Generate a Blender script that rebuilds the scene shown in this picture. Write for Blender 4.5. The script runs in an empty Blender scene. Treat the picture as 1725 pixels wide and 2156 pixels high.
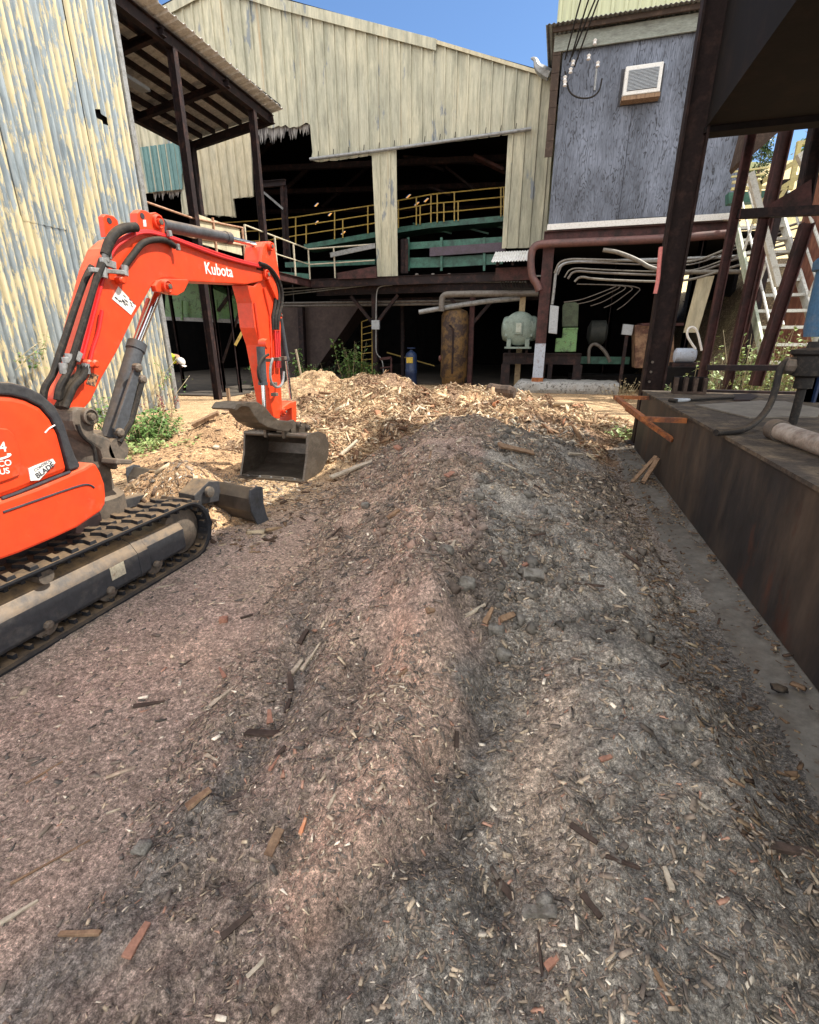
import bpy, bmesh, math, random
import numpy as np
from mathutils import Vector, Matrix
random.seed(7); RS = np.random.RandomState(11)
R = math.radians
scene = bpy.context.scene
C = scene.collection
# ------------------------------------------------------------------ camera
# world axes: x = across the yard (s), y = away from the viewer (d), z = up
FPX, TH, YAW, H = 1000.0, math.atan(.358), R(16), 1.65
cam = bpy.data.cameras.new('camera'); camo = bpy.data.objects.new('camera', cam); C.objects.link(camo)
cam.sensor_fit = 'HORIZONTAL'; cam.sensor_width = 36; cam.lens = 36 * FPX / 1725
cam.clip_start = .05; cam.clip_end = 3000
camo.location = (0, 0, H); camo.rotation_euler = (R(90) - TH, 0, YAW)
scene.camera = camo
scene.view_settings.view_transform = 'Standard'; scene.view_settings.look = 'None'
scene.view_settings.exposure = 1.0; scene.view_settings.gamma = 1
scene.render.resolution_x = 819; scene.render.resolution_y = 1024
# ------------------------------------------------------------------ sky and sun
SAZ, SEL = R(20), R(56)              # sun azimuth from +x towards +y, elevation
w = bpy.data.worlds.new('World'); scene.world = w; w.use_nodes = True
nt = w.node_tree; nt.nodes.clear()
sky = nt.nodes.new('ShaderNodeTexSky'); sky.sky_type = 'NISHITA'; sky.sun_disc = False
sky.sun_elevation = SEL; sky.sun_rotation = R(90) - SAZ; sky.air_density = 1.0; sky.dust_density = .6; sky.ozone_density = 2.0
tc = nt.nodes.new('ShaderNodeTexCoord'); L = nt.links.new
mp = nt.nodes.new('ShaderNodeMapping'); mp.inputs['Scale'].default_value = (2.2, 2.2, 6)
nz = nt.nodes.new('ShaderNodeTexNoise'); nz.inputs['Scale'].default_value = 1.6; nz.inputs['Detail'].default_value = 8; nz.inputs['Roughness'].default_value = .62
L(tc.outputs['Generated'], mp.inputs[0]); L(mp.outputs[0], nz.inputs['Vector'])
# a partly cloudy sky: bright cloud low on the right, more added unseen behind the viewer as fill light, a clear blue gap high ahead
dotn = nt.nodes.new('ShaderNodeVectorMath'); dotn.operation = 'DOT_PRODUCT'; dotn.inputs[1].default_value = Vector((-.30, .74, .60)).normalized()
L(tc.outputs['Generated'], dotn.inputs[0])
cov = nt.nodes.new('ShaderNodeMapRange'); cov.inputs[1].default_value = .68; cov.inputs[2].default_value = .87; cov.inputs[3].default_value = .16; cov.inputs[4].default_value = -.45
L(dotn.outputs['Value'], cov.inputs[0])
add = nt.nodes.new('ShaderNodeMath'); add.operation = 'ADD'; L(nz.outputs[0], add.inputs[0]); L(cov.outputs[0], add.inputs[1])
rp = nt.nodes.new('ShaderNodeValToRGB'); rp.color_ramp.elements[0].position = .50; rp.color_ramp.elements[1].position = .70; L(add.outputs[0], rp.inputs[0])
tint = nt.nodes.new('ShaderNodeMixRGB'); tint.blend_type = 'MULTIPLY'; tint.inputs[0].default_value = 1; tint.inputs[2].default_value = (.62, .74, .86, 1); L(sky.outputs[0], tint.inputs[1])
mix = nt.nodes.new('ShaderNodeMixRGB'); mix.inputs[2].default_value = (11.5, 11.2, 10.7, 1)
L(rp.outputs[0], mix.inputs[0]); L(tint.outputs[0], mix.inputs[1])
bg = nt.nodes.new('ShaderNodeBackground'); bg.inputs['Strength'].default_value = .12
out = nt.nodes.new('ShaderNodeOutputWorld'); L(mix.outputs[0], bg.inputs['Color']); L(bg.outputs[0], out.inputs[0])
sl = bpy.data.lights.new('sun', 'SUN'); sl.energy = 4.1; sl.angle = R(.5); sl.color = (1, .94, .83)
so = bpy.data.objects.new('sun', sl); C.objects.link(so)
TS = Vector((math.cos(SEL) * math.cos(SAZ), math.cos(SEL) * math.sin(SAZ), math.sin(SEL)))
so.rotation_euler = TS.to_track_quat('Z', 'Y').to_euler()

# ------------------------------------------------------------------ measuring helpers
ct, st, ca, sa = math.cos(TH), math.sin(TH), math.cos(YAW), math.sin(YAW)
def ray(u, v):
    x = (u - 862.5) / FPX; y = -(v - 1078) / FPX
    Y = ct + y * st; Z = -st + y * ct
    return (x * ca - Y * sa, x * sa + Y * ca, Z)
def PD(u, v, d):
    r = ray(u, v); t = d / r[1]; return (r[0] * t, d, H + r[2] * t)
def PS(u, v, s):
    r = ray(u, v); t = s / r[0]; return (s, r[1] * t, H + r[2] * t)
def PZ(u, v, z=0.):
    r = ray(u, v); t = (z - H) / r[2]; return (r[0] * t, r[1] * t, z)

# ------------------------------------------------------------------ noise
def vnoise(x, y, seed=0):
    x = np.asarray(x, float); y = np.asarray(y, float)
    xi = np.floor(x).astype(np.int64); yi = np.floor(y).astype(np.int64); xf = x - xi; yf = y - yi
    def h(a, b):
        n = (a * 374761393 + b * 668265263 + seed * 974634777) & 0xffffffff
        n = ((n ^ (n >> 13)) * 1274126177) & 0xffffffff
        return ((n ^ (n >> 16)) & 0xffff) / 65535.
    u = xf * xf * (3 - 2 * xf); v = yf * yf * (3 - 2 * yf)
    return (h(xi, yi) * (1 - u) + h(xi + 1, yi) * u) * (1 - v) + (h(xi, yi + 1) * (1 - u) + h(xi + 1, yi + 1) * u) * v
def fbm(x, y, oct=4, seed=0, gain=.5):
    s = 0; a = 1; t = 0
    for i in range(oct):
        s = s + a * vnoise(x * 2 ** i + 17 * i, y * 2 ** i - 9 * i, seed + i); t += a; a *= gain
    return s / t
def sstep(a, b, x):
    t = np.clip((x - a) / (b - a), 0, 1); return t * t * (3 - 2 * t)

# ------------------------------------------------------------------ materials
def newmat(name):
    m = bpy.data.materials.new(name); m.use_nodes = True
    n = m.node_tree; b = n.nodes['Principled BSDF']; return m, n, b
def N(n, t, **kw):
    o = n.nodes.new(t)
    for k, v in kw.items(): setattr(o, k, v)
    return o
def ramp(n, src, stops):
    r = N(n, 'ShaderNodeValToRGB'); e = r.color_ramp.elements
    while len(e) < len(stops): e.new(.5)
    for i, (p, c) in enumerate(stops):
        e[i].position = p; e[i].color = (c, c, c, 1) if isinstance(c, (int, float)) else (*c, 1)
    n.links.new(src, r.inputs[0]); return r.outputs[0]
def noise(n, scale, detail=6, rough=.6, stretch=(1, 1, 1), dist=0):
    t = N(n, 'ShaderNodeTexCoord'); mp = N(n, 'ShaderNodeMapping'); mp.inputs['Scale'].default_value = stretch
    q = N(n, 'ShaderNodeTexNoise'); q.inputs['Scale'].default_value = scale; q.inputs['Detail'].default_value = detail
    q.inputs['Roughness'].default_value = rough; q.inputs['Distortion'].default_value = dist
    n.links.new(t.outputs['Object'], mp.inputs[0]); n.links.new(mp.outputs[0], q.inputs['Vector']); return q.outputs[0]
def mixc(n, f, a, b, mode='MIX'):
    m = N(n, 'ShaderNodeMixRGB', blend_type=mode)
    for i, s in ((0, f), (1, a), (2, b)):
        if isinstance(s, (int, float)): m.inputs[i].default_value = s if i == 0 else (s, s, s, 1)
        elif isinstance(s, tuple): m.inputs[i].default_value = (*s[:3], 1)
        else: n.links.new(s, m.inputs[i])
    return m.outputs[0]
def bump(n, b, src, strength=.3, dist=.01):
    q = N(n, 'ShaderNodeBump'); q.inputs['Strength'].default_value = strength; q.inputs['Distance'].default_value = dist
    n.links.new(src, q.inputs['Height']); n.links.new(q.outputs[0], b.inputs['Normal'])
def wear(name, base, spot, lo=.5, hi=.62, scale=6, rough=.6, metal=0, stretch=(1, 1, 1), bs=.25, vary=.35, third=None, dust=0, bdist=.004):
    """painted or bare surface with worn spots of a second colour, fine value variation, optional dust on upward faces"""
    m, n, b = newmat(name)
    f = ramp(n, noise(n, scale, 8, .65, stretch), [(lo, 0), (hi, 1)])
    c = mixc(n, f, base, spot)
    if third:
        f3 = ramp(n, noise(n, scale * 2.3, 6, .7, stretch), [(.58, 0), (.68, 1)]); c = mixc(n, f3, c, third)
    g = ramp(n, noise(n, scale * 5, 5, .7, stretch), [(.3, 1 - vary), (.7, 1 + vary * .3)])
    c = mixc(n, 1.0, c, g, 'MULTIPLY')
    if dust:
        ge = N(n, 'ShaderNodeNewGeometry'); sx = N(n, 'ShaderNodeSeparateXYZ'); n.links.new(ge.outputs['Normal'], sx.inputs[0])
        up = ramp(n, sx.outputs['Z'], [(.35, 0), (.85, 1)])
        dn = ramp(n, noise(n, 9, 6, .7), [(.35, .25), (.6, 1)])
        k = mixc(n, 1.0, up, dn, 'MULTIPLY'); k = mixc(n, 1.0, k, dust, 'MULTIPLY'); c = mixc(n, k, c, (.36, .24, .13))
    n.links.new(c, b.inputs['Base Color']); b.inputs['Roughness'].default_value = rough; b.inputs['Metallic'].default_value = metal
    if bs: bump(n, b, noise(n, scale * 8, 4, .6, stretch), bs, bdist)
    return m
M = {}
M['steel'] = wear('rusty_dark_steel', (.022, .015, .016), (.085, .042, .034), .5, .74, 5, .65)
M['redsteel'] = wear('red_oxide_steel', (.095, .04, .038), (.035, .022, .02), .4, .65, 4, .6)
M['blacksteel'] = wear('black_steel', (.008, .006, .006), (.018, .011, .009), .5, .7, 2.5, .8)
M['tank'] = wear('tank_steel', (.035, .031, .03), (.12, .085, .06), .46, .78, 1.6, .55, stretch=(1, 1, .35), third=(.075, .036, .026), dust=.8)
M['tanktop'] = wear('tank_top', (.075, .06, .048), (.20, .15, .10), .45, .7, 5, .9, third=(.035, .028, .022), bs=.6, bdist=.02)
M['rust'] = wear('rust_orange', (.40, .13, .035), (.14, .05, .025), .42, .62, 9, .75, third=(.52, .22, .08))
M['green'] = wear('green_paint', (.05, .17, .12), (.02, .07, .05), .4, .65, 4, .5)
M['ltgreen'] = wear('light_green_paint', (.17, .34, .13), (.08, .12, .06), .52, .62, 5, .5, third=(.14, .08, .04))
M['greyg'] = wear('grey_green_paint', (.22, .28, .24), (.12, .16, .14), .5, .7, 7, .5)
M['yellow'] = wear('yellow_paint', (.50, .34, .07), (.25, .17, .05), .5, .66, 10, .5)
M['cream_rail'] = wear('cream_rail_paint', (.62, .56, .42), (.35, .2, .12), .55, .66, 12, .5)
M['rustrail'] = wear('rusty_rail', (.5, .3, .2), (.3, .13, .06), .45, .65, 12, .6)
M['galv'] = wear('galvanised', (.33, .335, .335), (.17, .165, .155), .45, .7, 9, .45, metal=.3)
M['pipe'] = wear('grey_pipe', (.16, .14, .12), (.08, .06, .05), .45, .7, 9, .5)
M['redpipe'] = wear('red_pipe', (.15, .065, .055), (.07, .04, .036), .45, .7, 3, .5)
M['orange'] = wear('orange_paint', (.80, .060, .014), (.60, .055, .02), .45, .72, 2.4, .38, bs=.08, vary=.2, third=(.62, .10, .05), dust=.5)
M['redpaint'] = wear('red_tube_paint', (.62, .02, .02), (.5, .02, .02), .4, .7, 5, .35, bs=0, vary=.1)
M['blacktrim'] = wear('black_trim', (.045, .045, .05), (.07, .068, .065), .4, .7, 8, .6, dust=.5)
M['rubber'] = wear('rubber', (.022, .023, .027), (.045, .04, .035), .5, .75, 12, .85, dust=.42, bs=.4)
M['frame'] = wear('track_frame', (.042, .045, .052), (.10, .095, .09), .55, .7, 6, .5, dust=1.0)
M['hose'] = wear('hose', (.022, .02, .019), (.06, .05, .04), .5, .7, 30, .7, dust=.15)
M['cyl'] = wear('cylinder_grey', (.075, .08, .09), (.05, .05, .05), .5, .7, 6, .45, dust=.5)
M['bucket'] = wear('worn_bucket_steel', (.11, .092, .075), (.22, .185, .15), .46, .8, 4, .40, metal=.5, third=(.13, .085, .055), stretch=(1, 1, 2.2), bs=.3)
M['cast'] = wear('cast_iron', (.14, .11, .085), (.07, .06, .05), .45, .65, 9, .7, dust=.3)
m, n, b = newmat('chrome'); b.inputs['Base Color'].default_value = (.7, .7, .72, 1); b.inputs['Metallic'].default_value = 1; b.inputs['Roughness'].default_value = .18; M['chrome'] = m
M['oldpipe'] = wear('dull_conduit', (.20, .18, .15), (.10, .08, .065), .45, .7, 9, .5)
M['whiterail'] = wear('white_rail', (.68, .68, .63), (.42, .38, .3), .5, .7, 12, .5)
M['blade'] = wear('blade_steel', (.06, .047, .037), (.12, .09, .065), .4, .75, 3, .42, metal=.3, bs=.1)
M['white'] = wear('white_sticker', (.78, .76, .72), (.6, .57, .52), .55, .7, 14, .5, bs=0)
M['ltpaint'] = wear('white_letter_paint', (.80, .77, .74), (.7, .66, .62), .55, .7, 30, .5, bs=0, vary=.1)
M['ink'] = wear('dark_ink', (.03, .03, .04), (.06, .06, .06), .5, .7, 30, .6, bs=0)
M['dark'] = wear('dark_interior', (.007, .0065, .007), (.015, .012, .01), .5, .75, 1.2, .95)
M['dkfloor'] = wear('shade_dark_floor', (.06, .048, .038), (.11, .085, .06), .45, .7, 1.5, .95)  # floor colour darkened to carry the shade under the mill and deck
M['stone'] = wear('rough_whitewash', (.52, .51, .49), (.16, .15, .135), .52, .62, 14, .95, third=(.66, .65, .62), bs=1.0, bdist=.03)
M['rock'] = wear('rock', (.27, .25, .215), (.14, .125, .10), .42, .6, 24, .95, bs=.8, bdist=.01)
M['board'] = wear('old_board', (.30, .19, .11), (.16, .09, .05), .45, .65, 3, .85, stretch=(6, 6, .7), bs=.4)
M['paleboard'] = wear('pale_splinter', (.52, .44, .33), (.30, .23, .16), .5, .7, 14, .9, bs=.4)
M['darkboard'] = wear('dark_board', (.07, .05, .04), (.13, .09, .07), .5, .7, 8, .9, bs=.5)
M['redwood'] = wear('red_splinter', (.38, .19, .125), (.24, .12, .085), .5, .7, 14, .9, bs=.4)
M['concrete'] = wear('concrete', (.17, .155, .13), (.11, .09, .07), .42, .68, 3.5, .95, third=(.12, .085, .06), bs=.5)
M['bluegas'] = wear('blue_cylinder_paint', (.012, .03, .09), (.008, .018, .045), .5, .7, 6, .5)
M['barrel'] = wear('blue_plastic', (.06, .17, .32), (.15, .2, .27), .5, .7, 7, .5)
M['paleblue'] = wear('pale_blue_paint', (.42, .47, .56), (.25, .2, .2), .55, .65, 9, .6)
M['rtank'] = wear('rusty_yellow_tank', (.17, .095, .03), (.04, .022, .017), .44, .56, 2.6, .7, third=(.12, .07, .045))
M['greybox'] = wear('grey_box', (.38, .41, .44), (.3, .31, .33), .5, .7, 9, .4)
M['roofunder'] = wear('roof_sheet_underside', (.8, .79, .76), (.62, .59, .54), .45, .7, 3, .6)
M['teal'] = wear('teal_sheet', (.13, .26, .25), (.10, .2, .2), .4, .7, 5, .5, stretch=(1, 1, .3))
M['purple'] = wear('dull_purple_plate', (.10, .07, .10), (.07, .05, .06), .4, .7, 4, .6)
M['skin'] = wear('skin', (.5, .28, .19), (.45, .24, .16), .4, .7, 10, .6, bs=0)
M['hivis'] = wear('hi_vis', (.62, .75, .03), (.5, .6, .03), .4, .7, 10, .7, bs=0)
M['cap'] = wear('white_cap', (.8, .78, .74), (.7, .66, .6), .5, .7, 10, .8, bs=0)
M['jean'] = wear('denim', (.05, .06, .09), (.03, .035, .05), .4, .7, 10, .9)
M['pinkribbon'] = wear('pink_ribbon', (.75, .25, .22), (.6, .16, .15), .4, .7, 30, .6)
M['purpleplastic'] = wear('purple_wrapper', (.25, .16, .5), (.5, .42, .7), .5, .6, 20, .4)
M['orangecup'] = wear('orange_cup', (.75, .30, .14), (.8, .6, .4), .5, .6, 12, .5)
M['bark'] = wear('bark', (.13, .085, .06), (.06, .04, .03), .45, .6, 9, .95, stretch=(1, 1, .2), bs=1, bdist=.03)
M['plate'] = wear('grey_steel_plate', (.20, .175, .14), (.12, .10, .08), .45, .7, 3, .7)
for k_ in ('hose', 'rubber', 'steel', 'blacksteel', 'redsteel', 'tank', 'tanktop', 'blacktrim', 'dark', 'cyl', 'darkboard'): M[k_].node_tree.nodes['Principled BSDF'].inputs['Specular IOR Level'].default_value = .2
def leafmat(name, a, b_):
    m, n, b = newmat(name)
    f = ramp(n, noise(n, 14, 3), [(.35, 0), (.65, 1)]); n.links.new(mixc(n, f, a, b_), b.inputs['Base Color'])
    b.inputs['Roughness'].default_value = .5; b.inputs['Transmission Weight'].default_value = .0
    if 'Subsurface Weight' in b.inputs: pass
    return m
M['leaf'] = leafmat('leaf', (.07, .14, .03), (.12, .2, .05))
M['leaflt'] = leafmat('sunny_leaf', (.16, .24, .06), (.30, .36, .14))
M['leafred'] = leafmat('red_leaf', (.22, .03, .04), (.12, .03, .03))
M['leafdk'] = leafmat('dark_leaf', (.03, .07, .025), (.05, .1, .04))
M['drystem'] = leafmat('dry_stem', (.3, .24, .13), (.4, .33, .2))
# galvanised corrugated sheet with flaking yellow paint
def peel():
    m, n, b = newmat('flaking_yellow_paint_on_galvanised')
    n1 = noise(n, 2.0, 10, .74, (1, 2.6, .50)); n2 = noise(n, 14, 6, .75, (1, 2.0, .22))
    mm = N(n, 'ShaderNodeMath', operation='MULTIPLY_ADD'); n.links.new(n2, mm.inputs[0]); mm.inputs[1].default_value = .35; n.links.new(n1, mm.inputs[2])
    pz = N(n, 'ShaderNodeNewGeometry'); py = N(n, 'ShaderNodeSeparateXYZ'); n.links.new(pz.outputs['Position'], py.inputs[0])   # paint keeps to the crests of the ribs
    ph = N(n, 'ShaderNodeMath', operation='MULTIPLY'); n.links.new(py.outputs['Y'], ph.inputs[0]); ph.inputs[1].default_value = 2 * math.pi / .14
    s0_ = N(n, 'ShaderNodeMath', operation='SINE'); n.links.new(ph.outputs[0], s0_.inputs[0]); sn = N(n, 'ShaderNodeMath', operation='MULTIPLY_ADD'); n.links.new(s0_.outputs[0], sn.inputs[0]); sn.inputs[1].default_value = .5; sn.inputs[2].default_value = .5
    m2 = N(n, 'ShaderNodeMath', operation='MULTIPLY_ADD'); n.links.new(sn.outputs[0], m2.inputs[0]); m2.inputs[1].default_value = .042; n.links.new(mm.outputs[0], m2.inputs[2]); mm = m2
    f = ramp(n, mm.outputs[0], [(.692, 0), (.722, 1)])
    g = mixc(n, ramp(n, noise(n, 5, 6, .7, (1, 3, .3)), [(.35, 0), (.65, 1)]), (.17, .205, .225), (.34, .385, .40))
    y = mixc(n, ramp(n, noise(n, 7, 6, .7, (1, 2, .5)), [(.35, 0), (.7, 1)]), (.50, .42, .24), (.54, .48, .33))
    c = mixc(n, f, g, y)
    rs = ramp(n, noise(n, 3.0, 8, .7, (1, 3, .25)), [(.66, 0), (.74, 1)]); c = mixc(n, rs, c, (.30, .18, .10))
    ribshade = ramp(n, sn.outputs[0], [(.0, .66), (.5, 1.0), (1, 1.08)]); c = mixc(n, 1., c, ribshade, 'MULTIPLY')   # rib shading put into the colour: valleys darker, crests lighter
    n.links.new(c, b.inputs['Base Color']); b.inputs['Roughness'].default_value = .42
    im = N(n, 'ShaderNodeMath', operation='MULTIPLY_ADD'); n.links.new(f, im.inputs[0]); im.inputs[1].default_value = -.45; im.inputs[2].default_value = .45; n.links.new(im.outputs[0], b.inputs['Metallic'])
    bump(n, b, f, .5, .002); return m
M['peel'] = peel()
def cream():
    m, n, b = newmat('weathered_cream_sheet')
    a = mixc(n, ramp(n, noise(n, .7, 6, .6, (1, 1, .5)), [(.35, 0), (.65, 1)]), (.585, .545, .395), (.45, .435, .33))
    gr = ramp(n, noise(n, 1.6, 9, .72, (1.6, 1, .28)), [(.44, 0), (.62, 1)]); a = mixc(n, mixc(n, 1., gr, .75, 'MULTIPLY'), a, (.27, .27, .20))
    ms = ramp(n, noise(n, 7, 8, .75, (1.6, 1, .22)), [(.42, 1), (.66, .68)]); a = mixc(n, 1., a, ms, 'MULTIPLY')
    bl = ramp(n, noise(n, 1.3, 9, .66, (1.5, 1, .4)), [(.60, 0), (.64, 1)]); a = mixc(n, mixc(n, 1., bl, .8, 'MULTIPLY'), a, (.15, .18, .22))
    ru = ramp(n, noise(n, 1.0, 7, .7, (5, 1, .12)), [(.60, 0), (.72, 1)]); a = mixc(n, mixc(n, 1., ru, .6, 'MULTIPLY'), a, (.42, .22, .08))
    n.links.new(a, b.inputs['Base Color']); b.inputs['Roughness'].default_value = .6; return m
M['cream'] = cream()
M['cream2'] = wear('clean_cream_sheet', (.56, .49, .33), (.45, .42, .31), .45, .7, 1.6, .6, stretch=(1, 1, .25))
M['palegreen'] = wear('pale_yellow_green_sheet', (.52, .53, .33), (.46, .47, .30), .4, .7, 1.5, .55, stretch=(3, 1, .2), vary=.2)
def ply():
    m, n, b = newmat('weathered_plywood')
    t = N(n, 'ShaderNodeTexCoord'); mp = N(n, 'ShaderNodeMapping'); mp.inputs['Scale'].default_value = (1.6, 1.6, .42)
    ns = N(n, 'ShaderNodeTexNoise'); ns.inputs['Scale'].default_value = 1.5; ns.inputs['Detail'].default_value = 4; ns.inputs['Roughness'].default_value = .55
    n.links.new(t.outputs['Object'], mp.inputs[0]); n.links.new(mp.outputs[0], ns.inputs['Vector'])
    k = N(n, 'ShaderNodeMath', operation='MULTIPLY'); n.links.new(ns.outputs[0], k.inputs[0]); k.inputs[1].default_value = 34
    fr = N(n, 'ShaderNodeMath', operation='PINGPONG'); n.links.new(k.outputs[0], fr.inputs[0]); fr.inputs[1].default_value = 1
    lines = ramp(n, fr.outputs[0], [(.08, 0), (.42, 1)])
    gate = ramp(n, noise(n, 2.2, 6, .7, (2, 1, .6)), [(.38, .15), (.62, 1)])
    inv = N(n, 'ShaderNodeInvert'); n.links.new(lines, inv.inputs[1]); lg = mixc(n, 1., inv.outputs[0], gate, 'MULTIPLY')
    base = mixc(n, ramp(n, noise(n, .9, 7, .65, (1, 1, .5)), [(.36, 0), (.64, 1)]), (.085, .095, .12), (.21, .235, .295))
    c = mixc(n, lg, base, (.035, .035, .042))
    st = ramp(n, noise(n, 16, 5, .7, (2, 1, .12)), [(.35, .62), (.7, 1.25)]); c = mixc(n, 1., c, st, 'MULTIPLY')
    n.links.new(c, b.inputs['Base Color']); b.inputs['Roughness'].default_value = .85; bump(n, b, lines, .35, .004); return m
M['ply'] = ply()
def dirt(name, s1=1., bstr=.9):
    """loose sawdust / mulch: vertex colour times fine grain"""
    m, n, b = newmat(name)
    at = N(n, 'ShaderNodeAttribute', attribute_name='Col')
    g1 = ramp(n, noise(n, 55 * s1, 6, .75), [(.30, .25), (.5, .92), (.70, 2.3)])
    c = mixc(n, 1., at.outputs['Color'], g1, 'MULTIPLY')
    c = mixc(n, 1., c, ramp(n, noise(n, 210 * s1, 4, .8), [(.34, .46), (.5, 1.28), (.66, 2.2)]), 'MULTIPLY')
    g2 = ramp(n, noise(n, 9 * s1, 6, .7), [(.3, .7), (.7, 1.3)]); c = mixc(n, 1., c, g2, 'MULTIPLY')
    vo = N(n, 'ShaderNodeTexVoronoi'); vo.inputs['Scale'].default_value = 110 * s1
    t = N(n, 'ShaderNodeTexCoord'); n.links.new(t.outputs['Object'], vo.inputs['Vector'])
    sp = N(n, 'ShaderNodeSeparateColor'); n.links.new(vo.outputs['Color'], sp.inputs[0])
    fl = ramp(n, sp.outputs[0], [(.90, 0), (.93, 1)]); c = mixc(n, mixc(n, 1., fl, .3, 'MULTIPLY'), c, (.42, .33, .24))
    n.links.new(c, b.inputs['Base Color']); b.inputs['Roughness'].default_value = 1
    b.inputs['Specular IOR Level'].default_value = .15
    hs = N(n, 'ShaderNodeMath', operation='ADD'); n.links.new(noise(n, 75 * s1, 8, .85), hs.inputs[0]); n.links.new(sp.outputs[1], hs.inputs[1])
    bump(n, b, hs.outputs[0], bstr, .013); return m
M['dirt'] = dirt('loose_sawdust')
M['dirtfar'] = dirt('coarse_chips', .35, 1.)
m, n, b = newmat('chip_wood'); at = N(n, 'ShaderNodeAttribute', attribute_name='Col')
n.links.new(mixc(n, 1., at.outputs['Color'], ramp(n, noise(n, 70, 4), [(.3, .7), (.7, 1.2)]), 'MULTIPLY'), b.inputs['Base Color']); b.inputs['Roughness'].default_value = .9; b.inputs['Specular IOR Level'].default_value = .2
M['chip'] = m

# ------------------------------------------------------------------ object helpers
def tag(o, label=None, cat=None, group=None, kind=None):
    if label: o['label'] = label
    if cat: o['category'] = cat
    if group: o['group'] = group
    if kind: o['kind'] = kind
    return o
def thing(name, label, cat, loc=(0, 0, 0), group=None):
    o = bpy.data.objects.new(name, None); C.objects.link(o); o.location = loc; o.empty_display_size = .2
    return tag(o, label, cat, group)
def rootloc(p):
    v = Vector((0, 0, 0))
    while p is not None: v = v + p.location; p = p.parent
    return v
class MB:
    def __init__(s): s.v = []; s.f = []
    def add(s, vs, fs):
        k = len(s.v); s.v += [tuple(p) for p in vs]; s.f += [tuple(i + k for i in f) for f in fs]; return s
    def box(s, a, b, rot=None, c=None):
        x0, y0, z0 = a; x1, y1, z1 = b
        vs = [Vector(p) for p in ((x0, y0, z0), (x1, y0, z0), (x1, y1, z0), (x0, y1, z0), (x0, y0, z1), (x1, y0, z1), (x1, y1, z1), (x0, y1, z1))]
        if rot is not None:
            c = Vector(c) if c is not None else sum(vs, Vector()) / 8
            vs = [rot @ (p - c) + c for p in vs]
        return s.add(vs, [(0, 3, 2, 1), (4, 5, 6, 7), (0, 1, 5, 4), (1, 2, 6, 5), (2, 3, 7, 6), (3, 0, 4, 7)])
    def bar(s, p, q, w, h=None, up=(0, 0, 1)):
        h = h or w; p = Vector(p); q = Vector(q); t = (q - p).normalized(); u = Vector(up)
        if abs(t.dot(u)) > .98: u = Vector((0, 1, 0))
        a = t.cross(u).normalized() * (w / 2); b = a.cross(t).normalized() * (h / 2)
        vs = [p - a - b, p + a - b, p + a + b, p - a + b, q - a - b, q + a - b, q + a + b, q - a + b]
        return s.add(vs, [(0, 1, 2, 3), (7, 6, 5, 4), (0, 4, 5, 1), (1, 5, 6, 2), (2, 6, 7, 3), (3, 7, 4, 0)])
    def ibeam(s, p, q, w, h, up=(0, 0, 1), t=None):
        """I section along p-q: flanges separated along 'up'"""
        t = t or w * .12; p = Vector(p); q = Vector(q); d = (q - p).normalized(); u = Vector(up); a = d.cross(u).normalized(); b = a.cross(d).normalized()
        o = b * (h / 2 - t / 2)
        s.bar(p + o, q + o, w, t, up); s.bar(p - o, q - o, w, t, up); s.bar(p, q, t, h - 2 * t, up); return s
    def tube(s, pts, r, n=8, caps=True):
        pts = [Vector(p) for p in pts]; rs = list(np.interp(np.linspace(0, 1, len(pts)), np.linspace(0, 1, len(r)), r)) if isinstance(r, (list, tuple)) else [r] * len(pts)
        t0 = (pts[1] - pts[0]).normalized(); a = t0.orthogonal().normalized(); rings = []
        for i, p in enumerate(pts):
            t = ((pts[min(i + 1, len(pts) - 1)] - pts[max(i - 1, 0)])).normalized()
            a = (a - t * a.dot(t)).normalized(); b = t.cross(a)
            rings.append([p + (a * math.cos(2 * math.pi * k / n) + b * math.sin(2 * math.pi * k / n)) * rs[i] for k in range(n)])
        vs = [q for g in rings for q in g]
        fs = [(i * n + k, i * n + (k + 1) % n, (i + 1) * n + (k + 1) % n, (i + 1) * n + k) for i in range(len(pts) - 1) for k in range(n)]
        if caps: fs += [tuple(range(n))[::-1], tuple((len(pts) - 1) * n + k for k in range(n))]
        return s.add(vs, fs)
    def prism(s, poly, lo, hi, axis='x'):
        """extrude a 2D outline: axis x -> outline is (y,z); y -> (x,z); z -> (x,y)"""
        f = {'x': lambda a, b, c: (c, a, b), 'y': lambda a, b, c: (a, c, b), 'z': lambda a, b, c: (a, b, c)}[axis]
        n = len(poly); vs = [f(a, b, lo) for a, b in poly] + [f(a, b, hi) for a, b in poly]
        return s.add(vs, [tuple(range(n))[::-1], tuple(range(n, 2 * n))] + [(i, (i + 1) % n, n + (i + 1) % n, n + i) for i in range(n)])
    def lathe(s, c, prof, n=20, axis='z'):
        c = Vector(c); vs = []
        for r, h in prof:
            for k in range(n):
                a = 2 * math.pi * k / n; x, y = r * math.cos(a), r * math.sin(a)
                vs.append(c + Vector({'z': (x, y, h), 'x': (h, x, y), 'y': (x, h, y)}[axis]))
        m = len(prof)
        fs = [(i * n + k, i * n + (k + 1) % n, (i + 1) * n + (k + 1) % n, (i + 1) * n + k) for i in range(m - 1) for k in range(n)]
        fs += [tuple(range(n))[::-1], tuple((m - 1) * n + k for k in range(n))]
        return s.add(vs, fs)
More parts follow.
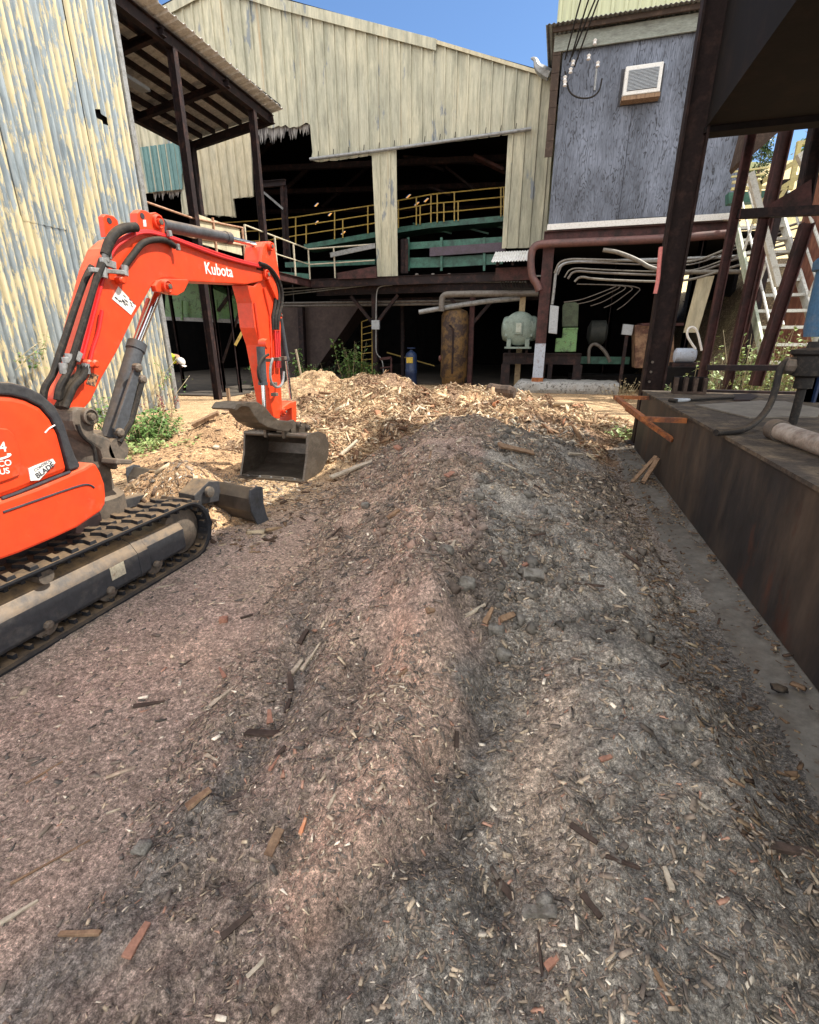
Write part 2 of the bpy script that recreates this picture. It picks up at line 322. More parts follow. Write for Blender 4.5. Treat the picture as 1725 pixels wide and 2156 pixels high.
    def build(s, name, mat, parent=None, smooth=False, bevel=0, solid=0, fix=True):
        off = rootloc(parent) if parent is not None else Vector((0, 0, 0))
        me = bpy.data.meshes.new(name); me.from_pydata([(p[0] - off.x, p[1] - off.y, p[2] - off.z) for p in s.v], [], s.f)
        if fix:
            bm = bmesh.new(); bm.from_mesh(me)
            if solid: bmesh.ops.remove_doubles(bm, verts=bm.verts, dist=1e-5)
            bmesh.ops.recalc_face_normals(bm, faces=bm.faces); bm.to_mesh(me); bm.free()
        me.update(); o = bpy.data.objects.new(name, me); C.objects.link(o); o.parent = parent
        me.materials.append(M[mat] if isinstance(mat, str) else mat)
        if smooth:
            me.shade_smooth(); me.set_sharp_from_angle(angle=R(40))
        if bevel:
            b = o.modifiers.new('bevel', 'BEVEL'); b.width = bevel; b.segments = 2; b.limit_method = 'ANGLE'; b.angle_limit = R(35)
        if solid:
            q = o.modifiers.new('solid', 'SOLIDIFY'); q.thickness = solid; q.offset = 0
            if smooth: es = o.modifiers.new('split', 'EDGE_SPLIT'); es.split_angle = R(45)
        return o
def curve(pts, it=3, closed=False):
    """corner-cutting smoothing keeping both ends"""
    P = [Vector(p) for p in pts]
    for _ in range(it):
        Q = [P[0]]
        for a, b in zip(P, P[1:]): Q += [a * .75 + b * .25, a * .25 + b * .75]
        P = Q + [P[-1]]
    return P
def intervals(polys, a):
    zs = []
    for poly in polys:
        for (x0, z0), (x1, z1) in zip(poly, poly[1:] + poly[:1]):
            if (x0 <= a < x1) or (x1 <= a < x0): zs.append(z0 + (z1 - z0) * (a - x0) / (x1 - x0))
    zs.sort(); return list(zip(zs[::2], zs[1::2]))
def ribbed(polys, prof, mapf, breaks):
    """sheet metal with real ribs: outline(s) in (a,z), rib profile prof(a), mapf(a,z,off)->xyz"""
    mb = MB(); lo = min(p[0] for q in polys for p in q); hi = max(p[0] for q in polys for p in q)
    bs = sorted(set([round(x, 5) for x in breaks if lo < x < hi] + [round(p[0], 5) for q in polys for p in q]))
    for a0, a1 in zip(bs, bs[1:]):
        if a1 - a0 < 1e-4: continue
        e = (a1 - a0) * 1e-3; I0 = intervals(polys, a0 + e); I1 = intervals(polys, a1 - e)
        for (l0, h0), (l1, h1) in zip(I0, I1):
            p0, p1 = prof(a0), prof(a1)
            mb.add([mapf(a0, l0, p0), mapf(a1, l1, p1), mapf(a1, h1, p1), mapf(a0, h0, p0)], [(0, 1, 2, 3)])
    return mb
def trap(pitch, depth, top=.10, slope=.04):
    def f(a):
        t = (a / pitch) % 1.0
        d = min(t, 1 - t)
        return depth * min(1, max(0, (top / 2 + slope - d) / slope)) if d < top / 2 + slope else 0
    return f
def trapbreaks(pitch, lo, hi, top=.10, slope=.04):
    r = []; k = math.floor(lo / pitch) - 1
    while k * pitch < hi + pitch:
        for t in (-top / 2 - slope, -top / 2, top / 2, top / 2 + slope): r.append((k + t) * pitch)
        k += 1
    return r
def grow(mb, p0, p1, spread, nleaf, size, rnd):
    """leaves along a stem"""
    p0, p1 = Vector(p0), Vector(p1)
    for i in range(nleaf):
        t = rnd.random() ** .8; c = p0.lerp(p1, t) + Vector((rnd.gauss(0, 1), rnd.gauss(0, 1), rnd.gauss(0, .6))) * spread * (1 - .5 * t)
        d = Vector((rnd.uniform(-1, 1), rnd.uniform(-1, 1), rnd.uniform(-.6, .5))).normalized(); s_ = size * rnd.uniform(.6, 1.3)
        u = d.cross(Vector((0, 0, 1))).normalized() * s_ * .32; k = Vector((0, 0, -s_ * .12))
        mb.add([c, c + d * s_ * .5 + u, c + d * s_ + k, c + d * s_ * .5 - u], [(0, 1, 2, 3)])
def text(body, size, org, X, Zn, mat, name, parent, ext=.002, shear=0, spacing=1):
    cu = bpy.data.curves.new(name, 'FONT'); cu.body = body; cu.size = size; cu.extrude = ext; cu.shear = shear; cu.space_character = spacing; cu.offset = size * .012
    t = bpy.data.objects.new(name, cu); C.objects.link(t)
    dg = bpy.context.evaluated_depsgraph_get(); me = bpy.data.meshes.new_from_object(t.evaluated_get(dg))
    bpy.data.objects.remove(t); X = Vector(X).normalized(); Z = Vector(Zn).normalized(); Y = Z.cross(X).normalized()
    mt = Matrix((X, Y, Z)).transposed().to_4x4(); mt.translation = Vector(org) - rootloc(parent); me.transform(mt)
    me.materials.clear(); me.materials.append(M[mat]); o = bpy.data.objects.new(name, me); C.objects.link(o); o.parent = parent; return o
def npmesh(name, V, F, mat, col=None, smooth=False):
    """mesh from arrays (quads) with an optional colour per vertex"""
    me = bpy.data.meshes.new(name); nf = len(F)
    me.vertices.add(len(V)); me.vertices.foreach_set('co', V.astype(np.float32).ravel())
    me.loops.add(nf * 4); me.loops.foreach_set('vertex_index', F.astype(np.int32).ravel())
    me.polygons.add(nf); me.polygons.foreach_set('loop_start', (np.arange(nf) * 4).astype(np.int32))
    me.polygons.foreach_set('loop_total', np.full(nf, 4, np.int32))
    me.update(calc_edges=True); me.validate()
    if col is not None:
        a = me.color_attributes.new('Col', 'FLOAT_COLOR', 'POINT'); a.data.foreach_set('color', np.concatenate([col, np.ones((len(col), 1))], 1).astype(np.float32).ravel())
    if smooth: me.polygons.foreach_set('use_smooth', np.ones(nf, bool))
    me.materials.append(M[mat]); o = bpy.data.objects.new(name, me); C.objects.link(o); return o

# ================================================================== GROUND, HEAPS
PINK = ([.6, .82, 1.13, 1.47, 1.93, 2.6, 3.86, 5.4, 7], [-.47, -.47, -.45, -.45, -.52, -.72, -1.03, -1.45, -1.6])
GREY = ([.45, .63, .81, 1.05, 1.27, 1.6, 2.03, 2.5, 3.2], [-1.2, -1.15, -1.1, -1.07, -1.05, -1.06, -1.2, -1.34, -1.5])
GUL = ([.4, .65, .92, 1.13, 1.42, 1.83, 2.45, 3.46, 5], [-.5, -.44, -.33, -.18, -.16, -.2, -.27, -.49, -.7])
def bumpy(x, y, big=1.):
    """fine relief of loose material, metres"""
    z = (fbm(x * 2.6, y * 2.6, 4, 3) - .5) * .085 * big
    z = z + (fbm(x * 12, y * 12, 3, 9) - .5) * .036 + np.abs(fbm(x * 5.5 + 3, y * 5.5, 3, 14) - .5) * .075 * big - .012
    z = z + (1 - np.abs(fbm(x * 33, y * 33, 2, 21) * 2 - 1) - .5) * .012
    return z
def gz(x, y):       # trampled yard surface
    return (fbm(x * .8, y * .8, 3, 5) - .5) * .05 + (fbm(x * 9, y * 9, 3, 31) - .5) * .014 + (fbm(x * 40, y * 40, 2, 33) - .5) * .006
def hz_dark(x, y):  # long dark mulch heap in the foreground
    cx = -.20 - .135 * y; wl = 1.0 + .10 * y; wr = 1.36 + .10 * y
    t = np.where(x < cx, (cx - x) / wl, (x - cx) / wr)
    ridge = np.clip(1 - t ** np.where(x < cx, 1.12, 1.35), 0, 1)
    prof = np.interp(y, [-.5, .8, 2, 3.2, 4.2, 5.2, 6.4, 7.4, 8.2, 9.0, 9.6], [.08, .14, .22, .36, .50, .46, .61, .58, .36, .08, 0])
    z = ridge * prof * .92
    g = lambda a, b, ra, rb, h: h * np.exp(-((x - a) / ra) ** 2 - ((y - b) / rb) ** 2)
    z = z + g(.50, 1.75, .42, .62, .16) + g(.45, .8, .5, .5, .07) - g(-.02, 1.5, .12, .9, .09) + g(-.85, 4.3, .35, .6, .10) + g(.35, 3.6, .5, .4, .06)
    z = z + g(-.45, 2.6, .3, .7, .07) - g(-.15, 3.7, .22, .35, .06) - g(-.72, 1.75, .13, .35, .07) - g(.0, 5.4, .45, .3, .07)
    z = z - .10 * np.exp(-((x + (fbm(x * 3, y * 3, 3, 15) - .5) * .3 - np.interp(y, *GUL)) / .09) ** 2) * sstep(2.9, 2.2, y) - .05 * np.exp(-((x - np.interp(y, *GREY)) / .10) ** 2 - ((y - 1.75) / .45) ** 2) + .07 * np.exp(-((x - np.interp(y, *PINK)) / .22) ** 2) * sstep(.6, 1.2, y)
    edge = sstep(0, .05, z)
    z = z + edge * (np.abs(fbm(x * 1.5, y * 1.5, 3, 19) - .5)) * .16
    return z - .02 + edge * bumpy(x, y, 1.4) * 1.25
def hz_bright(x, y):
    g = lambda a, b, ra, rb, h: h * np.exp(-(np.abs((x - a) / ra)) ** 2.3 - (np.abs((y - b) / rb)) ** 2.3)
    z = np.maximum.reduce([g(-6.3, 12.6, 1.45, 1.5, .82), g(-4.7, 12.9, 1.8, 1.7, .72), g(-3.6, 10.9, 2.1, 2.0, .56), g(-2.6, 9.4, 2.6, 1.7, .36), g(-.45, 9.7, 1.7, 1.8, .44), g(-2.0, 12.3, 1.9, 1.4, .58), g(-3.1, 7.9, 1.7, 1.7, .42), g(-5.4, 10.6, 1.3, 1.5, .42)])
    z = z + sstep(0, .1, z) * ((fbm(x * 1.5, y * 1.5, 4, 41) - .5) * .50 + (fbm(x * 7, y * 7, 3, 43) - .5) * .13)
    return z - .03
def hz_small(x, y):
    g = lambda a, b, ra, rb, h: h * np.exp(-(np.abs((x - a) / ra)) ** 2 - (np.abs((y - b) / rb)) ** 2)
    z = np.maximum(g(-5.35, 7.3, .75, .7, .47), g(-4.9, 5.6, .9, .7, .20)) + .5 * g(-5.9, 6.4, .9, .9, .16)
    return z - .03 + sstep(0, .08, z) * ((fbm(x * 3, y * 3, 4, 51) - .5) * .10 + (fbm(x * 16, y * 16, 3, 53) - .5) * .03)
def hz_blade(x, y):
    g = lambda a, b, ra, rb, h: h * np.exp(-(np.abs((x - a) / ra)) ** 2 - (np.abs((y - b) / rb)) ** 2)
    z = np.maximum(g(-3.5, 3.86, .55, .40, .56), g(-3.95, 3.95, .42, .34, .40), g(-3.9, 4.4, .7, .38, .26))
    return z - .03 + sstep(0, .08, z) * ((fbm(x * 4, y * 4, 4, 61) - .5) * .10 + (fbm(x * 18, y * 18, 3, 63) - .5) * .035)
def pal(t, *cols):
    """piecewise colour map of t in 0..1"""
    cs = np.array(cols, float); xs = np.linspace(0, 1, len(cs))
    return np.stack([np.interp(t, xs, cs[:, k]) for k in range(3)], -1)
def groundcol(x, y):
    n = fbm(x * 1.1, y * 1.1, 5, 71); n2 = fbm(x * 5, y * 5, 4, 73); n3 = fbm(x * 2.2 + 5, y * 2.2, 4, 75); wob = (n3 - .5) * .5 + (n2 - .5) * .22
    red = pal(np.clip(n * 1.5 - .25, 0, 1), (.27, .20, .165), (.34, .25, .20), (.42, .30, .22))
    grey = pal(np.clip(n2 * 1.9 - .45, 0, 1), (.17, .158, .14), (.25, .23, .198), (.32, .285, .235))
    gu = np.interp(y, *GUL)
    k = sstep(-.06, .10, x + wob - gu)[..., None]
    c = red * (1 - k) + grey * k
    def lay(c, f, col): f = np.clip(f, 0, 1)[..., None]; return c * (1 - f) + np.array(col) * f
    pk = np.interp(y, *PINK)
    c = lay(c, np.exp(-((x + wob * .7 - pk) / .14) ** 2) * (.10 + .75 * sstep(.45, .62, n3)), (.45, .30, .225))
    c = lay(c, np.exp(-((x + wob * .5 - np.interp(y, *GREY)) / .12) ** 2) * sstep(2.9, 2.2, y) * .85, (.15, .14, .125))
    c = lay(c, np.exp(-((x + wob * .5 - gu - .03) / .10) ** 2) * sstep(3.6, 2.6, y) * .75, (.135, .122, .108))
    c = lay(c, np.exp(-((x + wob * .4 - .12 - .0 * y) / .13) ** 2 - ((y - 1.5) / .5) ** 2) * .85, (.44, .34, .255))
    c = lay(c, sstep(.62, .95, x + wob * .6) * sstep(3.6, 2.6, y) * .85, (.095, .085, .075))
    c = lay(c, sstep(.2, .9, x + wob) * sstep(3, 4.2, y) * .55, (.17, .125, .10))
    c = lay(c, sstep(.50, .62, fbm(x * 1.7 + 4, y * 1.1 + 2, 5, 97)) * .45 * sstep(-.8, -1.3, x + wob), (.25, .20, .16))
    c = lay(c, sstep(.54, .68, fbm(x * 2.6 + 9, y * 1.6, 5, 77)) * .5 * sstep(-1.3, -.9, x), (.14, .125, .105))
    tan = pal(np.clip(n2 * 1.6 - .3, 0, 1), (.30, .20, .115), (.46, .32, .19)); q = (sstep(-1.9, -2.9, x) * sstep(3.0, 4.6, y) + sstep(8.6, 9.4, y)); q = np.clip(q, 0, 1)[..., None]
    return c * (1 - q) + tan * q
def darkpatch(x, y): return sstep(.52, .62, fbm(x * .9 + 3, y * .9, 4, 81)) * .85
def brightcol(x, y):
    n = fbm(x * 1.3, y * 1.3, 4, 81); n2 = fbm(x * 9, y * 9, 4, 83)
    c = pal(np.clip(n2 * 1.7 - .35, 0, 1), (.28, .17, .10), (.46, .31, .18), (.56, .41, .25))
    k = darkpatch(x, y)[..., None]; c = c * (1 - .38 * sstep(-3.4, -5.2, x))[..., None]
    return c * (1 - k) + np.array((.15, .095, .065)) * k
def smallcol(x, y):
    n2 = fbm(x * 6, y * 6, 4, 85); return pal(np.clip(n2 * 1.6 - .3, 0, 1), (.24, .15, .085), (.42, .27, .15))
def sheet(name, hf, cf, xs, ys, mat, cut=True, extra=None):
    X, Y = np.meshgrid(xs, ys); Z = hf(X, Y); nx = len(xs)
    V = np.stack([X, Y, Z], -1).reshape(-1, 3); i = np.arange(len(ys) - 1)[:, None] * nx + np.arange(nx - 1)[None]
    F = np.stack([i, i + 1, i + nx + 1, i + nx], -1).reshape(-1, 4)
    if cut:
        z = V[:, 2]; F = F[(z[F].max(1) > -.02)]
    used = np.unique(F); mp = np.zeros(len(V), int); mp[used] = np.arange(len(used)); F = mp[F]; V = V[used]
    return npmesh(name, V, F, mat, cf(V[:, 0], V[:, 1]), smooth=True)
ylog = lambda a, b, n: np.exp(np.linspace(math.log(a + 1), math.log(b + 1), n)) - 1
# the yard: one fine sheet near, stitched to a wide plain
xs = np.concatenate([np.linspace(-400, -14, 20), np.linspace(-13, -6, 90)[:-1], np.linspace(-6, 2.2, 340), np.linspace(2.4, 14, 40), np.linspace(16, 400, 20)])
ys = np.concatenate([np.linspace(-60, -1, 12), ylog(0, 9, 330) * 1.0, np.linspace(9.1, 24, 150), np.linspace(26, 60, 12), np.linspace(70, 900, 20)])
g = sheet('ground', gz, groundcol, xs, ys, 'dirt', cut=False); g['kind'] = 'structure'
# concrete strip along the tank foot
mb = MB(); n_ = 60
yy = [0 + i * 8.8 / n_ for i in range(n_ + 1)]
for i in range(n_):
    a = 1.14 - .10 * (fbm(np.array(yy[i] * 1.7), np.array(2.), 3, 5)); b_ = 1.14 - .10 * (fbm(np.array(yy[i + 1] * 1.7), np.array(2.), 3, 5))
    mb.add([(a - .08, yy[i], -.012), (1.62, yy[i], .062), (1.62, yy[i + 1], .062), (b_ - .08, yy[i + 1], -.012), (a, yy[i], -.1), (b_, yy[i + 1], -.1)], [(0, 1, 2, 3), (4, 0, 3, 5)])
o = mb.build('pavement', 'concrete', fix=False); o['kind'] = 'structure'
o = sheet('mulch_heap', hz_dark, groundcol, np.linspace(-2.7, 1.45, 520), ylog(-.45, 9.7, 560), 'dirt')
tag(o, 'long low heap of dark damp sawdust and bark in the shaded foreground', 'heap')
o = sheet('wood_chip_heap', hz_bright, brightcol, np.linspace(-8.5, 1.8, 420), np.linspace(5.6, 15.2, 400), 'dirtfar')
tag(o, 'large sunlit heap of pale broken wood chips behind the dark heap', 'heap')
o = sheet('sawdust_heap', hz_small, smallcol, np.linspace(-7.6, -3.4, 220), np.linspace(4.2, 9.2, 240), 'dirt')
tag(o, 'small pointed heap of brown sawdust to the left of the excavator bucket', 'heap')
o = sheet('sawdust_spill', hz_blade, smallcol, np.linspace(-5.2, -2.3, 200), np.linspace(3.0, 5.3, 180), 'dirt')
tag(o, 'tan sawdust pushed up in front of the dozer blade', 'heap')
def top(x, y):
    return np.maximum.reduce([gz(x, y), hz_dark(x, y) - 9 * (x > 1.44), np.where(y > 5.6, hz_bright(x, y), -1), hz_small(x, y), hz_blade(x, y), np.where((x > 1.1) & (y < 8.8), .05, -1)])
def topz(x, y): return float(top(np.array([x]), np.array([y]))[0])
def G(u, v):
    """point of the heaped ground seen in direction (u,v)"""
    r = ray(u, v); t = np.linspace(.6, 25, 6000); X = r[0] * t; Y = r[1] * t; Z = H + r[2] * t
    hit = np.nonzero(Z < top(X, Y))[0]
    if len(hit): k = hit[0]; return (float(X[k]), float(Y[k]), float(Z[k]))
    return PZ(u, v, 0)
BASE = np.array([(-1, -1, -1), (1, -1, -1), (1, 1, -1), (-1, 1, -1), (-1, -1, 1), (1, -1, 1), (1, 1, 1), (-1, 1, 1)], float)
FB = np.array([(0, 3, 2, 1), (4, 5, 6, 7), (0, 1, 5, 4), (1, 2, 6, 5), (2, 3, 7, 6), (3, 0, 4, 7)])
def chips(name, x, y, ln, asp, colf, tilt, label, lift=.0, sink=.3, thick=(.18, .35), cat='wood chips'):
    n = len(x); z = top(x, y)
    e = .03; gx = (top(x + e, y) - top(x - e, y)) / (2 * e); gy = (top(x, y + e) - top(x, y - e)) / (2 * e)
    gx = np.clip(gx, -1.2, 1.2); gy = np.clip(gy, -1.2, 1.2)
    yaw = RS.rand(n) * 2 * math.pi; ax = np.stack([np.cos(yaw), np.sin(yaw), gx * np.cos(yaw) + gy * np.sin(yaw) + RS.randn(n) * tilt], -1)
    ax /= np.linalg.norm(ax, axis=1)[:, None]; nr = np.stack([-gx, -gy, np.ones(n)], -1) + RS.randn(n, 3) * tilt * .8; bx = np.cross(nr, ax); bx /= np.linalg.norm(bx, axis=1)[:, None]; cx = np.cross(ax, bx)
    hw = ln * asp / 2; ht = hw * (thick[0] + thick[1] * RS.rand(n)); dims = np.stack([ln / 2, hw, ht], -1)
    P = BASE[None] * dims[:, None] * (.72 + .5 * RS.rand(n, 8, 3)); pin = RS.rand(n) < .55; P[pin, 1:3, 1] *= .25; P[pin, 5:7, 1] *= .25
    V = P[..., 0:1] * ax[:, None] + P[..., 1:2] * bx[:, None] + P[..., 2:3] * cx[:, None]
    V = V + np.stack([x, y, z + ht * (1 - sink) + lift * RS.rand(n)], -1)[:, None]
    F = FB[None] + (np.arange(n) * 8)[:, None, None]
    col = np.repeat(colf(n, x, y), 8, 0)
    o = npmesh(name, V.reshape(-1, 3), F.reshape(-1, 4), 'chip', col); tag(o, label, cat, kind='stuff'); return o
def darkchips(n, x, y):
    P = np.array([(.10, .088, .076), (.16, .13, .105), (.24, .19, .145), (.33, .26, .19), (.46, .37, .26), (.66, .58, .46), (.40, .23, .16)])
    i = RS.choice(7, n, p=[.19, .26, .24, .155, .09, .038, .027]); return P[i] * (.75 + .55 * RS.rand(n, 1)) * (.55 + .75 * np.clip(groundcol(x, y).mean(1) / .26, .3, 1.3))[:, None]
def litchips(n, x, y):
    P = np.array([(.19, .11, .065), (.34, .225, .135), (.50, .365, .225), (.61, .475, .31), (.68, .57, .42), (.38, .19, .11)])
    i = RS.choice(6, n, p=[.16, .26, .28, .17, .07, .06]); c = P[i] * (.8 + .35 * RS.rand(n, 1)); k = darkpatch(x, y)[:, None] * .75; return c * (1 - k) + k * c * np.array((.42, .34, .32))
def tanchips(n, x, y):
    P = np.array([(.10, .065, .045), (.22, .14, .085), (.36, .25, .15), (.52, .42, .28)])
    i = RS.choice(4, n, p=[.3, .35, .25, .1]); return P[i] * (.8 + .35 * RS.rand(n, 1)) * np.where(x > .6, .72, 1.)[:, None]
def near_pts(n, x0, x1, y0, y1, hf=None, pw=1.6):
    X = []; Y = []
    while sum(map(len, X)) < n:
        t = RS.rand(n * 2) ** pw; y = y0 + (y1 - y0) * t; x = x0 + (x1 - x0) * RS.rand(n * 2)
        ok = fbm(x * 1.9, y * 1.9, 3, 95) + .35 * RS.rand(n * 2) > .58
        if hf is not None: ok &= hf(x, y) > .0
        X.append(x[ok]); Y.append(y[ok])
    return np.concatenate(X)[:n], np.concatenate(Y)[:n]
x, y = near_pts(140000, -2.5, 1.2, .35, 9.0, hz_dark, 1.5)
ln = np.clip(.0072 * np.exp(RS.randn(len(x)) * .62) * (.9 + y * .28), .003, .022 + .016 * y)
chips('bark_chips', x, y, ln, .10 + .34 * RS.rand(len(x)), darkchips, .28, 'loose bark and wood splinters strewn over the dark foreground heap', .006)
x, y = near_pts(30000, -4.6, -.7, .3, 5.2, None, 1.2)
k = hz_dark(x, y) < .0; x = x[k]; y = y[k]
ln = np.clip(.0065 * np.exp(RS.randn(len(x)) * .65) * (1 + y * .25), .005, .09)
chips('fine_chips', x, y, ln, .2 + .35 * RS.rand(len(x)), darkchips, .08, 'fine chips trodden into the flat red brown ground beside the tracks', .001, .5)
n = 95000; x = RS.uniform(-8.3, 1.7, n * 4); y = RS.uniform(6.0, 15., n * 4); k = (hz_bright(x, y) > .02) & (hz_bright(x, y) > hz_dark(x, y) - .02) & (fbm(x * 1.4, y * 1.4, 4, 45) + .35 * RS.rand(n * 4) > .56 + .24 * sstep(-3.6, -5.2, x)); x = x[k][:n]; y = y[k][:n]
ln = np.clip(.034 * np.exp(RS.randn(len(x)) * .72), .012, .36)
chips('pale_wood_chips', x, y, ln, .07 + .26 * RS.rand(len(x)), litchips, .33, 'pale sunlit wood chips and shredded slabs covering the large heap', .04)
n = 9000; x = RS.uniform(-7.4, -2.2, n); y = RS.uniform(3.1, 9.2, n)
ln = np.clip(.035 * np.exp(RS.randn(n) * .5), .015, .16)
chips('scattered_chips', x, y, ln, .15 + .3 * RS.rand(n), tanchips, .12, 'tan chips scattered on the sunny sawdust around the bucket and blade', .004)
n = 16000; x = RS.uniform(.7, 1.38, n); y = RS.uniform(1.2, 9.5, n); k = RS.rand(n) < sstep(1.25, .95, x) * .8 + .5 * (x > 1.3) + .6 * (y > 4.6) * (fbm(x * 2, y * 1.5, 3, 4) > .5); x = x[k]; y = y[k]
ln = np.clip(.012 * np.exp(RS.randn(len(x)) * .6), .004, .06)
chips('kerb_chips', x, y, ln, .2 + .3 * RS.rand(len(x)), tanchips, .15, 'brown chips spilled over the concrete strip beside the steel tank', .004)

x, y = near_pts(6500, -2.4, 1.1, 2.3, 9.0, hz_dark, 1.2); k = RS.rand(len(x)) < np.exp(-((x - np.interp(y, *GUL) - .1) / .35) ** 2) + .25; x = x[k]; y = y[k]
ln = np.clip(.012 * np.exp(RS.randn(len(x)) * .6) * (1 + y * .16), .006, .065)
chips('clods', x, y, ln, .6 + .4 * RS.rand(len(x)), lambda n, x, y: groundcol(x, y) * (.45 + .5 * RS.rand(n, 1)), .5, 'small crumbling clods of damp mulch along the furrows of the dark heap', .0, .55, (.6, .5), 'clods')

# ================================================================== LEFT CORRUGATED BUILDING
def corr(p=.14, a=.028):
    return lambda t: a * math.sin(2 * math.pi * t / p)
lb = thing('corrugated_building', 'tall shed clad in rusting corrugated sheets with flaking yellow paint, left of the excavator', 'building', (-12.5, 5, 0))
SX = -9.4; edges = [.2]
rr = random.Random(3)
while edges[-1] < 10.3: edges.append(min(10.5, edges[-1] + rr.uniform(.78, .95)))
if edges[-1] - edges[-2] < .3: edges.pop(-2)
for row, (z0, z1) in enumerate(((.02, 3.78), (3.70, 9.6))):
    for i, (a0, a1) in enumerate(zip(edges, edges[1:])):
        if row: a0, a1 = a0 + (-.3 if i else 0), a1 + (-.3 if i < len(edges) - 2 else 0)
        j = rr.uniform(-.006, .006) + .014 * row; off = (i % 2) * .008
        a1e = a1 + (.03 if i < len(edges) - 2 else 0); b0 = z0 + rr.uniform(-.015, .02)
        hi0 = z1 + rr.uniform(-.02, .02); jag = rr.uniform(-.03, .03)
        poly = [(a0, b0), (a1e, b0 + jag * .3), (a1e, hi0 + jag), (a0, hi0)]
        polys = [poly]
        if row:
            hc = PS(215, 250, SX)
            if a0 < hc[1] < a1e:
                ph = [(hc[1] + dx, hc[2] + dz) for dx, dz in ((-.16, .03), (-.13, .12), (-.05, .14), (.03, .08), (.13, .02), (.16, -.12), (.08, -.09), (-.02, -.07), (-.11, -.03))]
                polys.append(ph)
        lean = rr.uniform(-.004, .004)
        mb = ribbed(polys, corr(), lambda a, z, o_: (SX + j + off + o_ + lean * z, a, z), [a0 + k * .14 / 8 for k in range(int((a1e - a0) / .14 * 8) + 2)])
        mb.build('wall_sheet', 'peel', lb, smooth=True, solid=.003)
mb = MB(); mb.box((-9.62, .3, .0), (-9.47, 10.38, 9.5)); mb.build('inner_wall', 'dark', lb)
mb = MB(); mb.box((-16, .4, 0), (-9.7, 10.35, 9.4)); mb.box((-16.3, .2, 9.62), (-9.2, 10.6, 9.7)); mb.build('building_body', 'darkboard', lb)
mb = MB(); mb.bar((-9.37, 10.5, .0), (-9.37, 10.5, 9.6), .09, .12); mb.build('corner_flashing', 'galv', lb)

# ================================================================== CANOPY + DECK
cn = thing('canopy', 'lean-to canopy of dark steel beams and grey roof sheets above the raised deck', 'canopy', (-11, 14, 0))
D0, D1 = 10.62, 16.9; ZR, ZL = 8.62, 8.12; SR, SL_ = -9.35, -12.85
def cz(s_): return ZL + (ZR - ZL) * (s_ - SL_) / (SR - SL_)
mb = ribbed([[(D0, 0), (D1 + .25, 0), (D1 + .25, 3.75), (D0, 3.75)]], trap(.3, .04, .2, .1), lambda a, t, o_: (SL_ - .1 + t, a, cz(SL_ - .1 + t) + .15 + o_), trapbreaks(.3, D0, D1 + .3, .2, .1))
mb.build('roof_sheet', 'roofunder', cn, solid=.004)
for s_, hh in ((-9.6, .3), (-12.75, .3)):
    MB().ibeam((s_, D0, cz(s_) - .08), (s_, D1 + .05, cz(s_) - .08), .18, hh).build('edge_beam', 'steel', cn)
for k in range(1, 6):
    s_ = -9.6 - k * .53; MB().bar((s_, D0, cz(s_) + .06), (s_, D1, cz(s_) + .06), .07, .15).build('purlin', 'steel', cn)
for d in (12.1, 14.55, D1):
    MB().ibeam((SL_ + .05, d, cz(SL_) - .12), (-9.45, d, cz(-9.45) - .12), .14, .24 if d > 16 else .17).build('cross_beam', 'steel', cn)
MB().bar((-9.5, D0, 8.86), (-9.28, D1 + .2, 8.86), .04, .1).build('gutter_edge', 'blacksteel', cn)
for s_, d, zb in ((-9.6, 12.5, 0), (-9.6, 15.9, 0), (-12.6, 16.8, 0)):
    MB().ibeam((s_, d, zb), (s_, d, cz(s_) - .2), .16, .2, up=(1, 0, 0)).build('post', 'steel', cn)
a = PS(244, 147, -11.2); lf = MB(); lf.box((-11.35, 11.2, 7.98), (-11.05, 13.3, 8.08)); lf.build('light_fixture', 'greybox', cn, bevel=.02)
dk = thing('raised_deck', 'raised steel walkway deck with red edge beam, left of the mill opening', 'deck', (-11, 15, 0))
MB().box((-13.2, 10.62, 3.86), (-9.66, 19.3, 3.98)).build('deck_plate', 'dark', dk)
MB().box((-9.7, 19.0, 3.86), (-4.62, 19.3, 3.98)).build('deck_plate', 'redsteel', dk)
MB().ibeam((-9.55, 10.62, 3.84), (-9.55, 19.35, 3.84), .12, .26).build('edge_beam', 'redsteel', dk)
MB().ibeam((-9.5, 18.95, 3.84), (-.95, 18.95, 3.84), .12, .30, up=(0, 0, 1)).build('edge_beam', 'steel', dk)
for s_, d in ((-10.7, 14.3), (-10.05, 14.3), (-12.4, 14.4)):
    MB().ibeam((s_, d, 0), (s_, d, 3.85), .14, .16).build('post', 'steel', dk)
MB().bar((-10.62, 14.3, 1.0), (-9.6, 14.35, 2.9), .06).build('brace', 'steel', dk)
MB().bar((-9.95, 14.15, 1.55), (-9.3, 14.6, 2.75), .09).build('brace', 'yellow', dk)
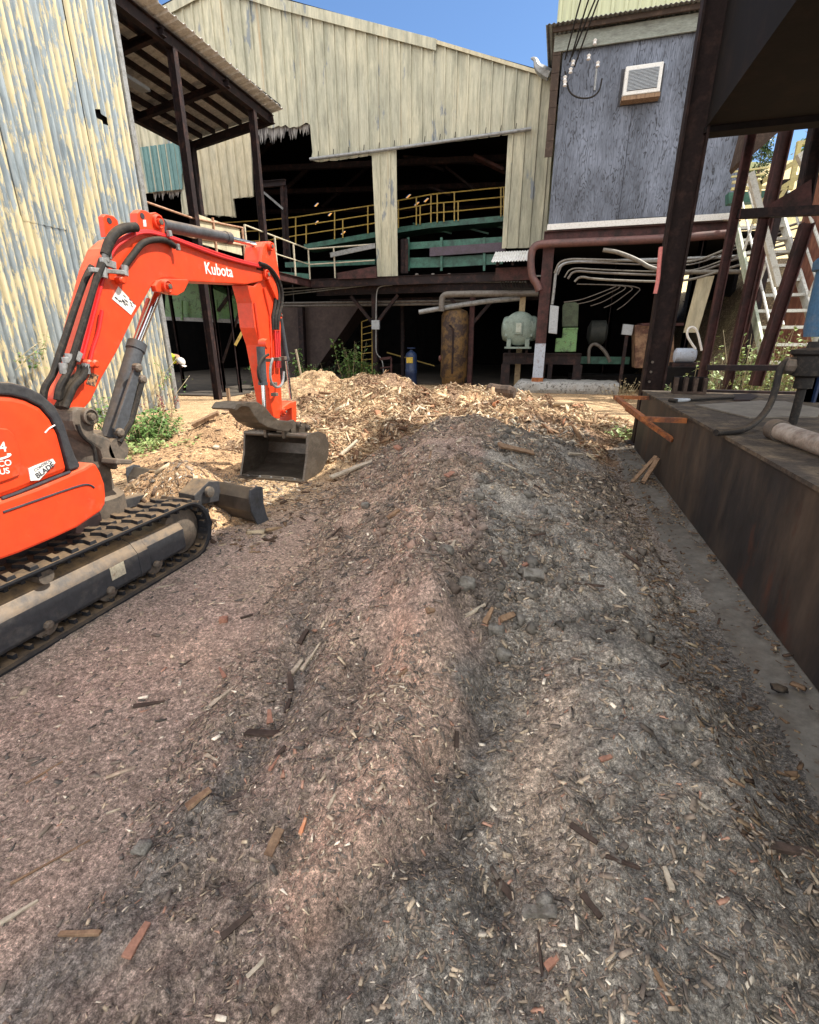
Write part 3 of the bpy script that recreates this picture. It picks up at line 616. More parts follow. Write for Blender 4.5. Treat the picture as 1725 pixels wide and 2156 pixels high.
# deck railings
def rail(root, pts, zt, h, mat, posts, mids=(.5,), r=.024, matn='rail'):
    """pts: top rail corner points; posts: parameters as points"""
    P = [Vector(p) for p in pts]
    MB().tube(P, r, 8).build('top_rail', mat, root, smooth=True)
    for f in mids:
        MB().tube([p - Vector((0, 0, h * f)) for p in P], r * .85, 8).build('mid_rail', mat, root, smooth=True)
    for q in posts:
        MB().bar((q[0], q[1], q[2] - h), q, r * 1.8).build('post', mat, root)
wr = thing('deck_railing', 'weathered cream handrail with posts running round the corner of the raised deck', 'railing', (-9.5, 16, 4))
cr = PS(649, 523, -9.6); 
rail(wr, [(-9.6, 14.84, 5.08), (-9.6, 19.08, 5.08), (-8.2, 19.1, 5.10), (PD(788, 517, 19.1)[0], 19.1, 5.12)], 5.08, 1.08, 'cream_rail',
     [(-9.6, 14.84, 5.08), (-9.6, 16.6, 5.08), (-9.6, 17.9, 5.08), (-9.6, 19.08, 5.08), (PD(703, 520, 19.1)[0], 19.1, 5.10)], (.5,), .026)
wr = thing('deck_railing', 'rusty pink railing bar running from the corrugated shed along the deck', 'railing', (-9.6, 12, 4))
rail(wr, [PS(288, 418, -9.6), PS(402, 458, -9.6), (-9.6, 14.75, 4.98)], 5, .95, 'rustrail', [(-9.6, 13.3, 4.96), (-9.6, 14.7, 4.98)], (.5,), .026)
MB().box((-9.66, 12.6, 4.2), (-9.63, 14.6, 4.92)).build('infill_panel', 'cream2', wr)
o = MB().bar(PD(696, 537, 18.9), PD(790, 517, 18.9), .05, .16).build('loose_plank', 'galv'); tag(o, 'grey metal plank leaning on the deck railing beside the cream pillar', 'plank')
o = MB().prism([PD(711, 575, 18.85)[::2], PD(712, 588, 18.85)[::2], PD(794, 585, 18.85)[::2], PD(794, 560, 18.85)[::2]], 18.8, 18.86, 'y').build('toe_plate', 'redsteel'); tag(o, 'dull red steel plate at the deck edge left of the cream pillar', 'plate')
o = thing('post_frame', 'dark steel post and beam frame with diagonal brace behind the deck railing', 'frame', (-7.9, 18.6, 4))
p1, p2, p3 = PD(597, 392, 18.7), PD(604, 545, 18.7), PD(548, 389, 18.7)
MB().ibeam(p2, p1, .14, .16).build('post', 'steel', o); MB().ibeam(p3, PD(602, 384, 18.7), .14, .2).build('beam', 'steel', o); MB().bar(PD(556, 405, 18.7), PD(597, 440, 18.7), .07).build('brace', 'galv', o)

# ================================================================== MILL BUILDING
ml = thing('mill_building', 'large mill shed with streaked cream metal gable wall and broken open bays', 'building', (-8, 25, 0))
FD = 19.7
def fp(*px): return [(PD(u, v, FD)[0], PD(u, v, FD)[2]) for u, v in px]
def jagged(a, b, n, amp, rnd):
    return [(a[0] + (b[0] - a[0]) * i / n, a[1] + (b[1] - a[1]) * i / n + rnd.uniform(-amp, amp)) for i in range(1, n)]
rj = random.Random(5)
outl = [(150, 120), (450, -40), (579, 0), (919, 88), (1155, 160), (1175, 168), (1168, 240), (1148, 521), (1057, 523), (1070, 284), (835, 314), (838, 583), (795, 582), (783, 327)]
outl += jagged((783, 327), (655, 340), 7, 4, rj) + [(655, 337), (658, 320), (653, 262)] + jagged((653, 262), (533, 272), 14, 5, rj)
outl += [(533, 272), (529, 277), (535, 414)] + jagged((535, 414), (493, 419), 6, 2, rj) + [(493, 419), (498, 458)] + jagged((498, 458), (414, 452), 9, 3, rj) + [(414, 452), (383, 452), (383, 399)] + jagged((383, 399), (290, 408), 9, 2, rj) + [(290, 408), (130, 418)]
mp_ = lambda a, z, o_: (a, FD - o_, z)
prf = trap(.40, .06, .10, .05)
mb = ribbed([fp(*outl)], prf, mp_, trapbreaks(.40, -22, 1, .10, .05)); mb.build('wall', 'cream', ml, solid=.004)
mb = ribbed([fp((297, 311), (366, 302), (386, 300), (386, 399), (313, 406))], trap(.22, .03, .2, .06), lambda a, z, o_: (a, FD - .05 - o_, z), trapbreaks(.22, -22, 1, .2, .06))
mb.build('patch_panel', 'teal', ml, solid=.004)
q = fp((398, 262), (529, 240), (529, 277), (535, 414), (493, 419), (498, 457), (414, 451)); mb = ribbed([q], trap(.40, .055, .10, .05), lambda a, z, o_: (a, FD - .065 - o_, z), trapbreaks(.40, -22, 1, .10, .05))
mb.build('patch_panel', 'cream2', ml, solid=.004)
# header pipe, fascia
MB().tube([PD(653, 335, FD - .12), PD(840, 311, FD - .12), PD(1119, 271, FD - .12)], .055, 10).build('header_pipe', 'galv', ml, smooth=True)
for i in range(14):
    u = 670 + i * 32; v = 335 + (271 - 335) * (u - 653) / 466.; p = PD(u, v - 4, FD - .1); MB().bar((p[0], p[1], p[2] - .02), (p[0] + .02, p[1], p[2] + .16), .02).build('clip', 'blacksteel', ml)
def fasc(pts, h, d):
    P = [PD(u, v, d) for u, v in pts]; mb = MB()
    for a, b in zip(P, P[1:]):
        mb.add([(a[0], d, a[2] - h), (b[0], d, b[2] - h), (b[0], d, b[2]), (a[0], d, a[2]), (a[0], d + .3, a[2] + .02), (b[0], d + .3, b[2] + .02)], [(0, 1, 2, 3), (3, 2, 5, 4)])
    return mb
fasc([(150, 118), (450, -46), (579, -6), (919, 82)], .30, FD - .12).build('fascia', 'cream', ml, solid=.02)
fasc([(919, 84), (1160, 156)], .10, FD - .10).build('fascia', 'cream2', ml, solid=.02)
a = PD(1150, 160, FD - .15)
mb = MB(); mb.tube(curve([PD(1158, 158, 19.3), PD(1140, 148, 19.3), PD(1131, 140, 19.3), PD(1128, 124, 19.3), PD(1118, 122, 19.3)], 2), [.16, .15, .11, .06, .01], 6)
mb.build('torn_flashing', 'galv', ml, smooth=True)
# ragged lining hanging at torn edges
tl_ = wear('torn_lining', (.42, .40, .38), (.1, .09, .09), .45, .6, 3, .9, stretch=(3, 1, .4))
for (x0, y0, x1, y1, n_) in ((540, 272, 652, 264, 60), (322, 404, 385, 400, 26)):
    mb = MB()
    for i in range(n_):
        t = (i + rj.random()) / n_; u = x0 + (x1 - x0) * t; v = y0 + (y1 - y0) * t; l = rj.uniform(4, 34) * (1.2 - t * .5) if x0 > 500 else rj.uniform(3, 22); w_ = rj.uniform(2, 5)
        p = [PD(u - w_, v - 3, FD + .1), PD(u + w_, v - 3, FD + .1), PD(u + rj.uniform(-2, 2), v + l, FD + .12 + rj.random() * .1)]
        mb.add(p, [(0, 1, 2)])
    mb.build('torn_lining', tl_, ml, solid=.004)
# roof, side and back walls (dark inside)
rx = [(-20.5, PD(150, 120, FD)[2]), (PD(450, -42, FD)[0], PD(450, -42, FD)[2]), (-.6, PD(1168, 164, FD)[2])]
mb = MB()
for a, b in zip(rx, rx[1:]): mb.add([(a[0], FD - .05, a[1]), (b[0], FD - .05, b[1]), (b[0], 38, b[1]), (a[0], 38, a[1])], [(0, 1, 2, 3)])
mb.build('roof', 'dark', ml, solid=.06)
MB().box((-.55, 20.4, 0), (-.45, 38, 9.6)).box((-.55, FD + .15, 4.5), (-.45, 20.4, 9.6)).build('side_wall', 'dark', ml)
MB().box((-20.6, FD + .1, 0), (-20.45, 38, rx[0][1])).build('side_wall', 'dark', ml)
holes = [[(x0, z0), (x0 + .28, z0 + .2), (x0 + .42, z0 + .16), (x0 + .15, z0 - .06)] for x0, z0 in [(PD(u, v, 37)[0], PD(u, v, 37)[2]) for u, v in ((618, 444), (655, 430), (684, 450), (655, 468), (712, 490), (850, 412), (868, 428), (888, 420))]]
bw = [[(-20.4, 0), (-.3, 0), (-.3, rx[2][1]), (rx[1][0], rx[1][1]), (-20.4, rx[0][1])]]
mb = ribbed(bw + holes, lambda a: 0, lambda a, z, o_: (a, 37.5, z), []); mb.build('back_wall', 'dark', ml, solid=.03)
m, n, bb = newmat('sunlit_scrap_glow'); tr_ = N(n, 'ShaderNodeBsdfTranslucent'); tr_.inputs[0].default_value = (.85, .62, .30, 1); n.links.new(tr_.outputs[0], n.nodes['Material Output'].inputs['Surface']); M['scrapglow'] = m  # translucent panes added to glow in place of sunlit yellow scraps
for h_ in holes: MB().prism(h_, 37.56, 37.57, 'y').build('sunlit_scrap_pane', 'scrapglow', ml)
# upper floor edge and roof trusses in the dark
MB().box((-9.2, FD + .15, 3.78), (-.95, 37, 3.9)).build('upper_floor', 'dark', ml)
MB().ibeam((-9.6, FD - .1, 3.62), (-.6, FD - .1, 3.62), .18, .34).build('floor_beam', 'steel', ml)
MB().ibeam((-9.6, FD + 1.2, 3.3), (-.6, FD + 1.2, 3.3), .14, .2).build('floor_beam', 'steel', ml)
for d in (22.5, 26, 30):
    MB().bar((-18, d, 9.2), (-.8, d, 8.4), .2).build('truss', 'steel', ml)
    MB().bar((-14, d, 9.2), (-9, d, 12.2), .16).build('truss', 'steel', ml)
MB().bar(PD(1000, 330, 22), PD(1062, 360, 22), .5, .1).build('duct', 'redsteel', ml)
for (u0, v0, u1, v1, w_) in ((880, 340, 935, 358, .2), (940, 352, 1000, 400, .25), (850, 330, 1060, 348, .2), (905, 395, 950, 410, .3)):
    MB().bar(PD(u0, v0, 24), PD(u1, v1, 24), w_, .08).build('hanging_duct', 'steel', ml)

# lower storey columns with knee braces
def column(u, mat, label, s_off=0, d=FD - .1, braces=True, w_=.18, vb=None):
    p = PD(u, 700, d); r = thing('steel_column', label, 'column', (p[0], d, 0), 'columns carrying the mill floor')
    MB().ibeam((p[0], d, 0), (p[0], d, 3.44), w_, w_ * 1.1, up=(0, 1, 0)).build('shaft', mat, r)
    MB().box((p[0] - .17, d - .17, .0), (p[0] + .17, d + .17, .09)).build('base_plate', 'steel', r)
    if braces:
        for sg in (-1, 1): MB().bar((p[0] + sg * .06, d, 2.35), (p[0] + sg * 1.0, d, 3.4), .12, .12).build('knee_brace', 'steel', r)
    return r
column(790, 'steel', 'dark steel column with two knee braces and a small grey switch box')
column(993, 'redsteel', 'dull red steel column with knee braces beside the rusty yellow tank')
column(848, 'steel', 'thin dark column standing behind the blue gas cylinder', d=22.5, braces=False, w_=.14)
column(690, 'steel', 'thin dark column deep in the shade behind the weeds', d=24, braces=False, w_=.14)

# yellow walkway railing inside + green conveyor
yr = thing('walkway_railing', 'yellow three-bar safety railing along the conveyor walkway inside the open bays', 'railing', (-7, 22, 4))
YD = 21.6
def Y2(zx, zy): return PD(483 + .4 * zx, .4 * zy, YD)
topl = [(-40, 1172), (200, 1158), (350, 1142), (560, 1110), (755, 1080), (890, 1055), (1065, 1022), (1190, 1010), (1445, 985), (1520, 975)]
botl = [(-40, 1330), (200, 1320), (350, 1290), (560, 1258), (755, 1225), (890, 1200), (1065, 1172), (1190, 1163), (1445, 1138), (1520, 1130)]
for f in (0, .33, .66, ):
    MB().tube([Y2(a[0], a[1] + (b[1] - a[1]) * f) for a, b in zip(topl, botl)], .024, 8).build('rail', 'yellow', yr, smooth=True)
for zx in (160, 350, 405, 555, 598, 730, 890, 985, 1005, 1062, 1095, 1130, 1185, 1205, 1430, 1445):
    ty = np.interp(zx, [p[0] for p in topl], [p[1] for p in topl]); by = np.interp(zx, [p[0] for p in botl], [p[1] for p in botl])
    if zx in (405, 598, 1005, 1130, 1205): ty = ty + (by - ty) * .33
    MB().bar(Y2(zx, by), Y2(zx, ty), .045).build('post', 'yellow', yr)
cv = thing('conveyor', 'dark green steel conveyor frames inside the mill opening', 'conveyor', (-6, 22, 4))
def band(pts_top, h, d, mat, name='beam', depth=.12):
    P = [PD(u, v, d) for u, v in pts_top]; mb = MB()
    for a, b in zip(P, P[1:]): mb.add([(a[0], d, a[2]), (b[0], d, b[2]), (b[0], d, b[2] - h), (a[0], d, a[2] - h), (a[0], d + depth, a[2]), (b[0], d + depth, b[2]), (b[0], d + depth, b[2] - h), (a[0], d + depth, a[2] - h)], [(0, 1, 2, 3), (4, 7, 6, 5), (0, 4, 5, 1), (3, 2, 6, 7), (0, 3, 7, 4), (1, 5, 6, 2)])
    return mb.build(name, mat, cv)
band([(640, 514), (785, 489), (839, 478), (905, 468), (1075, 452)], .2, YD + .05, 'green', depth=1.0)
band([(851, 511), (1060, 498)], .24, 20.6, 'green'); band([(851, 543), (950, 540), (1060, 533)], .36, 20.4, 'green')
band([(905, 521), (1065, 509)], .30, 20.2, 'purple', 'cover_plate'); band([(600, 552), (700, 549), (790, 545)], .2, 20.8, 'green'); band([(560, 570), (650, 576)], .2, 20.8, 'green')
for u in (860, 930, 1020): MB().bar(PD(u, 500, 20.3), PD(u, 570, 20.3), .09).build('upright', 'green', cv)
MB().ibeam(PD(852, 503, 20.1), PD(852, 575, 20.1), .16, .16).build('upright', 'steel', cv)
for i in range(5):
    a = PD(870 + i * 38, 470 + (i % 2) * 10, 22.5); MB().bar(a, (a[0] + .9, a[1], a[2] - .25), .06).build('idler_bar', 'green', cv)
for i in range(6):
    p = PD(878 + i * 34, 578, 19.5); MB().lathe(p, [(.03, -.06), (.045, -.05), (.045, .05), (.03, .06)], 10, 'x').build('roller', 'pipe', cv)
# green hopper on the left under the deck
hp = thing('green_hopper', 'pale green sloping hopper and trough under the deck, seen through the excavator arm', 'hopper', (-9, 15, 2.5))
def Z4(zx, zy): return (.4 * zx, 414 + .4 * zy)
P = [PD(*Z4(a, b), 15.2) for a, b in ((870, 430), (1060, 455), (1200, 520), (1330, 600), (1330, 655), (1150, 655), (870, 640))]
MB().prism([(p[0], p[2]) for p in P], 15.2, 16.4, 'y').build('body', 'ltgreen', hp)
a, b = PD(*Z4(860, 640), 15.1), PD(*Z4(1340, 660), 15.1); MB().bar(a, b, .1, .12).build('lip', 'galv', hp)
for zx in (955, 1140, 1265): MB().bar(PD(*Z4(zx, 545), 15.05), PD(*Z4(zx + 4, 650), 15.05), .07).build('stiffener', 'ltgreen', hp)
MB().bar(PD(*Z4(1150, 600), 15.0), PD(*Z4(1245, 470), 15.0), .09).build('brace', 'steel', hp)
# lower interior dark walls and sloping chutes
lw = thing('chute', 'dark steel chute sloping down in the shade behind the weeds', 'chute', (-10, 23, 0))
P = [PD(u, v, 23) for u, v in ((560, 640), (760, 640), (650, 800), (560, 800))]; MB().prism([(p[0], p[2]) for p in P], 23, 24.5, 'y').build('body', wear('chute_steel', (.055, .035, .03), (.09, .06, .05), .4, .7, 1.5, .8), lw)
P = [PD(u, v, 22.8) for u, v in ((628, 640), (638, 640), (645, 800), (635, 800))]; MB().prism([(p[0], p[2]) for p in P], 22.7, 22.99, 'y').build('seam', 'steel', lw)
ld = thing('ladder', 'narrow yellow ladder in the dark behind the braced column', 'ladder', (-8.6, 22, 0))
l0, l1, l2, l3 = PD(762, 677, 22), PD(762, 790, 22), PD(784, 670, 22), PD(784, 790, 22)
MB().bar(l0, l1, .04).build('side_rail', 'yellow', ld); MB().bar(l2, l3, .04).build('side_rail', 'yellow', ld)
for i in range(9):
    t = i / 8.5; MB().bar(Vector(l0).lerp(Vector(l1), t), Vector(l2).lerp(Vector(l3), t), .03).build('rung', 'yellow', ld)
ld = thing('ladder', 'narrow ladder in shade just left of the excavator stick', 'ladder', (-11, 19, 0))
l0, l1, l2, l3 = PD(528, 660, 18), PD(538, 790, 18), PD(541, 660, 18), PD(551, 790, 18)
MB().bar(l0, l1, .03).build('side_rail', 'rust', ld); MB().bar(l2, l3, .03).build('side_rail', 'rust', ld)
for i in range(9):
    t = i / 8.5; MB().bar(Vector(l0).lerp(Vector(l1), t), Vector(l2).lerp(Vector(l3), t), .03).build('rung', 'galv', ld)
o = MB().bar(PD(815, 742, 24), PD(915, 770, 24), .05).build('guide_rail', 'yellow'); tag(o, 'thin sloping yellow rail in the dark behind the blue cylinder', 'rail')
# gas cylinder, rusty tank
p = PD(866, 790, 19.3); gc = thing('gas_cylinder', 'tall blue gas cylinder with yellow label near the thin column', 'gas cylinder', (p[0], p[1], 0))
MB().lathe((p[0], p[1], 0), [(.2, 0), (.23, .03), (.23, .42), (.245, .44), (.245, .6), (.23, .62), (.23, 1.12), (.2, 1.22), (.1, 1.3), (.06, 1.32), (.05, 1.36)], 20).build('body', 'bluegas', gc, smooth=True)
MB().tube([(p[0] + .15 * math.cos(t / 8 * 6.283), p[1] + .15 * math.sin(t / 8 * 6.283), 1.42) for t in range(9)], .02).build('collar', 'bluegas', gc)
MB().box((p[0] - .13, p[1] - .245, .86), (p[0] + .13, p[1] - .2, 1.08)).build('label_plate', wear('yellow_label', (.6, .42, .05), (.3, .2, .05), .5, .6, 20, .6), gc)
p = PD(952, 793, 19.0); rt = thing('rusty_tank', 'upright cylindrical tank with flaking yellow paint and heavy rust', 'tank', (p[0], p[1], 0))
MB().lathe((p[0], p[1] + .3, 0), [(.42, 0), (.46, .05), (.46, .28), (.52, .36), (.52, 2.6), (.45, 2.75), (.2, 2.85)], 28).build('body', 'rtank', rt, smooth=True)
MB().tube([(p[0] + .05, p[1] - .26, .5), (p[0] + .05, p[1] - .26, 2.1), (p[0] - .1, p[1] - .3, 2.25)], .035).build('side_pipe', 'steel', rt, smooth=True)
MB().lathe((p[0] - .5, p[1] + .1, 1.05), [(.1, -.05), (.12, 0), (.06, .06)], 12, 'x').build('port', 'redpipe', rt)
# pipes across the lower storey
def pipe(name, pts, r, mat, label, it=2, n=10, cat='pipe', grp=None, parent=None):
    o = MB().tube(curve(pts, it), r, n).build(name, mat, smooth=True); tag(o, label, cat, grp); return o
PP = lambda d, *px: [PD(u, v, d) for u, v in px]
def Z6(zx, zy): return (793.5 + .32 * zx, 517.5 + .32 * zy)
pipe('big_pipe', PP(17.25, (1540, 492), (1400, 503), (1150, 513), (1128, 516), (1119, 530), (1118, 560), (1121, 585), (1130, 596), (1136, 612)), .115, 'redpipe', 'thick dull red pipe running under the plywood room and bending down', 3, 14)
pipe('exhaust_pipe', PP(18.6, (1134, 617), (1040, 618), (950, 619), (934, 621), (930, 633), (930, 655)), .11, 'pipe', 'grey brown horizontal pipe elbowing down to the rusty tank', 3, 12)
pipe('slanting_pipe', PP(18.9, (1105, 627), (1005, 636), (883, 657)), .09, 'galv', 'pale pipe hanging at a slant below the grey brown pipe', 1, 10)
for k, (dy, r) in enumerate(((0, .028), (4, .022), (7, .022))):
    pipe('conduit', PP(19.2, (590, 608 + dy * 2), (640, 605 + dy * 1.6), (735, 598 + dy), (800, 594 + dy * .6), (1060, 588 + dy * .7), (1110, 587 + dy)), r, 'galv', ['upper', 'middle', 'lower'][k] + ' of three thin conduits strung along the mill floor beam', 1, 6, 'conduit', 'conduits along the floor beam')
for k in range(2): pipe('beam_pipe', PP(20.2, (560, 639 + 6 * k), (1000, 633 + 6 * k)), .05, 'pipe', ['upper', 'lower'][k] + ' of two rusty pipes running level behind the knee braces', 0, 8, grp='pipes behind the braces')
pipe('conduit', PP(19.3, (826, 600), (800, 602), (793, 612), (792, 650), (792, 720), (792, 745), (806, 757), (808, 790)), .022, 'galv', 'vertical conduit running down the braced column past the switch box', 2, 6, 'conduit')
o = MB(); p = PD(792, 684, 19.35); o.box((p[0] - .16, p[1] - .1, p[2] - .17), (p[0] + .16, p[1] + .02, p[2] + .17)); o = o.build('switch_box', 'greybox', bevel=.012); tag(o, 'small pale grey switch box fixed to the braced column', 'electrical box')
# ================================================================== PLYWOOD ROOM (right)
sh = thing('plywood_room', 'raised room of weathered grey plywood with white sill, carried on red steel beams', 'building', (2, 19, 5))
SD = 17.5
def sp(*px, d=SD): return [(PD(u, v, d)[0], PD(u, v, d)[2]) for u, v in px]
xl, xr = PD(1151, 472, SD)[0] + .05, PD(1562, 330, SD)[0]; zb = PD(1151, 472, SD)[2]; zt = PD(1186, 100, SD)[2] - .1
A = [(xl, zb), (xl + 2.02, zb), (xl + 2.02, zt), (xl, zt)]
MB().prism(A, SD, SD + .1, 'y').build('plywood_sheet', 'ply', sh, bevel=.004)
MB().prism([(xl + 2.03, zb + .02), (xl + 4.05, zb + .02), (xl + 4.05, zt), (xl + 2.03, zt)], SD + .004, SD + .1, 'y').build('plywood_sheet', 'ply', sh, bevel=.004)
MB().prism([(xl + 4.06, zb), (xr, zb), (xr, zt), (xl + 4.06, zt)], SD, SD + .1, 'y').build('plywood_sheet', 'ply', sh, bevel=.004)
MB().box((xl - .02, SD - .05, zb - .17), (xr, SD + .1, zb - .01)).build('sill', 'white', sh)
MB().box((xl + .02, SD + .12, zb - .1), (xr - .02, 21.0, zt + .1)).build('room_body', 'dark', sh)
zf = zt + .45
MB().box((xl - .25, SD - .12, zt - .02), (xr + .2, SD - .06, zt + .34)).build('fascia', wear('fascia_paint', (.28, .30, .26), (.16, .16, .14), .45, .7, 2, .8, stretch=(1, 1, 4)), sh)
mb = ribbed([[(xl - .5, 0), (xr + .5, 0), (xr + .5, 4.4), (xl - .5, 4.4)]], corr(.12, .016), lambda a, t, o_: (a, SD - .45 + t, zt + .46 + .08 * t + o_), [xl - .5 + i * .02 for i in range(330)]); mb.build('roof_sheet', 'galv', sh, smooth=True, solid=.005)
MB().box((xl - .3, SD - .3, zt + .34), (xr + .3, SD - .24, zt + .45)).build('eave_board', 'darkboard', sh)
for i in range(7):
    z_ = zt + .3 - i * .4; MB().box((xl - .27 + .005 * (i % 2), SD - .1, z_ - .39), (xl - .05, SD - .07 + .006 * (i % 2), z_)).build('side_board', 'darkboard', sh)
# frames and air conditioner
ax0, ax1 = PD(1312, 180, SD)[0], PD(1388, 180, SD)[0]; az0, az1 = PD(1350, 214, SD)[2], PD(1350, 148, SD)[2]
ac = thing('air_conditioner', 'white window air conditioner tilted out of the plywood wall', 'air conditioner', (ax0, SD, az0))
MB().box((ax0 - .08, SD - .02, az0 - .06), (ax1 + .08, SD + .01, az1 + .08)).build('opening', 'ink', ac)
MB().box((ax0, SD - .34, az0 + .06), (ax1, SD - .022, az1)).build('case', 'white', ac, bevel=.02)
MB().box((ax0 + .09, SD - .345, az0 + .15), (ax1 - .09, SD - .335, az1 - .1)).build('grille', 'ink', ac)
mb = MB()
for i in range(15): z_ = az0 + .17 + i * (az1 - az0 - .29) / 14.; mb.box((ax0 + .09, SD - .36, z_ - .006), (ax1 - .09, SD - .346, z_ + .010))
mb.build('fins', 'greybox', ac)
MB().box((ax0 - .02, SD - .33, az0 - .04), (ax1 + .02, SD - .03, az0 + .05)).build('wooden_support', 'board', ac)
# red beams and column under the room
MB().ibeam((xl - .1, SD + .1, zb - .36), (xr + .3, SD + .1, zb - .36), .2, .34).build('floor_beam', 'redsteel', sh)
rc = thing('steel_column', 'big brown steel column with pale blue worn foot standing on the whitewashed kerb', 'column', (-.95, 17.9, 0), 'columns under the plywood room')
pt_, pb_ = PD(1154, 530, 17.6), PD(1132, 793, 17.6)
cx = PD(1145, 650, 17.6)[0]
MB().ibeam((cx, 17.6, .95), (cx, 17.6, zb - .54), .34, .30, up=(0, 1, 0), t=.03).build('shaft', 'redsteel', rc)
MB().ibeam((cx, 17.6, .32), (cx, 17.6, 1.6), .345, .306, up=(0, 1, 0), t=.034).build('painted_foot', 'paleblue', rc)
MB().box((cx - .19, 17.4, .0), (cx + .19, 17.8, .5)).build('rusted_base', 'rust', rc)
for sx, dd in ((xr - .5, 17.8), (1.9, 20.5), (xl + .2, 21)):
    r_ = thing('steel_column', {0: 'dark column near the right end of the plywood room', 1: 'dark column deep behind the green cabinet', 2: 'dark column behind the grey motor'}[[xr - .5, 1.9, xl + .2].index(sx)], 'column', (sx, dd, 0), 'columns under the plywood room')
    MB().ibeam((sx, dd, 0), (sx, dd, zb - .4), .2, .2).build('shaft', 'steel', r_)
p = PD(1096, 700, 18.8); r_ = thing('steel_column', 'narrow tan column right behind the grey green motor', 'column', (p[0], 18.8, 0), 'columns under the plywood room')
MB().bar((p[0], 18.8, 0), (p[0], 18.8, 3.2), .2, .1).build('shaft', wear('tan_paint', (.4, .3, .17), (.2, .12, .07), .5, .65, 5, .7), r_)
# interior backdrop under the room
bw = thing('machine_room_wall', 'dark back wall closing the machine bay under the plywood room', 'wall', (2, 26, 0))
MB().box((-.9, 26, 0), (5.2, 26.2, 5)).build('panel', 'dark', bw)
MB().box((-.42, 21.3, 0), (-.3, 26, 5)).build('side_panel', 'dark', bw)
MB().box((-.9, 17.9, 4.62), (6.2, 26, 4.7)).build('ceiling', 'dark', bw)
MB().box((5.5, 19.6, 0), (5.62, 26, 4.6)).build('side_panel', 'dark', bw)
# tower behind
tw = thing('yellow_tower', 'tall pale yellow-green ribbed metal tower rising behind the plywood room', 'building', (3, 24, 5))
x0 = PD(1172, 60, 21.6)[0]; x9 = PD(1530, 300, 21.6)[0]
mb = ribbed([[(x0, 8.5), (x9, 8.5), (x9, 19), (x0, 19)]], trap(.42, .05, .22, .06), lambda a, z, o_: (a, 21.6 - o_, z), trapbreaks(.42, x0, x0 + 9, .22, .06)); mb.build('front_wall', 'palegreen', tw, solid=.004)
MB().box((x0 + .02, 21.7, 4.8), (x9 - .05, 23.2, 18.9)).build('tower_body', 'palegreen', tw)
# awning
aw = thing('small_awning', 'little corrugated awning beside the bend of the red pipe', 'awning', (-1.5, 18, 4))
p, q_ = PD(1040, 526, 18.2), PD(1120, 522, 18.2)
mb = ribbed([[(p[0], 0), (q_[0], 0), (q_[0], 1.1), (p[0], 1.1)]], corr(.09, .015), lambda a, t, o_: (a, 17.6 + t, p[2] - .45 + .42 * t + o_ ), [p[0] + i * .015 for i in range(140)]); mb.build('roof_sheet', 'roofunder', aw, smooth=True, solid=.004)
MB().box((p[0] + .1, 18.2, p[2] - .95), (q_[0], 18.3, p[2] - .55)).build('cross_beam', 'redsteel', aw)
for i in range(3): MB().bar((p[0] + .2 + i * .5, 17.7, p[2] - .52), (p[0] + .2 + i * .5, 18.6, p[2] - .12), .08).build('rafter', 'steel', aw)
# kerb block
kb = MB(); rk = random.Random(8); n_ = 30; k0, k1 = PZ(1080, 826, 0)[0], PZ(1304, 824, 0)[0] - .2
prof = lambda t: [(17.3, .0), (17.24, .12), (17.27, .3), (17.36, .37), (18.3, .40), (18.3, 0)]
vs = []
for i in range(n_ + 1):
    x_ = k0 + (k1 - k0) * i / n_; e_ = 1 - max(0, (2 - i) / 2) ** 2 * .5
    for (yy_, zz_) in prof(0): vs.append((x_, yy_ + rk.uniform(-.02, .02) + (1 - e_) * .3, zz_ * e_ + (rk.uniform(-.015, .015) if zz_ > .05 else 0)))
m_ = 6; fs = [(i * m_ + k, (i + 1) * m_ + k, (i + 1) * m_ + k + 1, i * m_ + k + 1) for i in range(n_) for k in range(m_ - 1)] + [tuple(range(m_)), tuple(n_ * m_ + k for k in range(m_))]
kb.add(vs, fs); o = kb.build('kerb_block', 'stone', smooth=True); tag(o, 'long rough whitewashed concrete kerb in front of the motor table', 'kerb')
# motor table + motor
mt = thing('machine_table', 'heavy rusty steel table under the grey green motor', 'table', (-1, 18.6, 0))
t0, t1 = PD(1060, 745, 18.3), PD(1225, 745, 18.3); zt_ = t0[2]
MB().ibeam((t0[0], 18.3, zt_ - .17), (t1[0], 18.3, zt_ - .17), .16, .34).build('front_beam', 'steel', mt)
MB().box((t0[0], 18.2, zt_ + .002), (t1[0], 19.3, zt_ + .03)).build('tabletop', 'steel', mt)
for u in (1066, 1145, 1160, 1218): a = PD(u, 760, 18.3); MB().ibeam((a[0], 18.3, 0), (a[0], 18.3, zt_ - .35), .3 if u in (1066, 1218) else .16, .2, up=(0, 1, 0)).build('leg', 'steel', mt)
for u in (1083, 1107, 1130): a = PD(u, 750, 18.2); MB().box((a[0] - .01, 18.19, zt_ - .3), (a[0] + .01, 18.25, zt_ - .03)).build('web_stiffener', 'steel', mt)
c = PD(1094, 692, 18.3); mo = thing('electric_motor', 'round grey green electric motor on stubby feet above the steel table', 'motor', (c[0], c[1], zt_))
MB().lathe((c[0], 18.0, c[2]), [(.25, 0), (.44, .04), (.55, .14), (.57, .3), (.57, .75), (.5, .9), (.3, .95)], 32, 'y').build('housing', 'greyg', mo, smooth=True)
MB().lathe((c[0] - .62, 18.45, c[2]), [(.2, 0), (.38, .06), (.42, .16), (.42, 1.08), (.38, 1.18), (.2, 1.24)], 24, 'x').build('end_bell', 'greyg', mo, smooth=True)
MB().box((c[0] - .14, 17.93, c[2] - .2), (c[0] + .14, 18.06, c[2] + .22)).build('terminal_frame', 'greyg', mo, bevel=.02)
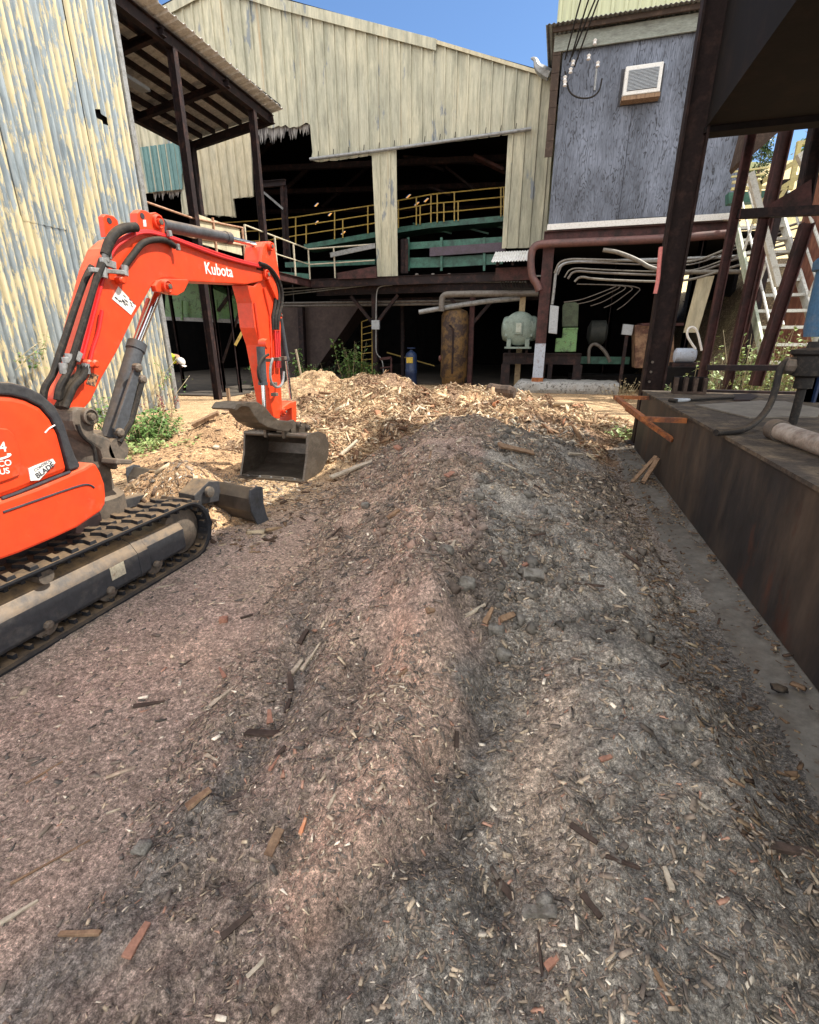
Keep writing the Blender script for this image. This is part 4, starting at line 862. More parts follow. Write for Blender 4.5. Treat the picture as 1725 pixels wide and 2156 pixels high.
MB().box((c[0] - .09, 17.9, c[2] - .13), (c[0] + .09, 17.96, c[2] + .17)).build('terminal_cover', wear('pale_cover', (.42, .46, .4), (.3, .33, .28), .5, .7, 9, .6), mo, bevel=.015)
for sx in (-.42, .42):
    for sz in (-.22, .2): MB().box((c[0] + sx - .06, 18.05, c[2] + sz - .05), (c[0] + sx + .06, 18.13, c[2] + sz + .05)).build('vent_hood', 'greyg', mo, bevel=.015)
    MB().box((c[0] + sx * .75 - .07, 18.0, c[2] - .62), (c[0] + sx * .75 + .07, 18.6, c[2] - .35)).build('foot', 'greyg', mo)
MB().box((c[0] - .45, 17.98, c[2] - .66), (c[0] + .45, 18.7, c[2] - .6)).build('base_plate', 'greyg', mo)
for sx in (-.3, .3): MB().bar((c[0] + sx, 18.35, zt_ + .03), (c[0] + sx, 18.35, c[2] - .66), .08).build('pedestal', 'steel', mo)
# green cabinet
cb = thing('green_cabinet', 'light green machine guard with darker green upper housing beside the steel column', 'machine', (.2, 18.6, zt_))
a, b = PD(1168, 741, 18.3), PD(1216, 690, 18.3)
MB().prism(sp((1168, 741), (1213, 741), (1217, 690), (1186, 690), (1184, 712), (1171, 712), d=18.4), 18.4, 19.2, 'y').build('lower_guard', 'ltgreen', cb, bevel=.02)
MB().prism(sp((1184, 688), (1217, 688), (1219, 640), (1212, 636), (1190, 637), (1185, 643), d=18.45), 18.45, 19.1, 'y').build('upper_housing', wear('dull_green', (.10, .13, .08), (.06, .07, .05), .4, .7, 5, .8), cb, bevel=.02)
MB().box((a[0] + .3, 18.36, PD(1200, 690, 18.4)[2] - .05), (b[0] + .03, 18.45, PD(1200, 690, 18.4)[2])).build('flange', 'ltgreen', cb)
eb = thing('electrical_box', 'tall light grey electrical box hanging from a bent conduit', 'electrical box', (0, 17.2, 2.4))
P = sp((1155, 701), (1173, 703), (1177, 645), (1159, 642), d=17.1); MB().prism(P, 17.1, 17.4, 'y').build('box', 'greybox', eb, bevel=.01)
MB().tube(curve(PP(17.2, (1163, 641), (1168, 600), (1170, 575), (1180, 558), (1200, 551), (1300, 549), (1560, 540)), 3), .045, 8).build('conduit', 'galv', eb, smooth=True)
# conduit bundle right
for k in (0, 1, 3, 4, 6):
    o = pipe('conduit', PP(16.9 - .12 * k, (1168 + 7 * k, 575 + 3 * k), (1180 + 7 * k, 545 + 6 * k), (1250, 546 + 7 * k), (1400, 552 + 7 * k), (1465, 552 + 6 * k), (1540, 520 + 7 * k), (1640, 482 + 9 * k), (1740, 452 + 11 * k)), .02 if k % 2 else .032, ('oldpipe' if k % 3 == 0 else 'pipe'), ['uppermost', 'second', '', 'middle', 'fourth', '', 'lowest'][k] + ' conduit of the bundle sweeping right and up towards the stairs', 3, 8, 'conduit', 'conduit bundle under the plywood room')
for k in range(0, 9, 2):
    pipe('conduit_loop', PP(17.7 - .06 * k, (1215, 598), (1320 - 2 * k, 600), (1352 - 8 * k, 607), (1340 - 10 * k, 618), (1318 - 12 * k, 640 - k), (1300 - 14 * k, 652 - 2 * k)), .014, 'pipe', 'thin brown conduit loop hanging in the bunch right of the electrical box', 3, 6, 'conduit', 'looped conduits by the electrical box')
pipe('bent_pipe', PP(16.4, (1270, 526), (1300, 530), (1345, 548), (1370, 565), (1420, 573), (1560, 572)), .06, 'oldpipe', 'fat galvanised pipe curving down behind the black steel column', 3, 10)
for k in range(10):
    pipe('cable_loop', PP(18.5, (1065 + 5 * k, 584), (1055 + 6 * k, 592), (1056 + 6 * k, 606), (1066 + 6 * k, 609)), .018, 'hose', 'black cable loop hanging in the rack below the little awning', 2, 6, 'cable', 'cable loops under the awning')
pipe('cable_tray', PP(18.3, (1053, 584), (1100, 581), (1145, 581)), .03, 'galv', 'thin bar holding the cable loops below the little awning', 1, 6, 'bar')
# machines farther right in the dark
mc = thing('control_box', 'small grey control box on a rusty post in the machine bay', 'electrical box', (2.3, 17.5, 0))
P = sp((1309, 704), (1331, 706), (1335, 684), (1313, 682), d=17.6); MB().prism(P, 17.6, 17.75, 'y').build('box', 'greybox', mc, bevel=.01); a = PD(1320, 706, 17.7); MB().bar((a[0], 17.7, .3), (a[0], 17.7, a[2]), .1).build('post', 'steel', mc)
mc = thing('rusty_cabinet', 'rusty brown equipment cabinet behind the black steel column', 'cabinet', (3, 17.6, 0))
P = sp((1338, 775), (1420, 775), (1420, 684), (1338, 684), d=17.5); MB().prism(P, 17.5, 18.3, 'y').build('body', wear('rusty_tan', (.28, .17, .1), (.1, .045, .03), .45, .6, 3, .8), mc, bevel=.02)
MB().box((P[0][0] - .04, 17.44, P[2][1] - .02), (P[1][0] + .04, 18.34, P[2][1] + .06)).build('lid', 'redsteel', mc)
mc = thing('pump', 'low dark green pump and pipework in the shade right of the green cabinet', 'pump', (1, 20, 0))
c = PD(1255, 700, 20); MB().lathe((c[0] - .3, 20, c[2]), [(.2, 0), (.42, .1), (.42, .6), (.2, .7)], 20, 'x').build('casing', wear('dk', (.035, .04, .035), (.06, .06, .05), .4, .7, 4, .7), mc, smooth=True)
MB().box((c[0] - .8, 19.5, .0), (c[0] + 2.2, 20.6, .5)).build('plinth', 'dark', mc); MB().tube(curve(PP(18.9, (1240, 765), (1240, 730), (1255, 722), (1275, 740), (1285, 762)), 3), .06, 10).build('bent_pipe', 'pipe', mc, smooth=True)
MB().box((c[0] - .8, 19.3, .9), (c[0] + 1.2, 19.4, 1.15)).build('green_bar', 'green', mc)
mc = thing('blue_motor', 'small pale blue motor on the floor right of the black steel column', 'motor', (4.2, 17, 0))
c = PD(1445, 748, 15.5); MB().lathe((c[0] - .3, 15.5, c[2]), [(.14, 0), (.19, .03), (.19, .5), (.14, .54)], 20, 'x').build('housing', 'paleblue', mc, smooth=True); MB().box((c[0] - .35, 15.3, c[2] - .3), (c[0] + .3, 15.7, c[2] - .19)).build('foot', 'steel', mc); MB().box((c[0] - .5, 15.1, 0), (c[0] + .6, 15.9, c[2] - .3)).build('plinth', 'dark', mc)
pipe('white_hose', PP(15.2, (1478, 738), (1470, 700), (1462, 688), (1450, 690), (1446, 705), (1456, 722), (1465, 735)), .03, 'white', 'white looped hose behind the post next to the pale blue motor', 3, 8, 'hose')
o = MB().prism(sp((1440, 700), (1470, 700), (1505, 580), (1470, 585), d=16.3), 16.3, 16.35, 'y').build('leaning_panel', 'cream2'); tag(o, 'dirty cream panel leaning in the machine bay behind the steel posts', 'panel')

fl = MB(); fl.box((-21, 19.6, -.05), (6, 38, .042)); fl.box((-21, 13.2, -.05), (-9.75, 19.6, .04)); fl = fl.build('floor', 'dkfloor'); fl['kind'] = 'structure'

# ================================================================== RIGHT: STEEL BIN, POSTS
bn = thing('overhead_bin', 'huge dark steel bin overhead at the top right, its lower edge level', 'bin', (5, 5, 4.3))
MB().box((1.72, .3, 4.40), (5.6, 8.84, 7.15)).build('hull', 'blacksteel', bn)
MB().box((1.7, 8.62, 4.33), (5.6, 8.86, 4.40)).build('bottom_flange', 'blacksteel', bn)
for s_ in (2.4, 3.6, 5): MB().box((s_, 8.845, 4.41), (s_ + .08, 8.95, 7.1)).build('rib', 'blacksteel', bn)
colm = wear('column_steel', (.020, .012, .011), (.055, .030, .024), .5, .75, 5, .7); colm.node_tree.nodes['Principled BSDF'].inputs['Specular IOR Level'].default_value = .15
mc = thing('steel_column', 'thick black steel column rising from the tank end to the overhead bin', 'column', (1.6, 8.7, 0))
pb = PD(1371, 827, 8.7)
MB().ibeam((pb[0], 8.7, 0), (pb[0], 8.7, 7.1), .22, .33, up=(1, 0, 0), t=.03).build('shaft', colm, mc)
MB().box((pb[0] - .26, 8.5, .0), (pb[0] + .26, 8.9, .06)).build('base_plate', 'steel', mc)
for z_ in (1.05, 1.35, 1.2): MB().lathe((pb[0] - .06, 8.66, z_), [(.02, -.02), (.02, .02)], 8, 'y').build('bolt', 'cast', mc)
MB().ibeam((pb[0] + .18, 8.4, 2.2), (pb[0] + .18, 8.4, 2.21), .02, .02).build('clip', 'steel', mc)
def post(name, label, p, q, w_, mat='steel', h=None, cat='post', ib=True, grp='slender posts behind the column'):
    r_ = thing(name, label, cat, (q[0], q[1], min(p[2], q[2])), grp)
    (MB().ibeam(q, p, w_, h or w_, up=(1, 0, 0)) if ib else MB().bar(p, q, w_, h or w_)).build('shaft', mat, r_); return r_
def dn(p, z=0): return (p[0], p[1], z)
a = PD(1530, 540, 10); post('steel_post', 'reddish brown steel post standing just right of the black column', dn(a, 4.8), dn(a), .125, 'redsteel')
a = PD(1575, 615, 10.1); post('steel_post', 'shorter reddish post hanging below the level crossbar left of the stairs', dn(a, PD(1608, 455, 10.1)[2]), dn(a, .3), .13, 'redsteel')
a, b = PD(1700, 470, 10.4), PD(1590, 812, 10.4); post('steel_post', 'wide leaning dark red strut crossing in front of the stairs', a, b, .17, 'redsteel')
a = PD(1700, 360, 10.3); post('steel_post', 'dark post at the right edge above the crossbar', dn(a, 5), dn(PD(1687, 445, 10.3), PD(1687, 445, 10.3)[2]), .2, 'steel')
a = PD(1640, 345, 13.5); post('steel_post', 'tall dark red post seen against the sky behind the crossbar', dn(a, 6.6), dn(a, 0), .22, 'redsteel')
o = MB().bar(PD(1552, 451, 10), PD(1760, 441, 10), .12, .13).build('crossbar', 'steel'); tag(o, 'level dark steel crossbar between posts in front of the yellow railings', 'beam', 'crossbars right of the black column')
o = MB().bar(PD(1488, 774, 9.6), PD(1780, 775, 9.6), .09, .09).build('crossbar', 'steel'); tag(o, 'low thin dark crossbar just above the tank behind the hose', 'beam', 'crossbars right of the black column')
P = [PD(u, v, 10.05) for u, v in ((1594, 446), (1706, 379), (1706, 444))]; o = MB().prism([(p[0], p[2]) for p in P], 10.0, 10.05, 'y').build('gusset_plate', 'redsteel'); tag(o, 'brown triangular steel gusset on top of the level crossbar', 'plate')
P = [PD(u, v, 13) for u, v in ((1550, 358), (1594, 318), (1650, 268), (1720, 215), (1720, 208), (1640, 262), (1568, 268), (1546, 350))]
o = MB().prism([(p[0], p[2]) for p in P], 12.6, 13.3, 'y').build('side_roof', 'darkboard'); tag(o, 'brown sloping roof edge seen under the overhead bin against the sky', 'roof')
MBx = MB(); MBx.box((4.5, 14, 0), (4.62, 14.1, 5.0)); o = MBx.build('steel_post', 'steel'); tag(o, 'thin dark post behind the stairs carrying the brown roof', 'post', 'slender posts behind the column')
# stairs
stt = thing('steel_stairs', 'steep pale green steel stairs with white handrails climbing behind the posts', 'stairs', (5, 11, 0))
SLs, SRs = 4.45, 5.55
a, b = Vector(PS(1612, 775, SLs)), Vector(PS(1543, 440, SLs)); aR = Vector((SRs, a.y, a.z)); bR = Vector((SRs, b.y, b.z))
MB().bar(a, b, .06, .24).build('stringer', wear('stair_green', (.40, .46, .34), (.6, .6, .5), .45, .65, 6, .6), stt); MB().bar(aR, bR, .06, .24).build('stringer', 'whiterail', stt)
for i in range(11):
    t = (i + .3) / 11; p = a.lerp(b, t); MB().box((SLs + .03, p.y - .13, p.z - .03), (SRs - .03, p.y + .12, p.z + .035)).build('tread', 'whiterail', stt)
for s_, A_, B_ in ((SLs, a, b), (SRs, aR, bR)):
    up = Vector((0, -.35, .85)); MB().tube([A_ + up, B_ + up], .035, 8).build('handrail', 'whiterail', stt, smooth=True); MB().tube([A_ + up * .55, B_ + up * .55], .028, 8).build('mid_rail', 'whiterail', stt, smooth=True)
    for t in (.05, .35, .65, .95): p = A_.lerp(B_, t); MB().bar(p, p + up, .05).build('baluster', 'whiterail', stt)
for (u0, v0, u1, v1) in ((1556, 300 + 60, 1556, 360),): pass
yl = thing('platform_railing', 'pale yellow railings of a high platform beyond the stairs', 'railing', (8, 16, 4))
for (u0, v0, u1, v1, d, w_) in ((1600, 386, 1690, 332, 14, .09), (1600, 426, 1700, 360, 14, .09), (1678, 302, 1730, 296, 14.5, .08), (1684, 300, 1664, 400, 14.5, .09), (1712, 300, 1696, 395, 14.5, .07), (1600, 380, 1590, 470, 14, .09), (1626, 366, 1617, 445, 14, .07), (1542, 384, 1600, 380, 16, .06), (1540, 398, 1640, 392, 16, .06), (1668, 348, 1730, 340, 15, .05), (1668, 372, 1730, 365, 15, .05), (1655, 395, 1640, 420, 14, .08), (1540, 362, 1620, 352, 17, .04), (1540, 372, 1610, 367, 17, .04)):
    MB().bar(PD(u0, v0, d), PD(u1, v1, d), w_).build('bar', wear('pale_yellow', (.60, .52, .22), (.5, .42, .25), .5, .7, 9, .6) if 'pale_yellow' not in bpy.data.materials else bpy.data.materials['pale_yellow'], yl)
o = MB().prism([(PD(u, v, 16.5)[0], PD(u, v, 16.5)[2]) for u, v in ((1535, 405), (1655, 398), (1655, 420), (1535, 428))], 16.5, 16.8, 'y').build('platform_edge', 'green'); tag(o, 'dark green steel platform edge below the distant yellow railings', 'beam')
o = MB().bar(PD(1683, 323, 12.6), PD(1708, 380, 12.6), .13, .1).build('white_strut', 'whiterail'); tag(o, 'short white strut leaning above the brown gusset at the far right', 'strut')
o = MB().bar(PD(1580, 364, 11.6), PD(1640, 602, 11.6), .13, .1).build('white_strut', 'whiterail'); tag(o, 'long white strut slanting down across the stairs behind the crossbar', 'strut')
c = PD(1712, 545, 14.5); o = MB().lathe((c[0] + .9, 15.2, 0), [(1.0, 0), (1.0, 5.6), (.9, 5.65)], 28).build('rusty_silo', wear('silo_rust', (.16, .06, .04), (.3, .13, .08), .45, .65, 5, .9, stretch=(2, 2, .3)), smooth=True); tag(o, 'rust red cylindrical vessel half hidden at the far right behind the stairs', 'tank')
# sloping bank with vines, far hill
V_ = []; nx, ny = 50, 40
X, Y = np.meshgrid(np.linspace(3.2, 26, nx), np.linspace(11.5, 34, ny)); Z = sstep(12.5, 20, Y) * 4.0 * sstep(3.6, 6.5, X) + fbm(X * .9, Y * .9, 4, 7) * .5 * sstep(12, 14, Y) * sstep(3.2, 4.5, X) - .05
i = np.arange(ny - 1)[:, None] * nx + np.arange(nx - 1)[None]; F = np.stack([i, i + 1, i + nx + 1, i + nx], -1).reshape(-1, 4)
Vb = np.stack([X, Y, Z], -1).reshape(-1, 3); nn = fbm(Vb[:, 0] * 2, Vb[:, 1] * 2, 4, 8)
o = npmesh('terrain', Vb, F, 'dirtfar', pal(nn, (.03, .022, .015), (.07, .05, .03), (.09, .09, .04)), True); o['kind'] = 'structure'
X, Y = np.meshgrid(np.linspace(20, 420, 70), np.linspace(60, 300, 50)); Z = 62 * sstep(70, 230, Y) * (.75 + .5 * fbm(X * .012, Y * .012, 4, 2)) - 1
i = np.arange(49)[:, None] * 70 + np.arange(69)[None]; F = np.stack([i, i + 1, i + 71, i + 70], -1).reshape(-1, 4)
Vb = np.stack([X, Y, Z], -1).reshape(-1, 3); nn = fbm(Vb[:, 0] * .05, Vb[:, 1] * .05, 5, 8)
o = npmesh('hills', Vb, F, 'dirtfar', pal(np.clip(nn * 2 - .5, 0, 1), (.10, .11, .05), (.42, .33, .18), (.50, .40, .22)), True); o['kind'] = 'structure'
def tree(label, base, h, cw, rnd, leaf='leafdk', n=900, ls=.5, grp=None):
    t = thing('pine_tree', label, 'tree', base, grp); b = Vector(base); mb = MB(); mb.tube([b, b + Vector((.02 * h, 0, h * .5)), b + Vector((0, .01 * h, h * .97))], [h * .022, h * .014, h * .003], 7)
    lf = MB()
    for k in range(15):
        z_ = h * (.28 + .68 * k / 14); az = rnd.random() * 6.28; r_ = cw * (1.05 - .75 * (k / 14)) * rnd.uniform(.45, 1)
        p = b + Vector((0, 0, z_)); q = p + Vector((math.cos(az) * r_, math.sin(az) * r_, r_ * .15)); mb.tube([p, q], [h * .006, h * .002], 5)
        for j in range(n // 15):
            c = p.lerp(q, rnd.uniform(.35, 1.1)) + Vector((rnd.gauss(0, 1), rnd.gauss(0, 1), rnd.gauss(0, .55))) * cw * .13
            d = Vector((rnd.uniform(-1, 1), rnd.uniform(-1, 1), rnd.uniform(-.5, .8))).normalized() * ls * rnd.uniform(.5, 1.2); u = d.cross(Vector((rnd.uniform(-1, 1), rnd.uniform(-1, 1), 1))).normalized() * ls * .22
            lf.add([c, c + d * .5 + u, c + d, c + d * .5 - u], [(0, 1, 2, 3)])
    mb.build('trunk', 'bark', t); lf.build('crown', leaf, t, fix=False)
rt_ = random.Random(4)
p = PD(1590, 385, 75); tree('lone dark pine on the hill seen between the steel posts', (p[0], 75, p[2] - 2), 6.6, 2.3, rt_, n=1300, ls=.42)
p = PD(1722, 370, 60); tree('leafy tree at the far right edge behind the yellow railings', (p[0] + .6, 60, p[2] - 2), 7.5, 3.2, rt_, 'leaf', 1500, .5)

# ================================================================== STEEL TANK and things on it
tk = thing('steel_tank', 'long low dark steel tank with dusty flat top along the right side', 'tank', (4, 3.5, 0))
TZ = .93
MB().prism([(1.4, .04), (1.4, TZ), (8.5, TZ), (8.5, .04)], -2.5, 8.3, 'y').build('hull', 'tank', tk, bevel=.006)
MB().prism([(1.385, TZ - .012), (1.385, TZ + .014), (8.5, TZ + .014), (8.5, TZ - .012)], -2.5, 8.32, 'y').build('top_plate', 'tanktop', tk)
MB().box((2.0, 8.20, TZ + .014), (8.4, 8.31, TZ + .05)).build('far_rim', 'steel', tk)
bk = thing('steel_bracket', 'rust orange U-shaped steel bar bracket sticking out from the far tank end', 'bracket', (1.2, 7.7, .85))
q = [PZ(1359, 836, .885), PZ(1296, 836, .885), PZ(1356, 882, .885), PZ(1440, 882, .885)]
q[0] = (1.42, q[1][1], .885); q[3] = (1.39, q[2][1], .885)
for a, b in zip(q, q[1:]): MB().bar(a, b, .055, .05).build('bar', 'rust', bk)
MB().bar(Vector(q[1]).lerp(Vector(q[2]), .5) - Vector((0, 0, .03)), (1.4, q[2][1] + .42, .60), .05, .045).build('strut', 'rust', bk)
sv = thing('shovel', 'grey and black D-handled shovel lying on the far end of the tank', 'shovel', PZ(1440, 843, TZ))
z_ = TZ + .045; h0, h1 = PZ(1418, 843, z_), PZ(1545, 836, z_); hv, hw_ = Vector(h0), Vector(h1); dv = (hw_ - hv).normalized(); nv = Vector((-dv.y, dv.x, 0))
MB().tube([hv + dv * .25, hw_], .022, 10).build('shaft', 'hose', sv, smooth=True)
MB().tube(curve([hv + dv * .27, hv + dv * .18 + nv * .045, hv + nv * .06, hv - nv * .06, hv + dv * .18 - nv * .045, hv + dv * .27], 2), .017, 8).build('grip', 'greybox', sv, smooth=True)
MB().tube([hv + nv * .055, hv - nv * .055], .024, 10).build('grip_bar', 'hose', sv, smooth=True)
P = [PZ(u, v, TZ + .03) for u, v in ((1545, 842), (1545, 830), (1580, 829), (1596, 834), (1580, 842))]
MB().prism([(p[0], p[1]) for p in P], TZ + .016, TZ + .035, 'z').build('blade', 'steel', sv)
P = [PZ(u, v, TZ + .03) for u, v in ((1466, 852), (1600, 843), (1655, 845), (1730, 860), (1722, 876), (1578, 878))]
o = MB().prism([(p[0], p[1]) for p in P], TZ + .016, TZ + .03, 'z').build('steel_plate', 'plate'); tag(o, 'dusty grey sheet of steel lying flat on the tank top', 'plate')
vh = thing('hose', 'black rubber hose drooping from the valve onto the tank top', 'hose', PZ(1508, 910, TZ))
A_ = PZ(1508, 911, TZ + .04); B_ = PZ(1560, 908, TZ + .04); dB = PZ(1590, 892, TZ + .05)[1]
hp_ = [A_, B_, PZ(1590, 892, TZ + .08), PD(1618, 862, dB + .1), PD(1634, 820, dB + .2), PD(1640, 785, dB + .25), PD(1648, 765, dB + .3), PD(1668, 757, dB + .3), PD(1695, 757, dB + .3)]
MB().tube(curve(hp_, 3), .027, 12).build('tube', 'hose', vh, smooth=True)
vv = PD(1702, 770, dB + .32); vl = thing('valve', 'dirty black pipe valve standing at the back of the tank, hose attached', 'valve', (vv[0], vv[1], TZ))
MB().lathe((vv[0], vv[1], 0), [(.035, TZ), (.035, vv[2] - .2), (.07, vv[2] - .19), (.07, vv[2] - .1), (.12, vv[2] - .08), (.13, vv[2] + .02), (.12, vv[2] + .08), (.15, vv[2] + .1), (.15, vv[2] + .13), (.05, vv[2] + .15), (.04, vv[2] + .2)], 14).build('body', 'hose', vl, smooth=True)
MB().tube([(vv[0], vv[1], vv[2]), (vv[0] + .9, vv[1], vv[2] - .02)], .07, 12).build('outlet', 'hose', vl, smooth=True)
MB().lathe((vv[0] - .19, vv[1], vv[2]), [(.05, 0), (.075, .02), (.075, .07), (.05, .12)], 10, 'x').build('coupling', 'cast', vl)
wp = thing('plastic_pipe', 'thick dirty white pipe with collar lying on the tank top at the right edge', 'pipe', PZ(1640, 908, TZ))
a, b = Vector(PZ(1630, 903, TZ + .085)), Vector(PZ(1790, 958, TZ + .085)); MB().tube([a, b], .065, 18).build('tube', wear('dirty_white', (.42, .36, .30), (.22, .16, .12), .42, .6, 6, .6), wp, smooth=True); MB().tube([a, a + (b - a) * .12], .078, 18).build('collar', 'cast', wp, smooth=True)
rb = thing('ribbed_block', 'small charred ribbed block on the far edge of the tank beside the post', 'block', PZ(1445, 828, TZ))
a = PZ(1418, 829, TZ + .016); MB().box((a[0], a[1], TZ + .016), (a[0] + .42, a[1] + .16, TZ + .05)).build('base', 'darkboard', rb)
for k in range(4): MB().box((a[0] + .125 * k, a[1], TZ + .05), (a[0] + .045 + .125 * k, a[1] + .15, TZ + .24)).build('rib', 'darkboard', rb)
MB().box((a[0], a[1] + .1, TZ + .05), (a[0] + .42, a[1] + .158, TZ + .25)).build('back', 'blacksteel', rb)
c = PD(1772, 620, 7.2); br = thing('barrel', 'blue plastic barrel with wide rim on a stand at the right edge', 'barrel', (c[0], 7.2, TZ))
zb_ = PD(1772, 690, 7.2)[2]; zt2 = PD(1772, 548, 7.2)[2]
MB().lathe((c[0], 7.2, 0), [(.25, zb_ - .1), (.27, zb_), (.29, zt2 - .1), (.33, zt2 - .09), (.34, zt2), (.31, zt2 + .04), (.2, zt2 + .06)], 30).build('body', 'barrel', br, smooth=True)
MB().ibeam((c[0], 7.2, TZ), (c[0], 7.2, zb_ - .1), .2, .2).build('stand', 'bluegas', br)
# items leaning / wet pieces by the tank
for (u0, v0, u1, v1, w_, lb_) in ((1325, 920, 1332, 1012, .05, 'longer of two narrow boards leaning on the tank corner'), (1345, 962, 1354, 1014, .055, 'shorter of two narrow boards leaning on the tank corner')):
    g_ = G(u1, v1); q_ = PS(u0, v0, 1.37); o = MB().bar((g_[0], g_[1], g_[2] - .02), (1.365, g_[1] + .22, max(q_[2], .3)), w_, .02).build('board', 'board'); tag(o, lb_, 'board', 'boards leaning on the tank')

# ================================================================== EXCAVATOR
ex = thing('mini_excavator', 'orange mini excavator with rubber tracks, boom arched and bucket resting on the ground', 'excavator', (-3.4, 2.2, 0))
SB = -3.25
def zp(*pts, s=SB): return [PS(.4 * a, 414 + .4 * b, s)[1:] for a, b in pts]
def z8(*pts, s=-2.6): return [PS(.36 * a, 759 + .36 * b, s)[1:] for a, b in pts]
# boom
bo = zp((355, 1110), (340, 1060), (380, 960), (440, 790), (500, 560), (545, 380), (590, 270), (640, 225), (720, 190), (800, 195), (900, 225), (1000, 258), (1150, 305), (1300, 350), (1370, 372), (1400, 400), (1402, 440), (1300, 462), (1150, 455), (1000, 447), (900, 430), (850, 432), (805, 460), (770, 525), (700, 645), (620, 810), (540, 950), (480, 1075), (445, 1115), (400, 1125))
boom = MB().prism(bo, SB - .24, SB, 'x').build('boom', 'orange', ex, bevel=.012)
MB().prism(zp((560, 300), (640, 230), (720, 197), (800, 202), (1000, 266), (1150, 312), (1300, 358), (1300, 366), (1150, 322), (1000, 276), (800, 215), (720, 210), (650, 244), (578, 312)), SB + .001, SB + .006, 'x').build('weld_seam', 'orange', boom)
for (pts, hole, s0, s1) in ((((645, 95), (660, 82), (700, 92), (722, 115), (735, 180), (660, 205)), (678, 118), SB - .24, SB - .19), (((715, 85), (735, 68), (765, 75), (785, 88), (815, 82), (845, 100), (858, 135), (862, 195), (800, 215), (720, 195)), (742, 102), SB - .06, SB + .012)):
    l_ = MB().prism(zp(*pts), s0, s1, 'x').build('cylinder_lug', 'orange', boom, bevel=.006)
    h_ = zp(hole)[0]; MB().lathe((s1 + .001, h_[0], h_[1]), [(.022, 0), (.022, .003)], 16, 'x').build('hole', 'ink', l_)
def pin(z, r, s, parent, mat='orange'):
    h_ = zp(z)[0]; p_ = MB().lathe((s, h_[0], h_[1]), [(r, 0), (r, .03), (r * .8, .035), (r * .8, .02), (r * .45, .02), (r * .45, .045)], 20, 'x').build('pin', mat, parent, smooth=True)
    MB().lathe((s + .04, h_[0], h_[1]), [(r * .42, 0), (r * .42, .012), (r * .2, .014)], 6, 'x').build('bolt', 'cast', p_)
pin((822, 134), .055, SB + .005, boom)
br_ = MB().prism(zp((800, 470), (820, 440), (860, 432), (975, 436), (980, 450), (955, 500), (920, 520), (880, 515), (850, 505), (810, 500)), SB - .02, SB + .03, 'x').build('lift_cylinder_bracket', 'orange', boom, bevel=.006)
pin((857, 473), .052, SB + .03, boom)
MB().prism(zp((588, 538), (622, 472), (715, 575), (688, 622)), SB + .001, SB + .004, 'x').build('white_sticker', 'white', boom)
A_, B_ = zp((640, 498), (705, 572)); 
mb = MB(); rs = random.Random(2)
for i in range(16):
    u, v = rs.uniform(.1, .9), rs.uniform(.2, .8); q = zp((588 + 100 * u + 34 * v, 538 + 84 * u - 66 * v))[0]; mb.box((SB + .004, q[0] - .012, q[1] - .004), (SB + .0055, q[0] + .012, q[1] + .003), Matrix.Rotation(R(-40), 3, 'X'))
mb.build('sticker_writing', 'ink', boom)
MB().prism(zp((473, 925), (520, 940), (500, 1000), (452, 985)), SB + .001, SB + .003, 'x').build('warning_sticker', wear('orange_sticker', (.5, .25, .12), (.05, .04, .04), .45, .55, 40, .5, bs=0), boom)
MB().prism(zp((745, 122), (760, 122), (764, 158), (748, 158)), SB + .013, SB + .015, 'x').build('number_sticker', 'white', boom)
L0, L1 = zp((1080, 404), (1240, 428)); text('Kubota', .145, (SB + .002, L0[0], L0[1]), (0, L1[0] - L0[0], L1[1] - L0[1] + .005), (1, 0, 0), 'ltpaint', 'lettering', boom, .0015, 0, 1.02)
# stick
sk = zp((1380, 262), (1392, 240), (1415, 234), (1435, 245), (1452, 330), (1470, 450), (1478, 560), (1488, 640), (1488, 760), (1482, 900), (1492, 1060), (1500, 1150), (1478, 1170), (1450, 1165), (1432, 1080), (1405, 920), (1380, 780), (1350, 690), (1335, 560), (1310, 462), (1345, 470), (1375, 440), (1372, 330))
stick = MB().prism(sk, SB - .22, SB - .02, 'x').build('stick', 'orange', ex, bevel=.012)
MB().prism(zp((1378, 262), (1392, 240), (1415, 234), (1435, 245), (1450, 330), (1470, 450), (1478, 560), (1450, 540), (1400, 430), (1365, 350)), SB - .02, SB + .02, 'x').build('side_plate', 'orange', stick, bevel=.006)
for pts in (((1345, 560), (1362, 690), (1372, 745)), ((1392, 480), (1425, 620), (1432, 750), (1435, 900))):
    MB().tube([(SB - .01, *q) for q in zp(*pts)], .012, 6).build('weld_rib', 'orange', stick, smooth=True)
pin((1409, 263), .045, SB + .02, stick); pin((1395, 410), .055, SB + .005, stick); pin((1470, 625), .04, SB - .01, stick); pin((1375, 770), .05, SB + .02, stick)
# stick cylinder on top
def ram(name, z0, z1, z2, r1, r2, s, parent, m1='cyl'):
    q0, q1, q2 = [Vector((s, *zp(z, s=s)[0])) for z in (z0, z1, z2)]
    r_ = MB().tube([q0, q1], r1, 18).build(name, m1, parent, smooth=True)
    MB().tube([q1 - (q1 - q0) * .07, q1 + (q1 - q0) * .01], r1 * 1.12, 18).build('gland', m1, r_, smooth=True)
    MB().tube([q1, q2], r2, 12).build('rod', 'chrome', r_, smooth=True); return r_
ram('stick_cylinder', (855, 150), (1205, 218), (1385, 262), .052, .024, SB - .12, ex)
ram('bucket_cylinder', (1472, 640), (1508, 860), (1532, 1065), .038, .02, SB - .04, ex)
tr = ram('thumb_cylinder', (1372, 790), (1385, 990), (1392, 1110), .048, .024, SB + .06, ex); MB().lathe((SB, *zp((1372, 775))[0]), [(.055, 0), (.055, .1)], 16, 'x').build('knuckle', 'orange', tr, smooth=True)
